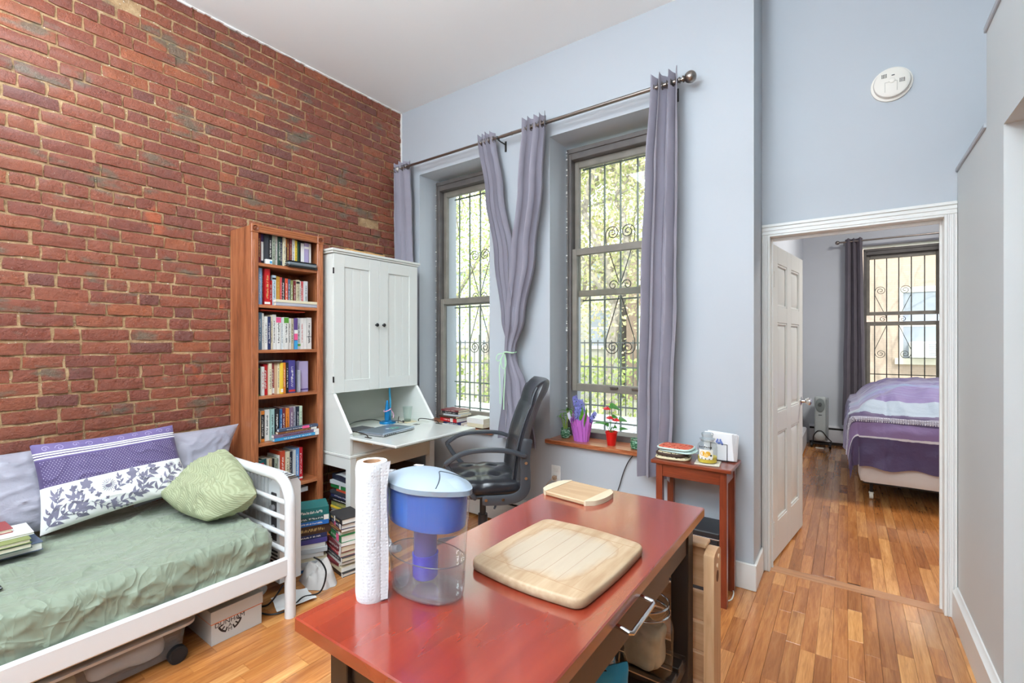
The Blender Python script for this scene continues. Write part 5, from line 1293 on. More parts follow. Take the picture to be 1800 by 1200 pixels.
def pstem(mb, pts, wd=.006):
    q = [(p[0], p[1]) for p in cr([(a, b, 0) for a, b in pts], 6)]
    for a, b in zip(q[:-1], q[1:]):
        dx = (b[0]-a[0])*ASP; dy = b[1]-a[1]; L = max(1e-6, sqrt(dx*dx+dy*dy)); nx, ny = -dy/L*wd/2/ASP, dx/L*wd/2
        poly(mb, [(a[0]+nx, a[1]+ny), (b[0]+nx, b[1]+ny), (b[0]-nx, b[1]-ny), (a[0]-nx, a[1]-ny)])
    return q
fp = MB()
def sprig(pts, L, W, step=4, side=1.0):
    q = pstem(fp, pts)
    for i in range(2, len(q)-1, step):
        a = atan2(q[i+1][1]-q[i][1], (q[i+1][0]-q[i][0])*ASP)
        for s_ in (-1, 1): pleaf(fp, q[i][0], q[i][1], a+s_*.75*side, L*(1-.35*i/len(q)), W)
    a = atan2(q[-1][1]-q[-2][1], (q[-1][0]-q[-2][0])*ASP); pleaf(fp, q[-1][0], q[-1][1], a, L, W)
def flower(u, v, r, n=5, rot=0):
    for k in range(n): pleaf(fp, u, v, rot+2*pi*k/n, r, r*.72)
def burst(u, v, r):
    n = 18
    for k in range(n): a = 2*pi*k/n; pleaf(fp, u+cos(a)*r*.45/ASP, v+sin(a)*r*.45, a, r*.75, r*.10)
    poly(fp, [(u+r*.5*cos(2*pi*k/14)/ASP, v+r*.5*sin(2*pi*k/14)) for k in range(14)])
sprig([(.03, .04), (.10, .12), (.17, .17), (.24, .14)], .15, .045, 3); sprig([(.06, .10), (.06, .2), (.10, .30), (.09, .36)], .11, .03, 3)
sprig([(.20, .05), (.25, .12), (.24, .24), (.20, .30)], .12, .04, 3); sprig([(.40, .06), (.50, .10), (.60, .12), (.68, .18)], .12, .035, 3)
sprig([(.56, .08), (.64, .2), (.66, .30), (.73, .36)], .14, .042, 3); sprig([(.72, .08), (.80, .2), (.88, .30), (.97, .36)], .13, .035, 3)
sprig([(.30, .20), (.36, .12), (.44, .05), (.52, .03)], .07, .022, 3); sprig([(.84, .10), (.9, .16), (.95, .2)], .09, .03, 3); sprig([(.44, .24), (.50, .30), (.50, .40)], .08, .026, 3)
for (u, v, r, k) in ((.20, .40, .050, 5), (.28, .42, .075, 5), (.235, .33, .045, 4), (.31, .33, .045, 4), (.345, .26, .040, 4), (.60, .42, .09, 5), (.735, .43, .075, 5), (.56, .33, .055, 4), (.66, .36, .05, 4), (.36, .16, .03, 4), (.40, .19, .025, 4), (.30, .12, .028, 4), (.43, .13, .03, 4), (.12, .42, .04, 4), (.86, .40, .05, 4)): flower(u, v, r, k, u*9)
burst(.42, .345, .075); burst(.86, .22, .065); burst(.445, .10, .045); burst(.90, .42, .045)
f_ = fp.build('floral_print', M('grey_print', (122, 118, 138), .7), pp, smooth=0, norm=False); f_['kind'] = 'stuff'
dp = MB()
for j in range(13):
    for i in range(44):
        u = .03+.94*(i+(.5 if j % 2 else 0))/44.5; v = .505+j*.0225; r = .0045
        poly(dp, [(u-r/ASP, v), (u, v-r), (u+r/ASP, v), (u, v+r)])
f_ = dp.build('dot_print', M('white_print', (222, 216, 232), .7), pp, smooth=0, norm=False); f_['kind'] = 'stuff'
fp = MB()
for (u, v, r, d) in ((.08, .93, .035, 1), (.17, .925, .04, -1), (.27, .94, .03, 1), (.36, .925, .035, -1), (.47, .94, .035, 1), (.58, .925, .035, -1), (.68, .94, .03, 1), (.78, .925, .04, 1), (.88, .94, .035, -1), (.95, .93, .03, 1)):
    pstem(fp, [(u+d*r*(1-k/12)*cos(k*.75)/ASP*1.3, v+r*(1-k/12)*sin(k*.75)) for k in range(11)], .0055)
f_ = fp.build('swirl_print', M('lilac_print', (176, 164, 200), .7), pp, smooth=0, norm=False); f_['kind'] = 'stuff'
# small black eyeglass hinge-like clip on the sheet at the frame edge
p0 = P(1, 1010, 'x', -2.52); mb = MB(); mb.box(p0[0]-.02, p0[0]+.012, p0[1]-.10, p0[1]+.004, .474, .484, .003); tag(mb.build('glasses_case', M('black_gloss', (0, 0, 0))), 'small black case lying on the sage sheet at the left edge', 'case')

# ------------------------------------------------------------------ under the bed
t = thing('storage_bin', 'clear plastic wheeled storage bin full of linen under the daybed', 'storage bin', (-2.62, .30, 0))
pc = clear('bin_plastic', (228, 230, 232), .2, .12, (214, 216, 218), .18)
y0, y1, x0, x1 = -.28, .862, -2.93, -2.345
mb = MB()
def tub(z, k): 
    dx = k; pts = []; r = .05
    for (cx_, cy_, a0) in ((x1-r-dx, y1-r-dx, 0), (x0+r+dx, y1-r-dx, 90), (x0+r+dx, y0+r+dx, 180), (x1-r-dx, y0+r+dx, 270)):
        for q in range(6): a = radians(a0+q*18); pts.append((cx_+r*cos(a), cy_+r*sin(a), z))
    return pts
rings = [tub(.022, .022), tub(.035, .016), tub(.145, .004)]; n = len(rings[0])
mb.add(sum(rings, []), [(i*n+k, i*n+(k+1) % n, (i+1)*n+(k+1) % n, (i+1)*n+k) for i in range(2) for k in range(n)]+[tuple(range(n))]); mb.build('tub', pc, t)
mb = MB(); rings = [tub(.145, -.004), tub(.149, -.020), tub(.160, -.020), tub(.168, -.006), tub(.168, .01), tub(.160, .018)]
mb.add(sum(rings, []), [(i*n+k, i*n+(k+1) % n, (i+1)*n+(k+1) % n, (i+1)*n+k) for i in range(5) for k in range(n)]+[tuple(5*n+k for k in range(n))]); mb.build('lid', M('lid_plastic', (206, 200, 194), .35), t)
for (yy, xx) in ((y1-.055, x1+.002), (y0+.08, x1+.002)):
    mb = MB(); mb.cyl((xx-.012, yy, .036), (xx+.012, yy, .036), .036, n=28); mb.cyl((xx+.012, yy, .036), (xx+.015, yy, .036), .028, n=24); mb.build('wheel', M('black_wheel', (28, 28, 30), .6), t)
lr = random.Random(6)
for k, (yy, c, l) in enumerate(((.65, (236, 236, 234), 'crumpled white linen inside the storage bin'), (.36, (214, 196, 150), 'folded yellowish cloth inside the storage bin'), (.07, (176, 180, 190), 'folded grey blue cloth inside the storage bin'))):
    mb = MB(); rbox(mb, x0+.05, x1-.028, yy-.13, yy+.14, .03, .118, .04, .012, lambda p: -.004+.010*noise.noise(Vector((p[0]*11+k*5, p[1]*11, p[2]*16)))-.006*max(0, 1-abs(noise.noise(Vector((p[0]*7, p[1]*9+k, p[2]*9))))*3)**2, 'tfrlbd')
    tag(mb.build('linen', M('linen_%d' % k, c, .85, bump=(20, .3, .01)), None, smooth=70), l, 'linen')
# shoe box
bxm = M('grey_card', (204, 202, 196), .6)
t = thing('shoe_box', 'light grey shoe box with an orange rim and a round black logo under the daybed', 'box', (-2.44, 1.06, 0))
sx0, sx1, sy0, sy1 = -2.63, -2.336, .935, 1.165
mb = MB(); mb.box(sx0+.004, sx1-.002, sy0+.003, sy1-.003, 0, .10, .001); bodyb = mb.build('body', bxm, t)
mb = MB(); mb.box(sx0+.002, sx1-.0005, sy0+.001, sy1-.001, .0955, .1005); mb.build('orange_rim', M('orange_card', (222, 112, 56), .6), t)
mb = MB(); mb.box(sx0, sx1+.002, sy0-.001, sy1+.001, .100, .155, .001); mb.build('lid', M('grey_card_lid', (196, 193, 186), .6), t)
def text_mesh(body, size, m, mat, parent, name='lettering', ext=.0003, space=1.0, font_shear=0):
    cu = bpy.data.curves.new('txt', 'FONT'); cu.body = body; cu.size = size; cu.extrude = ext; cu.align_x = 'CENTER'; cu.align_y = 'CENTER'; cu.resolution_u = 3; cu.space_character = space
    o = bpy.data.objects.new('txt', cu); COL.objects.link(o); dg = bpy.context.evaluated_depsgraph_get(); me0 = bpy.data.meshes.new_from_object(o.evaluated_get(dg))
    mb = MB(m); mb.add([v.co for v in me0.vertices], [tuple(p.vertices) for p in me0.polygons]); bpy.data.objects.remove(o); bpy.data.curves.remove(cu); bpy.data.meshes.remove(me0)
    o = mb.build(name, mat, parent, smooth=0); o['kind'] = 'stuff'; return o
def face_x(x, y, z, rz=0): # text plane facing +x, text running along +y
    return Matrix(((0, 0, 1, x), (1, 0, 0, y), (0, 1, 0, z), (0, 0, 0, 1))) @ Matrix.Rotation(rz, 4, 'Z')
lx_, ly_, lz_ = sx1-.0018, sy0+.082, .088
mb = MB(face_x(lx_, ly_, lz_))
def arcseg(mb, r0, r1, a0, a1, n=8):
    pts = [(r1*cos(radians(a0+(a1-a0)*k/n)), r1*sin(radians(a0+(a1-a0)*k/n))) for k in range(n+1)]+[(r0*cos(radians(a1-(a1-a0)*k/n)), r0*sin(radians(a1-(a1-a0)*k/n))) for k in range(n+1)]
    mb.prism(pts, 'z', 0, .0006)
logo = M('dark_print', (44, 34, 32), .6)
for (a0, a1) in ((196, 250), (290, 344)):
    arcseg(mb, .046, .054, a0, a1)
    for q in (a0+3, (a0+a1)/2, a1-3):
        c, s_ = cos(radians(q)), sin(radians(q)); mb.prism([(.032*c-.003*s_, .032*s_+.003*c), (.048*c-.003*s_, .048*s_+.003*c), (.048*c+.003*s_, .048*s_-.003*c), (.032*c+.003*s_, .032*s_-.003*c)], 'z', 0, .0006)
mb.build('logo', logo, bodyb, smooth=0)['kind'] = 'stuff'
text_mesh('DUNHAM', .030, face_x(lx_, ly_, .084), logo, bodyb); text_mesh('A', .024, face_x(lx_, ly_, .062), logo, bodyb); text_mesh('M', .024, face_x(lx_, ly_, .043), logo, bodyb)
# oil radiator behind the daybed end
rw = M('radiator_white', (222, 224, 224), .35)
t = thing('oil_radiator', 'white portable oil radiator with a dark control panel between daybed and bookcase', 'heater', (-2.60, 1.39, 0))
X0, X1, Y0, Y1 = -2.95, -2.475, 1.325, 1.445
for k in range(9):
    x = X0+.02+k*.0415; mb = MB(); rbox(mb, x-.017, x+.017, Y0+.004, Y1-.004, .09, .625, .016, .02, lambda p: 0, 'tfrlbd'); mb.build('fin', rw, t)
mb = MB(); mb.prism([(Y0, .08), (Y1, .08), (Y1, .60), (Y1-.03, .645), (Y0+.03, .645), (Y0, .60)], 'x', X1-.105, X1-.0); fr = mb.build('control_housing', rw, t)
mb = MB(); mb.box(X1-.085, X1-.03, Y0-.004, Y0+.004, .30, .56, .004); mb.build('control_panel', M('panel_dark', (62, 60, 62), .35), fr)
for z in (.37, .48): mb = MB(); mb.cyl((X1-.057, Y0-.004, z), (X1-.057, Y0-.018, z), .017, n=20); mb.build('dial', M('dial_grey', (150, 150, 152), .4), fr)
mb = MB()
for k in range(14): x = X0+.03+k*.037; mb.box(x, x+.016, Y0+.035, Y1-.035, .6255 if x < X1-.11 else .6445, .628 if x < X1-.11 else .6465)
mb.build('vent_slots', M('vent_dark', (52, 54, 56), .7), t, smooth=0)['kind'] = 'stuff'
mb = MB(); mb.box(X0+.0, X1-.10, Y0+.008, Y1-.008, .626, .640, .006); mb.build('top_cover', rw, t)
mb = MB()
for k in range(16): x = X0+.02+k*.027; mb.box(x, x+.010, Y0+.03, Y1-.03, .6395, .6412)
mb.build('grille_slots', MC['vent_dark'], t, smooth=0)['kind'] = 'stuff'
mb = MB()
for k in range(8): z = .12+k*.02; mb.box(X1-.09, X1-.02, Y0-.003, Y0+.002, z, z+.008)
mb.build('side_slots', MC['vent_dark'], t, smooth=0)['kind'] = 'stuff'
for x in (X0+.09, X1-.13):
    mb = MB(); mb.beam((x, Y0-.03, .055), (x, Y1+.01, .055), .03, .02, .006)
    mb.build('foot_bar', rw, t)
    for y in (Y0-.035, Y1+.0):
        mb = MB(); mb.cyl((x-.014, y, .028), (x+.014, y, .028), .028, n=20); mb.box(x-.02, x+.02, y-.02, y+.02, .05, .075, .008); mb.build('caster', M('caster_grey', (196, 200, 202), .4), t)
mb = MB(); mb.tube(cr([(-2.43, 1.32, .09), (-2.45, 1.25, .012), (-2.52, 1.20, .006), (-2.45, 1.19, .006), (-2.36, 1.22, .006), (-2.33, 1.30, .006), (-2.38, 1.40, .006), (-2.33, 1.47, .02), (-2.32, 1.50, .11), (-2.35, 1.49, .17), (-2.375, 1.46, .20)], 7), .0045, 8); tag(mb.build('power_cord', BLACKP), 'black power cord winding over the floor under the radiator', 'cord')

# crumpled grey tote bag and paper on the floor
tot = M('tote_cloth', (206, 202, 198), .85, bump=(40, .2, .006))
def crumple(cx_, cy_, rx, ry, h, seed, n=46):
    mb = MB()
    def f(u, v):
        a = 2*pi*u; r = v; bx_ = cx_+rx*r*cos(a)*(1+.25*noise.noise(Vector((cos(a)*2, sin(a)*2, seed)))); by_ = cy_+ry*r*sin(a)*(1+.25*noise.noise(Vector((cos(a)*2, sin(a)*2, seed+4))))
        e = noise.noise(Vector((bx_*14, by_*14, seed))); rd = max(0, 1-abs(noise.noise(Vector((bx_*11+seed, by_*11, 2))))*2.6)+.8*max(0, 1-abs(noise.noise(Vector((bx_*19+seed, by_*23, 7))))*2.6)
        return (bx_, by_, max(.002, h*(1-r**2)*(.35+.9*abs(noise.noise(Vector((bx_*9+seed, by_*9, 5))))+.3*e)+.035*rd*(1-r**3)))
    mb.grid(n, n//2, f); mb.grid(n, 4, lambda u, v: (lambda p: (p[0], p[1], .001))(f(u, v))); return mb
mb = crumple(-2.475, 1.552, .125, .085, .17, 3.2); tag(mb.build('tote_bag', tot, None, smooth=50), 'crumpled pale grey cloth bag lying on the floor before the book stacks', 'bag')
mb = MB()
c4 = [(-2.50, 1.29), (-2.36, 1.25), (-2.295, 1.43), (-2.44, 1.46)]
def papf(u, v, o=0):
    x = (c4[0][0]*(1-u)*(1-v)+c4[1][0]*u*(1-v)+c4[2][0]*u*v+c4[3][0]*(1-u)*v); y = (c4[0][1]*(1-u)*(1-v)+c4[1][1]*u*(1-v)+c4[2][1]*u*v+c4[3][1]*(1-u)*v)
    return (x, y, .011+.008*sin(u*5+v*3)+.007*noise.noise(Vector((u*4, v*4, 1)))+o)
mb.grid(16, 16, papf); mb.grid(16, 16, lambda u, v: papf(u, v, .0008)); tag(mb.build('paper_towel_sheet', M('paper_white', (0, 0, 0)), None, smooth=60), 'white crumpled paper lying on the floor by the daybed leg', 'paper')
# ------------------------------------------------------------------ office chair
lea = M('black_leather', (34, 36, 42), .28, bump=(35, .25, .004), coat=.2); plk = M('chair_plastic', (62, 66, 72), .38); 
CXC, CYC = -1.915, 2.36; th_ = radians(43)
CM = TR(CXC, CYC, 0, th_)          # local -x = facing
t = thing('office_chair', 'black leather office chair with arm loops, turned away from the secretary flap', 'chair', (CXC, CYC, 0), th_)
def ctr(p): return CM @ Vector(p)
mb = MB(CM)
def seatd(p):
    tuft = 0
    for (a, b) in ((-.10, -.11), (-.10, .11), (.08, -.11), (.08, .11)):
        d = sqrt((p[0]-a)**2+(p[1]-b)**2); tuft -= .018*math.exp(-(d/.035)**2)
    f = -.008*math.exp(-(abs(p[1])-.11)**2/.0004)*(1 if abs(p[0]) < .15 else 0)-.006*math.exp(-(p[0]+.02)**2/.0006)
    return (tuft+f)*(1 if p[2] > .5 else 0)+.006*noise.noise(Vector((p[0]*12, p[1]*12, 1)))+.02*max(0, 1-(p[0]/.25)**2)*max(0, 1-(p[1]/.24)**2)*(1 if p[2] > .5 else 0)
rbox(mb, -.26, .22, -.245, .245, .455, .545, .042, .013, seatd, 'tfrlbd'); mb.build('seat', lea, t, smooth=80)
mb = MB(CM); mb.box(-.24, .21, -.225, .225, .435, .460, .012); mb.build('seat_shell', plk, t)
# backrest: curved slab built from a side profile
def bprof(v): # centre line (x, z) and thickness
    x = .225+.035*sin(v*pi)*-1+.17*v+.02*v*v; z = .475+.665*v; return x, z
def backf(u, v, s):
    x, z = bprof(v); th = .048*(1+.0*v); 
    if v > .8: th *= 1+.35*sin((v-.8)/.2*pi)
    wd = .235*(1-.10*(2*v-1)**4)*(1-.12*v)
    e = min(1, (1-abs(2*u-1)**6))**.5; ev = min(1, (1-abs(2*v-1)**14))**.5
    crease = .010*math.exp(-((v-.76)/.012)**2)+.005*math.exp(-((v-.38)/.012)**2) if s > 0 else 0
    wrap = -.045*(abs(2*u-1)**2.2)    # sides wrap forward
    k = th*e*ev-crease*e*ev
    return (x+wrap-(k if s > 0 else -k*.55), (2*u-1)*wd, z)
mb = MB(CM); mb.grid(28, 60, lambda u, v: backf(u, v, 1)); mb.build('backrest_front', lea, t, smooth=80, norm=False)
mb = MB(CM); mb.grid(28, 60, lambda u, v: backf(u, v, -1)); mb.build('backrest_shell', M('grey_back_shell', (92, 94, 98), .45), t, smooth=80, norm=False)
mb = MB(CM); mb.tube([backf(.03, v/30, 1) for v in range(2, 29)], .006, 8); mb.tube([backf(.97, v/30, 1) for v in range(2, 29)], .006, 8); mb.build('piping', plk, t)
for s_ in (-1, 1):
    y = s_*.285
    mb = MB(CM); pts = cr([(.235, y, .700), (.12, y, .735), (-.03, y, .742), (-.15, y, .722), (-.24, y, .665)], 7)
    mb.sweep(pts, .050, .026, e=.6)
    ar = mb.build('armrest', plk, t)
    mb = MB(CM); pts = cr([(-.235, y, .672), (-.19, y, .60), (-.12, y*.98, .52), (-.06, y*.95, .455)], 6)
    mb.sweep(pts, .036, .028, e=.6)
    mb.build('arm_support', plk, t)
    mb = MB(CM); pts = cr([(.25, y*.97, .80), (.232, y*.97, .70), (.235, y*.97, .58), (.225, y*.97, .49), (.15, y*.95, .446), (-.02, y*.9, .438)], 7)
    mb.sweep(pts, .062, .022, up=(0, 1, 0), e=.6)
    mb.build('side_frame', plk, t)
    mb = MB(CM)
    for (x, z) in ((.236, .66), (.236, .57)): mb.cyl((x, y*.97+s_*.010, z), (x, y*.97+s_*.016, z), .009, n=14)
    for x in (.10, .0): mb.cyl((x, y*.93+s_*.010, .447), (x, y*.93+s_*.018, .447), .009, n=14)
    mb.build('bolt', CHROME, t)['kind'] = 'stuff'
mb = MB(CM); mb.box(-.09, .11, -.08, .08, .385, .438, .01); mb.tube([(.06, -.08, .405), (.06, -.24, .40), (.05, -.27, .395)], .007, 8); mb.build('tilt_mechanism', plk, t)
mb = MB(CM); mb.cyl((0, 0, .11), (0, 0, .27), .034, .030, n=20); mb.cyl((0, 0, .26), (0, 0, .39), .020, n=18); mb.build('gas_column', M('column_black', (38, 40, 44), .35), t)
for k in range(5):
    a = k*2*pi/5+.3; d = Vector((cos(a), sin(a), 0))
    mb = MB(CM); p = [(0, 0, .105), tuple(d*.15+Vector((0, 0, .095))), tuple(d*.30+Vector((0, 0, .068)))]
    mb.tube(p, [.026, .020, .015], 10); l_ = mb.build('base_leg', plk, t)
    mb = MB(CM); q = d*.30; n_ = Vector((-d.y, d.x, 0))
    for s_ in (-1, 1): mb.cyl(q+n_*s_*.008+Vector((0, 0, .027)), q+n_*s_*.024+Vector((0, 0, .027)), .027, n=16)
    mb.cyl(q+Vector((0, 0, .03)), q+Vector((0, 0, .07)), .008, n=10); mb.build('caster', BLACKP, l_)

# ------------------------------------------------------------------ kitchen island table
TX0, TX1, TY0, TY1, TZ = -.850, -.362, .483, 1.545, .86
top_m = NT('cherry_lacquer'); ob = top_m.obj()
vv = top_m.mapping(ob, (9, .9, 9)); f = top_m.noise(vv, 1.4, 4, .5, .1); f2 = top_m.noise(ob, 3, 3)
c_ = top_m.ramp(f, [(.3, C(112, 35, 20)), (.5, C(134, 44, 25)), (.7, C(146, 54, 30))]); c_ = top_m.mix(top_m.math('MULTIPLY', top_m.ramp(f2, [(.4, (0, 0, 0, 1)), (.7, (1, 1, 1, 1))]), .10), c_, C(166, 72, 50))
sc = top_m.ramp(top_m.noise(ob, 150, 2), [(.74, (0, 0, 0, 1)), (.8, (1, 1, 1, 1))]); c_ = top_m.mix(top_m.math('MULTIPLY', sc, .05), c_, C(196, 120, 96))
top_m.l(c_, top_m.p.inputs['Base Color']); top_m.l(top_m.ramp(top_m.noise(ob, 12, 4), [(.3, (.23, .23, .23, 1)), (.7, (.27, .27, .27, 1))]), top_m.p.inputs['Roughness']); top_m.p.inputs['Coat Weight'].default_value = 1; top_m.p.inputs['Coat IOR'].default_value = 1.85; top_m.p.inputs['Coat Roughness'].default_value = .13
pass
esp = M('espresso_paint', (44, 34, 28), .35); apr = M('apron_brown', (92, 66, 48), .4)
t = thing('kitchen_table', 'kitchen island table with a cherry red top, black legs and a chrome drawer pull', 'table', ((TX0+TX1)/2, (TY0+TY1)/2, 0))
mb = MB(); mb.box(TX0, TX1, TY0, TY1, TZ-.028, TZ, .0025); mb.build('tabletop', top_m.mat, t)
for x in (TX0+.04, TX1-.022-.052):
    for y in (TY0+.05, TY1-.05-.052): mb = MB(); mb.box(x, x+.052, y, y+.052, 0, TZ-.0285, .002); mb.build('leg', esp, t)
for x in (TX0+.05, TX1-.046): mb = MB(); mb.box(x, x+.018, TY0+.102, TY1-.102, TZ-.118, TZ-.0285, .001); mb.build('side_apron', apr, t)
for y in (TY0+.06, TY1-.08): mb = MB(); mb.box(TX0+.092, TX1-.074, y, y+.018, TZ-.118, TZ-.0285, .001); mb.build('end_apron', esp, t)
mb = MB(); mb.box(TX1-.030, TX1-.016, .64, 1.24, TZ-.112, TZ-.032, .002); dwr = mb.build('drawer', apr, t)
mb = MB(); hz = TZ-.042; xh = TX1-.016
mb.tube([(xh, .876, hz), (xh+.012, .876, hz), (xh+.034, .874, hz-.004), (xh+.038, .880, hz-.006), (xh+.038, 1.004, hz-.006), (xh+.034, 1.010, hz-.004), (xh+.012, 1.008, hz), (xh, 1.008, hz)], .0048, 12); mb.build('drawer_pull', CHROME, dwr)
mb = MB(); mb.box(TX0+.052, TX0+.072, TY0+.1, TY1-.1, .395, .425, .002); mb.box(TX1-.052, TX1-.030, TY0+.1, TY1-.1, .395, .425, .002); mb.build('shelf_rail', esp, t)
for k in range(14): y = TY0+.075+k*.068; mb = MB(); mb.box(TX0+.05, TX1-.03, y, y+.048, .426, .440, .002); mb.build('shelf_slat', esp, t)
SHZ = .4402
# cutting boards
def rrect(x0, x1, y0, y1, r, bow=0.0, n=6):
    pts = []
    for (cx_, cy_, a0) in ((x1-r, y1-r, 0), (x0+r, y1-r, 90), (x0+r, y0+r, 180), (x1-r, y0+r, 270)):
        for k in range(n+1): a = radians(a0+90*k/n); pts.append((cx_+r*cos(a), cy_+r*sin(a)))
    out = []
    for i, p in enumerate(pts):
        out.append(p); q = pts[(i+1) % len(pts)]
        if sqrt((p[0]-q[0])**2+(p[1]-q[1])**2) > .05:
            for k in range(1, 10):
                u = k/10; x = p[0]+(q[0]-p[0])*u; y = p[1]+(q[1]-p[1])*u; b = bow*sin(pi*u)
                if abs(p[0]-q[0]) > abs(p[1]-q[1]): y += b if y > (y0+y1)/2 else -b
                else: x += b*.5 if x > (x0+x1)/2 else -b*.5
                out.append((x, y))
    return out
def slab(mb, pts, z0, z1, e):
    cx_ = sum(p[0] for p in pts)/len(pts); cy_ = sum(p[1] for p in pts)/len(pts); n = len(pts); vs_ = []
    def ring(z, d):
        for p in pts:
            L = sqrt((p[0]-cx_)**2+(p[1]-cy_)**2); k = 1-d/L; vs_.append((cx_+(p[0]-cx_)*k, cy_+(p[1]-cy_)*k, z))
    prof = [(z0, e), (z0+e*.6, e*.15), ((z0+z1)/2, 0), (z1-e*.6, e*.15), (z1-e*.15, e*.6), (z1, e*1.4)]
    for z, d in prof: ring(z, d)
    fs = [(i*n+k, i*n+(k+1) % n, (i+1)*n+(k+1) % n, (i+1)*n+k) for i in range(len(prof)-1) for k in range(n)]
    fs += [tuple(range(n))[::-1], tuple((len(prof)-1)*n+k for k in range(n))]; mb.add(vs_, fs)
bw = wood('maple_board', (170, 142, 112), (190, 166, 138), (202, 180, 154), (12, 1.4, 12), .5, 0, 2, .05); bwl = wood('maple_board_pale', (190, 172, 142), (202, 186, 158), (208, 194, 168), (12, 2, 12), .5, 0, 2, .04)
bwx = wood('maple_board_cross', (164, 130, 96), (182, 150, 116), (194, 166, 132), (1.4, 12, 12), .5, 0, 2, .05)
wb = NT('worn_maple'); ob = wb.obj(); sx = wb.n('ShaderNodeSeparateXYZ'); wb.l(ob, sx.inputs[0])
g_ = wb.noise(wb.mapping(ob, (14, 1.6, 14)), 3, 4, .6); c_ = wb.ramp(g_, [(.3, C(158, 128, 98)), (.5, C(172, 146, 116)), (.72, C(184, 160, 132))])
dx = wb.math('POWER', wb.math('ABSOLUTE', wb.math('DIVIDE', sx.outputs[0], .118)), 3.0); dy = wb.math('POWER', wb.math('ABSOLUTE', wb.math('DIVIDE', sx.outputs[1], .130)), 3.0)
m_ = wb.math('ADD', wb.math('ADD', dx, dy), wb.math('MULTIPLY', wb.math('SUBTRACT', wb.noise(ob, 14, 3), .5), 1.3)); mm = wb.ramp(m_, [(.45, (1, 1, 1, 1)), (1.0, (0, 0, 0, 1))])
c_ = wb.mix(wb.math('MULTIPLY', mm, .7), c_, C(176, 164, 147)); rim = wb.ramp(m_, [(.8, (0, 0, 0, 1)), (1.1, (1, 1, 1, 1)), (1.7, (0, 0, 0, 1))]); c_ = wb.mix(wb.math('MULTIPLY', rim, .35), c_, C(144, 104, 70))
wb.l(c_, wb.p.inputs['Base Color']); wb.p.inputs['Roughness'].default_value = .55
t = thing('cutting_board', 'large thick maple cutting board lying in the middle of the cherry table', 'cutting board', (-.553, .972, TZ))
m = TR(-.553, .972, 0, radians(-2)); mb = MB(m); slab(mb, rrect(-.146, .146, -.163, .163, .028, .010), TZ+.0005, TZ+.023, .006); b1 = mb.build('board', wb.mat, t, smooth=50)
for q in (.125, -.1255): mb = MB(m); mb.box(-.135, .135, q, q+.0005, TZ+.0226, TZ+.0234); mb.build('end_joint', M('board_joint', (176, 138, 104), .6), b1, smooth=0)
mb = MB(m)
for k in range(1, 7): x = -.145+k*.0415; mb.box(x, x+.0003, -.124, .124, TZ+.0228, TZ+.0233)
mb.build('strip_joint', MC['board_joint'], b1, smooth=0)['kind'] = 'stuff'
t = thing('cutting_board', 'small thin cutting board with pale end strips at the far end of the cherry table', 'cutting board', (-.745, 1.430, TZ))
m = TR(-.745, 1.430, 0, radians(-6)); mb = MB(m); mb.box(-.078, .078, -.080, .080, TZ+.0005, TZ+.0145, .003); mb.build('board', bwx, t)
for s_ in (-1, 1):
    pts = [(-.002, -.080), (-.002, .080)]+[(s_*-.0+(.030*(1-((k/8)*2-1)**2)**.5*1+.004), .080-.160*k/8) for k in range(0, 9)]
    mb = MB(m @ Matrix.Translation((s_*.078, 0, 0)) @ Matrix.Rotation(0 if s_ > 0 else pi, 4, 'Z')); mb.prism(pts[:2]+pts[2:], 'z', TZ+.0003, TZ+.0155); mb.build('end_strip', bwl, t, smooth=30)
# paper towel roll
tw = NT('embossed_tissue'); tw.p.inputs['Base Color'].default_value = C(216, 217, 219); tw.p.inputs['Roughness'].default_value = .9
vo = tw.n('ShaderNodeTexVoronoi'); vo.inputs['Scale'].default_value = 190; vo.inputs['Randomness'].default_value = .35; tw.l(tw.mapping(tw.obj(), (1, 1, .8)), vo.inputs['Vector']); tw.bump(tw.ramp(vo.outputs['Distance'], [(.05, (0, 0, 0, 1)), (.5, (1, 1, 1, 1))]), .35, .002)
rx_, ry_ = -.790, .615
t = thing('paper_towel_roll', 'white paper towel roll standing on the front left of the cherry table', 'paper towel', (rx_, ry_, TZ))
def rollf(u, v):
    a = 2*pi*u; r = .0325+.0006*noise.noise(Vector((cos(a)*3, sin(a)*3, v*8))); 
    if v < .04: r -= .002*(1-v/.04)
    if v > .96: r -= .003*((v-.96)/.04)
    return (rx_+r*cos(a), ry_+r*sin(a), TZ+.276*v)
mb = MB(); mb.grid(56, 40, rollf); n_ = [(.0295, .276), (.0185, .276), (.0185, .20)]; mb.lathe(n_, (rx_, ry_, TZ), 56, cap=False); mb.lathe([(.0001, .0005), (.0305, .0005)], (rx_, ry_, TZ), 56, cap=False); mb.build('tissue', tw.mat, t, smooth=60)
mb = MB(); mb.lathe([(.0183, .001), (.0183, .2755), (.0172, .2755), (.0172, .001)], (rx_, ry_, TZ), 40, cap=False); mb.build('cardboard_core', M('core_card', (176, 136, 104), .85), t)
mb = MB(); 
def flapf(u, v, o=0):
    a = radians(-8)+.0*u; L = .012*u*(1+.8*max(0, v-.8)*3+.5*sin(v*6)*0.3)
    bx_ = rx_+.0328*cos(a); by_ = ry_+.0328*sin(a); return (bx_+L*sin(.5)*1.2+o, by_+L, TZ+.004+.272*v+.004*u*v)
mb.grid(6, 30, flapf); mb.build('loose_edge', tw.mat, t, smooth=60)
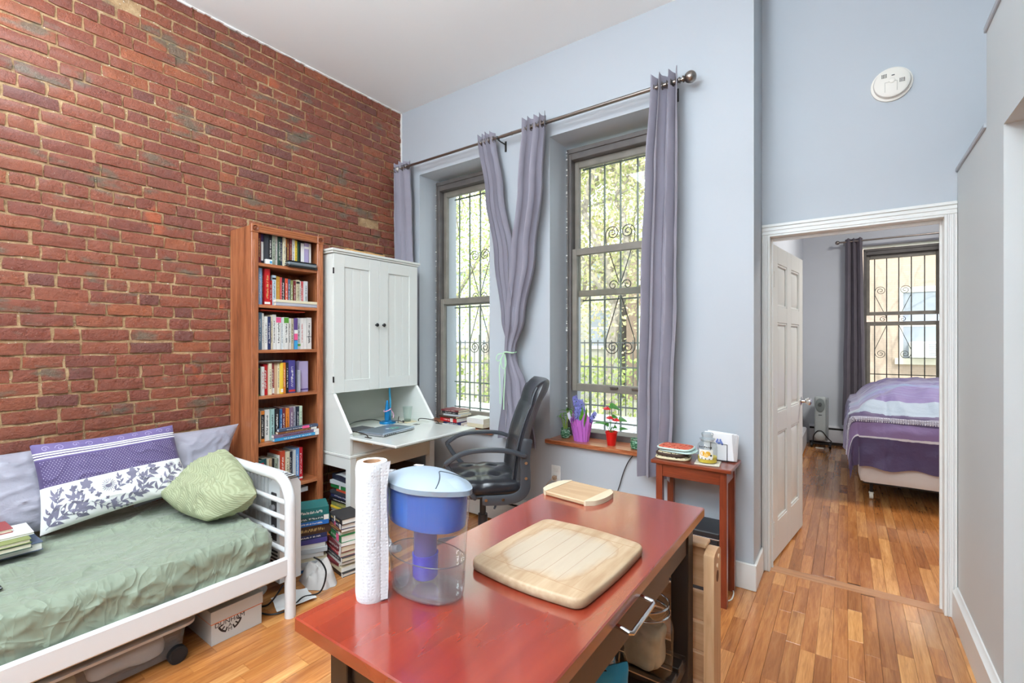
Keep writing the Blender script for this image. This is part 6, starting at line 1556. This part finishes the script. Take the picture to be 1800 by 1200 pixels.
# filter pitcher
px_, py_ = -.720, .700
t = thing('water_pitcher', 'clear filter water pitcher with a blue reservoir and grey lid on the cherry table', 'pitcher', (px_, py_, TZ))
def oval(mb, prof, n=56, cap=True, spout=0.0, cx_=px_, cy_=py_, z0=TZ):
    vs_ = []; fs = []
    for (a, b, z) in prof:
        for k in range(n):
            q = 2*pi*k/n; c, s_ = cos(q), sin(q); e = 1+spout*max(0, c)**6*(z > .2); vs_.append((cx_+a*e*(abs(c)**.92)*(1 if c > 0 else -1), cy_+b*(abs(s_)**.92)*(1 if s_ > 0 else -1), z0+z))
    N = len(prof); fs = [(i*n+k, i*n+(k+1) % n, (i+1)*n+(k+1) % n, (i+1)*n+k) for i in range(N-1) for k in range(n)]
    if cap: fs += [tuple(range(n))[::-1], tuple((N-1)*n+k for k in range(n))]
    mb.add(vs_, fs)
mb = MB(); oval(mb, [(.080, .046, .0005), (.088, .054, .004), (.091, .056, .02), (.097, .059, .12), (.1035, .0615, .225), (.1045, .0625, .228), (.101, .060, .228)], cap=False, spout=.07); mb.build('clear_jug', clear('jug_plastic', (252, 252, 254), .2, .02, (222, 226, 232), .075), t, smooth=50)
mb = MB(); oval(mb, [(.079, .045, .001), (.087, .053, .006), (.0865, .053, .012), (.06, .035, .012)]); mb.build('jug_base', clear('jug_base', (244, 247, 248), .2, .03, (214, 220, 222), .05), t, smooth=50)
mb = MB(); oval(mb, [(.084, .050, .013), (.089, .0545, .03), (.0925, .0562, .076), (.0925, .0562, .0765), (.0001, .0001, .0765)]); mb.build('water', clear('pitcher_water', (246, 250, 249), .28, .01, (236, 242, 240), .02), t, smooth=50)
mb = MB(); mb.tube([(px_+.0927*cos(a)*abs(cos(a))**-.08, py_+.0563*sin(a)*abs(sin(a)+1e-6)**-.08, TZ+.0765) for a in [2*pi*(k+.5)/64 for k in range(64)]], .0011, 6, closed=True); mb.build('waterline', clear('waterline', (190, 196, 200), .4, .05, (150, 158, 164), .25), t)
bluep = clear('blue_reservoir', (120, 190, 250), .14, .03, (24, 112, 218), .62)
mb = MB(); oval(mb, [(.03, .03, .142), (.091, .0545, .143), (.0945, .0562, .147), (.0960, .0575, .160), (.1000, .0595, .220), (.097, .0575, .220)], cap=False); mb.build('reservoir', bluep, t, smooth=50)
mb = MB(); oval(mb, [(.0960, .0565, .205), (.0002, .0002, .2055)], cap=False); mb.build('reservoir_water', clear('blue_water', (120, 170, 235), .3, .02, (70, 140, 220), .4), t, smooth=50)
mb = MB(); mb.lathe([(.0235, .072), (.0245, .080), (.0245, .135)], (px_-.004, py_, TZ), 32, cap=False); mb.build('filter_sleeve', clear('sleeve_plastic', (170, 160, 220), .15, .05, (112, 100, 180), .5), t)
mb = MB(); mb.lathe([(.0001, .026), (.024, .026), (.0275, .031), (.0275, .076), (.0001, .072)], (px_-.004, py_, TZ), 32, cap=False); mb.build('filter', M('filter_blue', (30, 30, 205), .25, coat=.4), t)
lid = M('lid_grey', (132, 144, 156), .5)
def lidf(u, v):
    q = 2*pi*u; c, s_ = cos(q), sin(q); e = 1+.09*max(0, c)**5; k = v
    return (px_+.002+.108*e*k*c, py_+.0665*k*s_*(1-.22*max(0, c)**2), TZ+.229+.011*(1-k**2.2)+(.014*(1-k*k)))
mb = MB(); mb.grid(64, 18, lambda u, v: lidf(u, v)); 
def skirt(u, v): p = lidf(u, 1); return (p[0], p[1], p[2]-.010*v)
mb.grid(64, 2, skirt); ld = mb.build('lid', lid, t, smooth=50)
mb = MB()
for i in range(2):
    pts = []
    for k in range(17):
        w_ = k/16; a = -.95+1.9*w_; r = .60-.38*cos(a*1.2)*(1 if i == 0 else 1); pts.append(lidf((a*.9/(2*pi)) % 1, .30+.62*abs(a/.95)**2.2))
    pts = [(p[0], p[1], p[2]+.0004) for p in pts]; mb.tube(pts, .0012, 6)
mb.build('flap_seam', M('seam_dark', (96, 104, 112), .5), ld)['kind'] = 'stuff'
mb = MB(); mb.grid(12, 6, lambda u, v: (lambda p: (p[0], p[1], p[2]+.0035*sin(pi*u)*sin(pi*v)))(lidf((-.065+.13*u) % 1, .62+.34*v))); mb.build('pour_flap', lid, ld, smooth=60)
mb = MB(); p = lidf(.40, .55); mb.m = Matrix.Translation((p[0], p[1], p[2]+.0012)) @ Matrix.Rotation(.35, 4, 'Z'); mb.box(-.010, .010, -.005, .005, 0, .0006); mb.build('white_sticker', M('sticker_white', (232, 234, 236), .5), ld)
mb = MB(); mb.tube(cr([(px_-.105, py_+.005, TZ+.225), (px_-.140, py_+.005, TZ+.215), (px_-.150, py_+.005, TZ+.17), (px_-.145, py_+.005, TZ+.09), (px_-.118, py_+.005, TZ+.055), (px_-.092, py_+.005, TZ+.06)], 6), .008, 10); mb.build('handle', clear('handle_plastic', (225, 228, 232), .25, .05, (210, 214, 220), .35), t)

# glass jar and bags on the table shelf
jx, jy = -.478, 1.335
t = thing('glass_jar', 'big glass storage jar with a wire clamp rim on the shelf under the table', 'jar', (jx, jy, SHZ))
jg = clear('jar_glass', (243, 246, 244), .2, .02)
mb = MB(); mb.lathe([(.072, 0), (.078, .006), (.080, .03), (.080, .125), (.074, .145), (.062, .158), (.060, .165), (.066, .170), (.066, .185), (.060, .187), (.056, .165)], (jx, jy, SHZ), 40, cap=False); mb.lathe([(.0001, .001), (.072, .001)], (jx, jy, SHZ), 40, cap=False); mb.build('jar_body', jg, t)
mb = MB(); 
for (r, z) in ((.0675, .163), (.0665, .188)): mb.tube([(jx+r*cos(a), jy+r*sin(a), SHZ+z) for a in [2*pi*k/40 for k in range(40)]], .003, 8, closed=True)
mb.build('wire_clamp', CHROME, t)
mb = MB(); rbox(mb, jx-.055, jx+.055, jy-.055, jy+.055, SHZ+.008, SHZ+.13, .03, .008, lambda p: .008*noise.noise(Vector((p[0]*22, p[1]*22, p[2]*22)))-.010*max(0, 1-abs(noise.noise(Vector((p[0]*16, p[1]*16, p[2]*10))))*3)**2, 'tfrlbd')
tag(mb.build('food_bag', M('paper_bag', (214, 190, 158), .5, var=(14, .22)), None, smooth=60), 'crumpled tan and white food bag inside the glass storage jar', 'bag')
def pouch(x, y, w_, d, h, rz, c1, label, seed, band=None):
    m = TR(x, y, SHZ, rz)
    t = NT('pouch_'+str(seed)); ob = t.obj(); t.l(t.ramp(t.noise(t.mapping(ob, (9, 9, 12)), 1, 3), [(.0, C(*c1)), (.52, C(*(band or c1))), (.56, C(*c1))], 'CONSTANT'), t.p.inputs['Base Color']); t.p.inputs['Roughness'].default_value = .3
    def f(u, v, s):
        k = (1-abs(2*u-1)**4)**.5*(1-v**2.5)**.6; return (( u-.5)*w_*(1+.05*sin(v*9)), s*(d/2*k+.0015)+.006*noise.noise(Vector((u*5, v*5, seed))), h*v+.002)
    mb = MB(m); mb.grid(16, 16, lambda u, v: f(u, v, 1)); mb.grid(16, 16, lambda u, v: f(u, v, -1)); return tag(mb.build('food_pouch', t.mat, None, smooth=60), label, 'bag')
pouch(-.555, 1.165, .11, .07, .20, radians(30), (206, 204, 202), 'white and blue foil food pouch standing in front of the glass jar', 21, (60, 160, 200))
pouch(-.470, 1.06, .10, .06, .155, radians(50), (62, 166, 206), 'blue and black folded pouch nearest the drawer on the table shelf', 22, (34, 36, 40))

# ------------------------------------------------------------------ folded beech chair leaning beyond the table
bee = wood('beech', (196, 146, 104), (216, 172, 128), (228, 190, 148), (20, 20, 1.6), .45, 0, 2, .05); beeh = wood('beech_level', (196, 146, 104), (216, 172, 128), (230, 192, 150), (1.6, 20, 20), .45, 0, 2, .05)
t = thing('folding_chair', 'folded light beech chair standing beyond the table beside its far right leg', 'chair', (-.55, 1.57, 0))
for (x0, x1) in ((-.356, -.326), (-.778, -.748)):
    mb = MB(); y0, y1 = 1.505, 1.60; pts = [(y0+.004, 0), (y1-.004, 0), (y1, .72)]
    for k in range(1, 8): a = pi*k/8; pts.append(((y0+y1)/2+(y1-y0)/2*cos(a), .72+.018*sin(a)))
    pts.append((y0, .72)); mb.prism(pts, 'x', x0, x1); st_ = mb.build('stile', bee, t, smooth=30)
    mb = MB()
    for (y, z) in ((1.545, .690), (1.565, .712)): mb.cyl((x1-.001, y, z), (x1+.003, y, z), .0065, n=14)
    mb.build('dowel_end', M('dowel', (238, 208, 172), .5), st_)['kind'] = 'stuff'
    mb = MB(); mb.prism([(1.552+.009*cos(a)*1.6, .655+.011*sin(a)*1.6) for a in [2*pi*k/14 for k in range(14)]], 'x', x1, x1+.0008); mb.build('hand_hole', M('hole_brown', (120, 76, 48), .8), st_, smooth=0)
mb = MB(); mb.box(-.748, -.356, 1.562, 1.582, .60, .735, .004); mb.build('top_rail', beeh, t)
mb = MB(); mb.box(-.748, -.356, 1.535, 1.595, .735, .748, .003); mb.build('top_cap', beeh, t)
for k in range(5): z = .10+k*.098; mb = MB(); mb.box(-.748, -.356, 1.566, 1.584, z, z+.090, .003); mb.build('seat_slat', beeh, t)

# ------------------------------------------------------------------ mahogany side table
sx0, sx1, sy0, sy1, sz_ = -.895, -.478, 2.590, 2.865, .722
mah = wood('mahogany', (92, 34, 18), (126, 52, 28), (150, 68, 38), (2, 22, 22), .28, .4, 2.5, .05); mahv = wood('mahogany_upright', (92, 34, 18), (126, 52, 28), (150, 68, 38), (22, 22, 2), .3, .4, 2.5, .05)
t = thing('side_table', 'small narrow mahogany side table against the wall by the door', 'table', ((sx0+sx1)/2, (sy0+sy1)/2, 0))
mb = MB(); mb.prism([(sx0, sy0), (sx1, sy0), (sx1, sy1), (sx0, sy1)], 'z', sz_-.020, sz_-.019); mb = MB(); mb.box(sx0, sx1, sy0, sy1, sz_-.020, sz_, .004); mb.build('tabletop', mah, t)
for (x, y) in ((sx0+.025, sy0+.018), (sx1-.06, sy0+.018), (sx0+.025, sy1-.053), (sx1-.06, sy1-.053)):
    mb = MB(); mb.box(x, x+.035, y, y+.035, 0, sz_-.0205, .001); mb.build('leg', mahv, t)
mb = MB(); mb.box(sx0+.06, sx1-.06, sy0+.022, sy0+.038, sz_-.09, sz_-.0205, .001); mb.build('front_apron', mah, t)
mb = MB(); mb.box(sx0+.06, sx1-.06, sy1-.048, sy1-.032, sz_-.09, sz_-.0205, .001); mb.build('back_apron', mah, t)
for x in (sx0+.030, sx1-.046): mb = MB(); mb.box(x, x+.016, sy0+.053, sy1-.053, sz_-.09, sz_-.0205, .001); mb.build('side_apron', mah, t)
# pot holders
def mitt(x, y, z, w_, d, h, rz, mat, label, seed, trim):
    m = TR(x, y, 0, rz); mb = MB(m); slab(mb, rrect(-w_/2, w_/2, -d/2, d/2, .035, .004), z, z+h, h*.35)
    o = tag(mb.build('pot_holder', mat, None, smooth=60), label, 'pot holder', 'pot holders on the side table')
    mb = MB(m); mb.tube([(p[0], p[1], z+h*.5) for p in rrect(-w_/2-.002, w_/2+.002, -d/2-.002, d/2+.002, .037, .004)], h*.36, 8, closed=True); mb.build('binding', trim, o); return o
def print_mat(name, stops, sc_, rough=.85):
    t = NT(name); t.l(t.ramp(t.noise(t.obj(), sc_, 3, .6, .8), stops, 'CONSTANT'), t.p.inputs['Base Color']); t.p.inputs['Roughness'].default_value = rough; return t.mat
redp = print_mat('red_print_cloth', [(0, C(120, 40, 30)), (.38, C(206, 84, 56)), (.46, C(226, 120, 80)), (.52, C(214, 90, 84)), (.6, C(238, 176, 140)), (.66, C(200, 70, 50))], 60)
mintp = print_mat('mint_print_cloth', [(0, C(120, 150, 150)), (.42, C(196, 222, 216)), (.6, C(214, 234, 228))], 90); creamp = print_mat('cream_check_cloth', [(0, C(60, 44, 38)), (.44, C(226, 214, 180)), (.60, C(150, 70, 56)), (.64, C(226, 214, 180))], 70)
q = P(1200, 803, 'z', sz_)
mitt(-.800, 2.70, sz_+.0005, .17, .14, .014, .1, creamp, 'cream checked pot holder at the bottom of the pile on the side table', 1, M('cream_binding', (222, 208, 168), .8))
mitt(-.805, 2.705, sz_+.016, .15, .13, .022, -.05, creamp, 'thick brown and cream quilted pot holder second from the bottom', 2, M('brown_binding', (70, 52, 44), .8))
mitt(-.775, 2.715, sz_+.0395, .18, .14, .010, -.12, mintp, 'pale mint pot holder under the red one on the side table', 3, M('mint_binding', (200, 222, 214), .8))
mitt(-.790, 2.715, sz_+.051, .175, .14, .016, -.02, redp, 'red flowered pot holder on top of the pile on the side table', 4, M('mint_binding', (0, 0, 0)))
# napkin holder
t = thing('napkin_holder', 'black wire napkin holder full of white napkins at the back of the side table', 'napkin holder', (-.565, 2.80, sz_))
nx, ny, nr = -.570, 2.795, radians(-10); m = TR(nx, ny, sz_, nr)
mb = MB(m)
for y in (-.028, .028): mb.tube([(.045, y, .002), (.045, y, .095), (-.045, y, .095), (-.045, y, .002)], .002, 6)
mb.tube([(.045, -.028, .003), (.045, .028, .003), (-.045, .028, .003), (-.045, -.028, .003)], .002, 6, closed=True); mb.build('wire_frame', M('black_wire', (30, 30, 32), .4), t)
for k in range(5):
    mb = MB(m @ Matrix.Rotation(.03*(k-2), 4, 'Y')); mb.box(-.08, .08, -.024+k*.010, -.0165+k*.010, .004, .150+.004*(k % 2), .002); tag(mb.build('napkin', M('napkin_white', (236, 236, 238), .85)), 'white folded paper napkin in the wire holder on the side table', 'napkin', 'napkins in the holder')
mb = MB(m); 
for k in range(7): mb.prism([(-.012+k*.005+.006*cos(a), .105+.010*sin(k*1.9)+.008*sin(a)) for a in [2*pi*i/6 for i in range(6)]], 'y', -.0258, -.0250)
tag(mb.build('napkin_print', M('blue_print', (120, 140, 206), .8), None, smooth=0), 'small blue flower print on the front white napkin', 'print')
# candle jar on coaster
cx_, cy_ = -.612, 2.672
mb = MB(TR(cx_+.002, cy_, 0, .12)); mb.box(-.062, .062, -.055, .055, sz_+.0004, sz_+.008, .002); tag(mb.build('coaster', M('stone_coaster', (216, 208, 190), .6)), 'square beige coaster under the candle jar on the side table', 'coaster')
z0 = sz_+.0085
t = thing('candle_jar', 'yellow lemon candle in a lidded glass jar on the side table', 'candle', (cx_, cy_, z0))
mb = MB(); mb.lathe([(.044, 0), (.050, .006), (.050, .085), (.046, .098), (.036, .108), (.035, .118), (.038, .122)], (cx_, cy_, z0), 36, cap=False); mb.lathe([(.0001, .0015), (.044, .0015)], (cx_, cy_, z0), 36, cap=False); mb.build('glass_body', clear('candle_glass', (244, 246, 246), .25, .02), t)
mb = MB(); mb.lathe([(.030, .112), (.034, .120), (.040, .124), (.040, .128), (.032, .131), (.026, .134), (.030, .146), (.031, .154), (.028, .157), (.0001, .157)], (cx_, cy_, z0), 32, cap=False); mb.build('glass_lid', clear('candle_lid', (226, 232, 234), .35, .03, (210, 216, 220), .15), t)
mb = MB(); mb.lathe([(.0001, .004), (.046, .004), (.0475, .02), (.0475, .034), (.0001, .035)], (cx_, cy_, z0), 36, cap=False); mb.build('wax', M('yellow_wax', (232, 206, 80), .4), t)
def lbl(u, v, o=.0006): a = radians(-130)+radians(85)*u; return (cx_+(.0502+o)*cos(a), cy_+(.0502+o)*sin(a), z0+.024+.052*v)
mb = MB(); mb.grid(14, 4, lbl); lb_ = mb.build('label', M('label_white', (240, 238, 228), .5), t, smooth=60)
def disc(cu_, cv_, r, mat, nm, o, k=14):
    mb = MB(); mb.add([lbl(cu_+r*cos(2*pi*i/k)*.72, cv_+r*sin(2*pi*i/k), o) for i in range(k)], [tuple(range(k))]); mb.build(nm, mat, lb_, smooth=0)
disc(.30, .58, .25, M('lemon_print', (232, 176, 50), .5), 'lemon', .0010); disc(.66, .60, .24, MC['lemon_print'], 'lemon', .0012); disc(.54, .42, .21, M('lemon_cut', (244, 206, 120), .5), 'lemon_slice', .0014); disc(.86, .42, .10, M('leaf_print', (40, 56, 34), .5), 'leaf_print', .0014)
mb = MB(); mb.add([lbl(0, .0, .0009), lbl(.25, .0, .0009), lbl(.5, .0, .0009), lbl(.75, .0, .0009), lbl(1, .0, .0009), lbl(1, .14, .0009), lbl(.75, .11, .0009), lbl(.5, .12, .0009), lbl(.25, .16, .0009), lbl(0, .2, .0009)], [(0, 1, 8, 9), (1, 2, 7, 8), (2, 3, 6, 7), (3, 4, 5, 6)]); mb.build('label_band', M('leaf_print', (0, 0, 0)), lb_, smooth=0)
mb = MB()
for k in range(9):
    a = radians(-128+k*9.2); mb.m = Matrix.Translation((cx_+.0503*cos(a), cy_+.0503*sin(a), z0+.086+.003*sin(k*.4))) @ Matrix.Rotation(a, 4, 'Z'); mb.box(-.0004, .0004, -.0022, .0022, -.003, .003+(.003 if k % 4 == 0 else 0))
mb.build('lettering', M('print_dark', (50, 50, 52), .5), t, smooth=0)['kind'] = 'stuff'
# black steel trunk under the side table
t = thing('metal_trunk', 'low black metal trunk with a silver edge line behind the side table legs', 'trunk', (-.686, 2.76, 0))
mb = MB(); mb.box(-.820, -.552, 2.655, 2.870, 0, .325, .006); mb.build('body', M('trunk_black', (34, 36, 40), .35, bump=(30, .1)), t)
mb = MB(); mb.box(-.825, -.547, 2.650, 2.875, .330, .362, .005); mb.build('lid', M('trunk_black', (0, 0, 0)), t)
mb = MB(); mb.box(-.824, -.548, 2.651, 2.874, .325, .3302, .001); mb.build('silver_edge', CHROME, t)
# white cord on the floor beside the table leg
mb = MB(); mb.tube(cr([(-.545, 2.80, .30), (-.545, 2.79, .12), (-.55, 2.76, .04), (-.53, 2.72, .008), (-.515, 2.69, .006), (-.50, 2.72, .006), (-.505, 2.80, .006), (-.53, 2.86, .02), (-.535, 2.875, .12)], 7), .0035, 8); tag(mb.build('cord', M('white_cord', (222, 220, 208), .5)), 'white cord looped on the floor behind the side table leg', 'cord')
# ------------------------------------------------------------------ bedroom
t = thing('baseboard_heater', 'white metal baseboard heater along the bedroom window wall', 'heater', (.5, BY-.03, 0))
hm = M('bedroom_heater', (206, 206, 210), .45)
mb = MB(); mb.box(-.42, 2.6, BY-.06, BY-.001, .04, .205, .003); mb.prism([(BY-.066, .232), (BY-.001, .25), (BY-.001, .256), (BY-.066, .238)], 'x', -.42, 2.6); mb.build('cover', hm, t)
mb = MB(); mb.box(-.41, 2.6, BY-.055, BY-.002, .205, .234); mb.box(-.41, 2.6, BY-.05, BY-.002, .0, .04); mb.build('slot', M('heater_slot', (0, 0, 0)), t)
mb = MB(); mb.box(BX, BX+.06, 5.2, 7.3, .03, .24, .003); o = mb.build('baseboard_heater', hm); tag(o, 'white baseboard heater on the left bedroom wall behind the open door', 'heater')
mb = MB(); mb.box(BX+.001, BX+.05, 5.2, 7.3, .24, .25, .002); mb.build('top_edge', hm, o)
curtain('dark grey purple curtain at the left side of the bedroom window', [(2.70, -.018, .165, 1, 0), (2.0, -.02, .175, 1, 0), (1.0, -.035, .19, 1, 0), (.29, -.05, .195, 1.1, 0)], BY-.13, 3, .032, curd, seed=6, ring=None)
curtain('dark grey purple curtain at the right edge of the bedroom doorway view', [(2.72, .93, 1.12, 1, 0), (2.0, .925, 1.12, 1, 0), (1.0, .92, 1.14, 1, 0), (.29, .91, 1.15, 1.1, 0)], BY-.13, 3, .032, curd, seed=7, ring=None)
t = thing('curtain_rod', 'thin bright metal curtain rod with a ball end above the bedroom window', 'curtain rod', (.5, BY-.13, 2.67))
mb = MB(); mb.cyl((-.08, BY-.13, 2.668), (1.25, BY-.13, 2.668), .011, n=12); mb.build('pole', STEEL, t)
mb = MB(); mb.ball((-.10, BY-.13, 2.668), .026); mb.build('ball_finial', STEEL, t)
mb = MB(); mb.tube([(-.03, BY-.13, 2.655), (-.03, BY-.10, 2.645), (-.03, BY-.002, 2.645)], .006, 8); mb.build('bracket', STEEL, t)
# oil heater in the corner
t = thing('oil_heater', 'slim grey white oil heater on black wheels in the far bedroom corner', 'heater', (-.27, 7.36, 0))
gm = M('heater_grey', (176, 182, 180), .4); gd = M('heater_grey_dark', (128, 136, 134), .4)
hx0, hx1, hy0, hy1 = -.345, -.195, 7.26, 7.50
mb = MB(); rbox(mb, hx0, hx1-.02, hy0, hy0+.06, .09, .665, .028, .02, lambda p: 0, 'tfrlbd'); hb = mb.build('front_housing', gm, t)
for k in range(4): mb = MB(); mb.box(hx0+.01, hx1-.02, hy0+.065+k*.045, hy0+.095+k*.045, .09, .64, .012); mb.build('fin', gm, t)
mb = MB(); mb.box(hx1-.03, hx1, hy0+.01, hy1-.03, .10, .64, .01); mb.build('side_cover', M('heater_side', (150, 156, 158), .45), t)
cxh = (hx0+hx1-.02)/2
mb = MB(Matrix.Translation((cxh, hy0-.0, .555)) @ Matrix.Rotation(pi/2, 4, 'X')); mb.lathe([(.052, -.001), (.052, .004), (.047, .007), (.0001, .007)], n=28, sy=1.7); mb.build('control_panel', gd, hb)
mb = MB(Matrix.Translation((cxh, hy0-.006, .57)) @ Matrix.Rotation(pi/2, 4, 'X')); mb.lathe([(.022, 0), (.020, .014), (.0001, .014)], n=20); mb.build('dial', M('dial_dark', (84, 90, 90), .4), hb)
mb = MB(); mb.box(cxh-.018, cxh+.018, hy0-.003, hy0+.002, .425, .433); mb.build('badge', M('badge_dark', (50, 52, 52), .5), hb)
mb = MB(Matrix.Translation((cxh, hy0-.002, .16)) @ Matrix.Rotation(pi/2, 4, 'X')); mb.lathe([(.062, -.01), (.062, .01), (.05, .018), (.0001, .02)], n=24); mb.build('cord_reel', M('reel_grey', (188, 192, 190), .4), hb)
mb = MB(); mb.tube(cr([(hx0-.01, hy0+.0, .08), (hx0-.005, hy0-.02, .16), (hx0+.04, hy0-.022, .225), (hx1-.06, hy0-.022, .22), (hx1-.01, hy0-.02, .15), (hx1+.04, hy0-.02, .10)], 6), .006, 8); mb.build('power_cord', BLACKP, t)
mb = MB(); mb.box(hx0-.02, hx1+.02, hy0+.01, hy0+.035, .045, .065, .004); mb.build('wheel_bar', BLACKP, t)
for x in (hx0-.03, hx1+.02): mb = MB(); mb.cyl((x-.012, hy0+.02, .03), (x+.012, hy0+.02, .03), .03, n=16); mb.cyl((x-.012, hy1-.03, .03), (x+.012, hy1-.03, .03), .03, n=16); mb.build('wheel', BLACKP, t)
mb = MB(); mb.box(cxh-.05, cxh+.04, hy0-.05, hy0-.01, .0005, .012, .003); tag(mb.build('plug_block', M('white_cord', (0, 0, 0))), 'small white plug lying on the floor before the grey heater', 'plug')

# bed
bx0, bx1, by0, by1 = .085, 1.62, 5.06, 7.08
quilt = M('box_spring_cloth', (222, 212, 204), .8, bump=(16, .3, .01))
t = thing('bed_base', 'cream quilted box spring on a wheeled metal frame in the bedroom', 'bed', ((bx0+bx1)/2, (by0+by1)/2, 0))
mb = MB(); rbox(mb, bx0, bx1, by0, by1, .155, .425, .05, .035, lambda p: .004*sin(p[2]*90+.8*sin(p[0]*6+p[1]*6)), 'tfrlbd'); mb.build('box_spring', quilt, t, smooth=70)
for (x, y) in ((bx0+.09, by0+.13), (bx1-.09, by0+.13), (bx0+.06, by1-.2), (bx1-.09, by1-.2)):
    mb = MB(); mb.cyl((x, y, .05), (x, y, .165), .012, n=12); mb.box(x-.025, x+.025, y-.025, y+.025, .15, .158, .002); lg = mb.build('leg', BLACKP, t)
    mb = MB(); mb.cyl((x-.014, y, .028), (x+.014, y, .028), .028, n=18); mb.box(x-.018, x+.018, y-.02, y+.02, .045, .062, .006); mb.build('caster', M('caster_cream', (214, 206, 188), .4), lg)
mb = MB(); mb.box(bx0+.03, bx1-.03, by0+.1, by1-.1, .135, .154, .003); mb.build('metal_frame', BLACKP, t)
# mattress + comforter
mb = MB(); rbox(mb, bx0+.01, bx1-.01, by0+.015, by1-.01, .43, .72, .06, .06, lambda p: 0, 'tfrlbd'); tag(mb.build('mattress', M('mattress_white', (226, 222, 218), .85)), 'white mattress hidden beneath the purple comforter', 'mattress')
cm = NT('striped_comforter'); uvn = cm.n('ShaderNodeUVMap'); uvn.uv_map = 'UVMap'; sp_ = cm.n('ShaderNodeSeparateXYZ'); cm.l(uvn.outputs[0], sp_.inputs[0]); V = sp_.outputs[1]
nz_ = cm.noise(cm.mapping(uvn.outputs[0], (7, 46, 1)), 1, 4, .6); V2 = cm.math('ADD', V, cm.math('MULTIPLY', cm.math('SUBTRACT', nz_, .5), .02))
ramp_ = cm.ramp(V2, [(0, C(78, 62, 98)), (.102, C(222, 220, 224)), (.112, C(140, 116, 160)), (.160, C(88, 72, 108)), (.166, C(186, 182, 196)), (.180, C(92, 76, 112)), (.188, C(160, 172, 186)), (.236, C(122, 106, 152)), (.37, C(128, 124, 172)), (.47, C(128, 142, 176)), (.53, C(132, 126, 172)), (.62, C(112, 100, 150)), (.68, C(136, 130, 164)), (.73, C(104, 88, 136))], 'CONSTANT')
streak = cm.ramp(cm.noise(cm.mapping(uvn.outputs[0], (3, 90, 1)), 1, 3, .6), [(.5, (0, 0, 0, 1)), (.62, (1, 1, 1, 1))]); mid_ = cm.ramp(V, [(0, (0, 0, 0, 1)), (.26, (1, 1, 1, 1))], 'CONSTANT')
ramp_ = cm.mix(cm.math('MULTIPLY', cm.math('MULTIPLY', streak, mid_), .3), ramp_, C(150, 166, 196))
cm.l(ramp_, cm.p.inputs['Base Color']); cm.p.inputs['Roughness'].default_value = .6; cm.p.inputs['Sheen Weight'].default_value = .3; cm.bump(cm.noise(cm.obj(), 14, 5), .6, .015)
topz = .755; HF = .44; HL = .38; LT = 1.9; WT = bx1-bx0
def comf(u, v):
    """flat comforter coords -> draped; s across (left hang .. right hang), d from the foot hem"""
    s = -HL+(WT+2*HL)*u; d = (HF+LT)*v
    a = max(0, -s); b = max(0, HF-d); c = max(0, s-WT)
    x = bx0+min(max(s, 0), WT); y = by0+max(0, d-HF); z = topz
    side = max(a, c); sg = -1 if a > 0 else 1
    nzv = noise.noise(Vector((s*3, d*3, 0)))
    puff = .215*(1-math.exp(-max(0, min(min(s+.0, WT-s)*1.2, d-HF))*6)) if (a == 0 and c == 0 and b == 0) else 0
    if side > 0 and b > 0:
        dn = sqrt(side*side+b*b); fi = atan2(b, side); out = .065+.05*dn
        x += sg*out*cos(fi)+sg*.0; y -= out*sin(fi); z -= dn*.94
    elif side > 0: z -= side; x += sg*(.05+.035*min(1, side*8)+.03*sin(d*9)*side*2)
    elif b > 0: z -= b; y -= .035+.025*min(1, b*8)+.045*b*sin(s*8+1.5*sin(s*3))
    soft = max(side, b)
    if soft < .12: z -= 0; 
    n1 = .016*nzv+.010*noise.noise(Vector((s*9, d*9, 4)))+.010*max(0, 1-abs(noise.noise(Vector((s*3.2, d*2.4, 8))))*2.2)**2
    quilts = -.010*math.exp(-(((s+.02) % .42-.21)/.012)**2)
    if soft == 0: z += puff+n1*1.6+quilts
    elif b > 0: y -= n1*1.3+quilts; z += .0
    else: x += sg*n1*1.3; z += .0
    if 0 < soft < .08 or (soft == 0 and puff < .03): pass
    hem = .012*sin(s*22)*(1 if b > .4 else 0); return (x, y, max(z+hem, .165))
mb = MB(); mb.grid(150, 150, comf, uv=True); o = mb.build('comforter', cm.mat, None, smooth=80, norm=False); tag(o, 'purple and lilac striped comforter with white bands spread over the bedroom bed', 'comforter')
mb = MB()
rq = random.Random(2)
for k in range(150):   # tufted dotted band
    for r_ in range(3):
        u = k/150; v = .1665+r_*.0055; p = Vector(comf(u, v)); q = Vector(comf(u, v+.004)); w_ = Vector(comf(min(1, u+.004), v)); n_ = (w_-p).cross(q-p)
        if n_.length < 1e-9: continue
        n_.normalize(); 
        if n_.y > .2: n_ = -n_
        mb.m = Matrix.Translation(p+n_*.004); mb.ball((0, 0, 0), .0065*rq.uniform(.8, 1.2), 6)
mb.m = Matrix(); o2 = mb.build('tufted_trim', M('tuft_white', (214, 210, 220), .8), o, smooth=80, norm=False); o2['kind'] = 'stuff'
